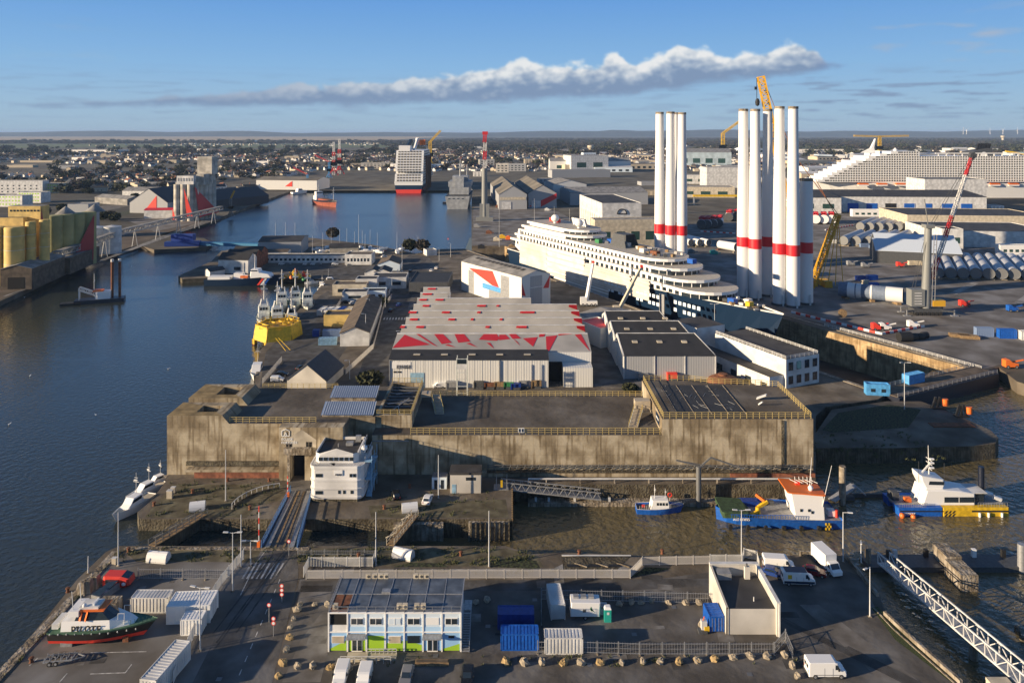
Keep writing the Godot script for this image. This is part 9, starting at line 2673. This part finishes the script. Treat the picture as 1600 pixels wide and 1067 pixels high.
func band(called: String, m, z0: float, z1: float, y: float, x0 := -14000.0, x1 := 14000.0, wob := 0.0, kind := "structure") -> void:
	# strip of country between two distances with uneven edges
	var b := Mb.new()
	var n := 40
	for k in n:
		var xa := lerpf(x0, x1, k / float(n))
		var xb := lerpf(x0, x1, (k + 1.0) / n)
		var wa := wob * (sin(k * 1.7) + sin(k * 0.6 + 1.0))
		var wb := wob * (sin((k + 1) * 1.7) + sin((k + 1) * 0.6 + 1.0))
		b.quad(m, V(xa, y, -z0 + wa), V(xa, y, -z1 + wa), V(xb, y, -z1 + wb), V(xb, y, -z0 + wb))
	ground_piece(called, b, kind)

func make_town() -> void:
	# country beyond the town: fields, marsh, river, moor and the last ridge
	band("terrain", M.town_ground, 1050, 4300, 0.4, -4200, 5200, 0.0)
	band("field", M.field, 4000, 5350, 0.9, -5000, -700, 60)
	band("field", M.field, 3300, 4600, 1.2, 1300, 5200, 90)
	band("field", M.scrub, 4300, 9000, 0.6, -9000, 9000, 0)
	band("water", M.water_back, 6600, 7600, 1.6, -9000, -1600, 120)
	band("marsh", M.marsh, 7600, 15500, 1.8, -14000, -1300, 300)
	band("moor", M.moor, 7000, 16000, 1.4, -1700, 14000, 200)
	var b := Mb.new()
	var nz := fbm(77, 0.00022, 4)
	var prev := []
	for k in 121:
		var x := -16000.0 + k * 270.0
		var h := 95.0 + nz.get_noise_2d(x, 0) * 60.0 + (25.0 if x > 2000 else 0.0)
		var z := -15800.0 - nz.get_noise_2d(x, 900) * 900
		var now := [V(x, 0, z + 900), V(x, h * 0.7, z + 350), V(x, h, z), V(x, h * 0.9, z - 900), V(x, 0, z - 2500)]
		if k > 0: b.loft(M.hill, [prev, now])
		prev = now
	ground_piece("hills", b)
	# houses: two plans, shared meshes; the nearest 300 singly, the rest together
	var mesh := []
	for k in 5:
		b = Mb.new()
		b.gable([M.house_white, M.house_white, M.house_cream, M.house_white, M.house_cream][k], [M.slate, M.slate, M.slate, M.tile_roof, M.roof_dark][k], Vector3.ZERO, [9.0, 14.0, 9.0, 10.0, 18.0][k], [4.5, 4.5, 5.5, 4.5, 6.0][k], [11.0, 8.0, 9.0, 10.0, 9.0][k], [3.8, 3.4, 3.6, 3.0, 2.0][k], 0.0, k == 1 or k == 4)
		for q in [-1, 1]: b.box(M.glass, V(q * 2.2, 1.2, [11.0, 8.0, 9.0, 10.0, 9.0][k] / 2), V(1.2, 1.3, 0.2))
		b.box(M.tile_roof, V(1.5, [4.5, 4.5, 5.5, 4.5, 6.0][k] + 2.0, 0), V(0.7, 2.6, 0.7))
		mesh.append(b.mesh())
	# town quarters: x range and y range on the photo-free plan in metres
	var quarters := [[-950, -420, -1980, -1080, 0.5], [-2000, -200, -3250, -1950, 0.55], [-480, 1000, -3300, -1620, 0.72], [-260, 420, -1650, -1330, 0.6], [-2600, 2600, -6200, -4400, 0.07], [700, 2500, -3200, -2500, 0.12], [-700, -330, -1500, -1020, 0.35]]
	var spots := []
	for q in quarters:
		var pitch := 25.0
		var z: float = q[3]
		while z > q[2]:
			var x: float = q[0]
			while x < q[1]:
				if R.randf() < q[4] and nz.get_noise_2d(x * 9, z * 9) > -0.12: spots.append(V(x + R.randf_range(-6, 6), 0, z + R.randf_range(-6, 6)))
				x += pitch
			z -= pitch
	var keep := []
	for p in spots:
		var px: float = 800 + 1167 * p.x / -p.z
		if px < -60 or px > 1660: continue
		if p.z > -2250 and px > 545 and px < 780 and p.z > -1560: continue
		if p.z > -1560 and p.x > -360: continue
		keep.append(p)
	keep.sort_custom(func(a, c): return a.z > c.z)
	var rest := [[], [], [], [], []]
	for i in keep.size():
		var k := R.randi() % 5
		if k == 3 and R.randf() < 0.5: k = 0
		var yaw := (nz.get_noise_2d(keep[i].x * 2, keep[i].z * 2) * 4) + (PI / 2 if R.randf() < 0.4 else 0.0)
		if i < 300:
			var o := MeshInstance3D.new()
			o.mesh = mesh[k]; o.name = numbered("town_house"); add_child(o)
			o.position = keep[i]; o.rotation.y = yaw
			tag(o, ["white house with dark slate roof, gable end on, in the near town", "long white house with dark slate roof in the near town", "square cream house with slate roof in the near town", "white house with red tile roof in the near town", "long cream house with low dark roof in the near town"][k], "house", "houses of the town beyond the basin")
		else: rest[k].append(Transform3D(Basis(Vector3.UP, yaw), keep[i]))
	for k in 5: scatter("far_houses", mesh[k], rest[k])
	# trees of gardens, hedges and woods
	var xs := [[], []]
	for i in 4200:
		var z := -1000.0 - pow(R.randf(), 1.3) * 6200.0
		var x := R.randf_range(-0.75, 0.75) * -z
		var px := 800 + 1167 * x / -z
		if nz.get_noise_2d(x * 5 + 3000, z * 5) < -0.05 and R.randf() < 0.75: continue
		if z > -1620 and px > 440 and px < 1180: continue
		if z > -2500 and px > 860: continue
		if z > -1240 and px > 330: continue
		if z < -3900 and z > -5400 and px < 600: continue
		var s := R.randf_range(0.6, 1.5) * (1.0 if z > -2600 else 1.7)
		xs[R.randi() % 2].append(Transform3D(Basis(Vector3.UP, R.randf() * 6).scaled(V(s * 1.3, s, s * 1.3)), V(x, 0, z)))
	for k in 2: scatter("woodland", leaf_crown(7.0, 10.0, [M.crown, M.crown_bare][k], 90).mesh(), xs[k])
	xs = []
	for i in 1600:
		var z := R.randf_range(-9800.0, -4200.0)
		var x := R.randf_range(-0.75, 0.75) * -z
		if (z < -6900 or z > -5400) and x < -700: continue
		xs.append(Transform3D(Basis(Vector3.UP, R.randf() * 6).scaled(V(6, 1.6, 3)), V(x, 0, z)))
	scatter("woodland", leaf_crown(12.0, 9.0, M.crown_bare, 90).mesh(), xs)
	# individual trees near the west quay road
	var i := 0
	for s in [[70, 336], [95, 330], [120, 334], [160, 344], [172, 343], [178, 346], [100, 300], [140, 303], [180, 298], [210, 312], [520, 372], [640, 392], [660, 393]]:
		tree("%s bushy tree from the west beside the basin roads" % ordinal(i), V((s[0] - 800.0) * 82.0 / (s[1] - 207.0), 0, -1167.0 * 82.0 / (s[1] - 207.0)), 5.0, 8.0, M.crown if i % 2 else M.crown_bare, "trees beside the basin roads")
		i += 1
	# larger buildings of the town: centre x, base y, width, height in picture scale turned to metres
	i = 0
	for s in [[140, 239, 90, 6, 0], [125, 250, 30, 5, 0], [168, 247, 24, 6, 1], [150, 256, 30, 6, 1], [98, 264, 35, 6, 2], [185, 262, 8, 8, 0], [60, 254, 60, 4, 1], [128, 284, 20, 8, 0], [148, 292, 28, 6, 1], [240, 292, 60, 9, 2], [30, 262, 40, 5, 1], [315, 240, 16, 9, 0], [200, 252, 30, 5, 0], [265, 255, 20, 6, 1], [338, 270, 12, 9, 0], [345, 266, 22, 5, 2], [420, 256, 40, 5, 0], [455, 248, 22, 5, 1], [588, 264, 50, 12, 3], [560, 262, 26, 8, 1], [640, 266, 60, 12, 0], [678, 264, 26, 9, 4], [712, 262, 30, 6, 5], [662, 226, 6, 9, 1], [760, 262, 24, 16, 3], [785, 270, 20, 18, 3], [806, 268, 32, 15, 6], [748, 276, 18, 9, 0], [700, 236, 60, 4, 0], [735, 232, 40, 4, 5], [900, 240, 24, 5, 1], [980, 236, 60, 4, 0], [835, 256, 32, 9, 1], [1010, 246, 50, 5, 0], [1080, 240, 60, 4, 1], [1120, 236, 50, 4, 0], [1230, 243, 50, 7, 0], [1285, 240, 70, 8, 0], [1330, 238, 60, 6, 6], [1310, 260, 60, 8, 0], [1420, 236, 40, 4, 0], [1460, 232, 40, 4, 0], [1500, 250, 50, 5, 1], [1560, 246, 60, 4, 0], [1410, 253, 30, 8, 2], [1350, 285, 40, 7, 0], [1300, 290, 40, 10, 0], [1230, 300, 40, 8, 1], [1200, 285, 60, 8, 0], [1085, 300, 30, 6, 1], [1030, 290, 60, 7, 2], [1000, 305, 60, 8, 1], [1050, 322, 40, 8, 2], [860, 286, 40, 8, 2], [880, 300, 40, 8, 1], [1580, 342, 50, 6, 0], [1560, 330, 20, 10, 0]]:
		var k: float = 82.0 / (s[1] - 207.0)
		var z := V(s[2] * k, s[3] * k * 0.8, maxf(14.0, s[2] * k * 0.35))
		var tint := ["white", "cream", "grey", "pale stone", "light blue", "red-trimmed", "blue-grey"]
		var t := bld("town_building", "%s %s large flat-roofed building in the distance, counted from the west" % [ordinal(i), tint[s[4]]], V((s[0] - 800.0) * k, 0, -1167.0 * k - z.z / 2), z, 0.0, [M.house_white, M.house_cream, M.clad_grey, M.plaster, M.panel_pale, M.white, M.clad_grey][s[4]], M.roof_grey if i % 3 else M.roof_dark, R.randf_range(-0.2, 0.2), false, "large buildings of the town")
		if s[3] > 7: openings(t, z, 0, int(clampf(z.x / 8, 3, 12)), z.y * 0.15, z.x / clampf(z.x / 8, 3, 12) * 0.5, z.y * 0.12, M.glass, "window", 3, z.y * 0.28)
		i += 1
	# pale sheds of the industrial quarter east of the basin
	for j in 90:
		var z := R.randf_range(-3600.0, -1150.0)
		var x := R.randf_range(0.06, 0.72) * -z
		if z > -1500 and x < 330: continue
		var sz := V(R.randf_range(25, 110), R.randf_range(7, 16), R.randf_range(20, 60))
		b = Mb.new()
		var wm = [M.house_white, M.white, M.clad_grey, M.house_cream, M.panel_pale][R.randi() % 5]
		var rm = [M.roof_grey, M.roof_dark, M.white][R.randi() % 3]
		if j % 2: b.gable(wm, rm, Vector3.ZERO, sz.x, sz.y, sz.z, sz.y * 0.3, 0.0, true)
		else: b.box(wm, Vector3.ZERO, sz, 0.0, rm)
		for q in 5: b.box(M.glass, V((q - 2) * sz.x * 0.18, sz.y * 0.2, sz.z / 2), V(sz.x * 0.09, sz.y * 0.4, 0.3))
		solo("industrial_shed", "%s pale shed in the industrial quarter beyond the turbine towers" % ordinal(j), "shed", b, V(x, 0, z), R.randf_range(-0.3, 0.3), "sheds of the industrial quarter")
	# water towers, mast poles and far wind turbines
	for s in [[923, 241, 14.0, "white mushroom water tower left of the turbine towers"], [1568, 221, 9.0, "distant pale water tower near the right horizon"]]:
		var k: float = 82.0 / (s[1] - 207.0)
		b = Mb.new()
		var h: float = s[2] * k
		b.lathe(M.cream, Vector3.ZERO, [Vector2(h * 0.22, 0), Vector2(h * 0.2, h * 0.6), Vector2(h * 0.36, h * 0.75), Vector2(h * 0.36, h), Vector2(0, h * 1.02)], 16)
		solo("water_tower", s[3], "water tower", b, V((s[0] - 800.0) * k, 0, -1167.0 * k))
	i = 0
	for s in [[147, 278, 24], [245, 274, 22], [430, 283, 16], [470, 282, 14]]:
		var k: float = 82.0 / (s[1] - 207.0)
		lamp_post("%s tall pale mast from the west in the town" % ordinal(i), V((s[0] - 800.0) * k, 0, -1167.0 * k), s[2] * k, [], "tall masts in the town")
		i += 1
	i = 0
	for x in [1506, 1511, 1548, 1568, 1591]:
		var t := thing("wind_turbine", "%s tiny white wind turbine from the left on the far horizon" % ordinal(i), "wind turbine", V((x - 800.0) * 8.0, 60, -9336), 0.0, "wind turbines on the horizon")
		b = Mb.new()
		b.tube(M.white_clean, Vector3.ZERO, V(0, 60, 0), 3.0, 2.0, 6)
		part(t, "tower", b)
		b = Mb.new()
		for k in 3: b.bar(M.white_clean, V(0, 60, 3), V(sin(k * TAU / 3 + i) * 32, 60 + cos(k * TAU / 3 + i) * 32, 3), 2.4, 1.0)
		part(t, "blade", b)
		i += 1
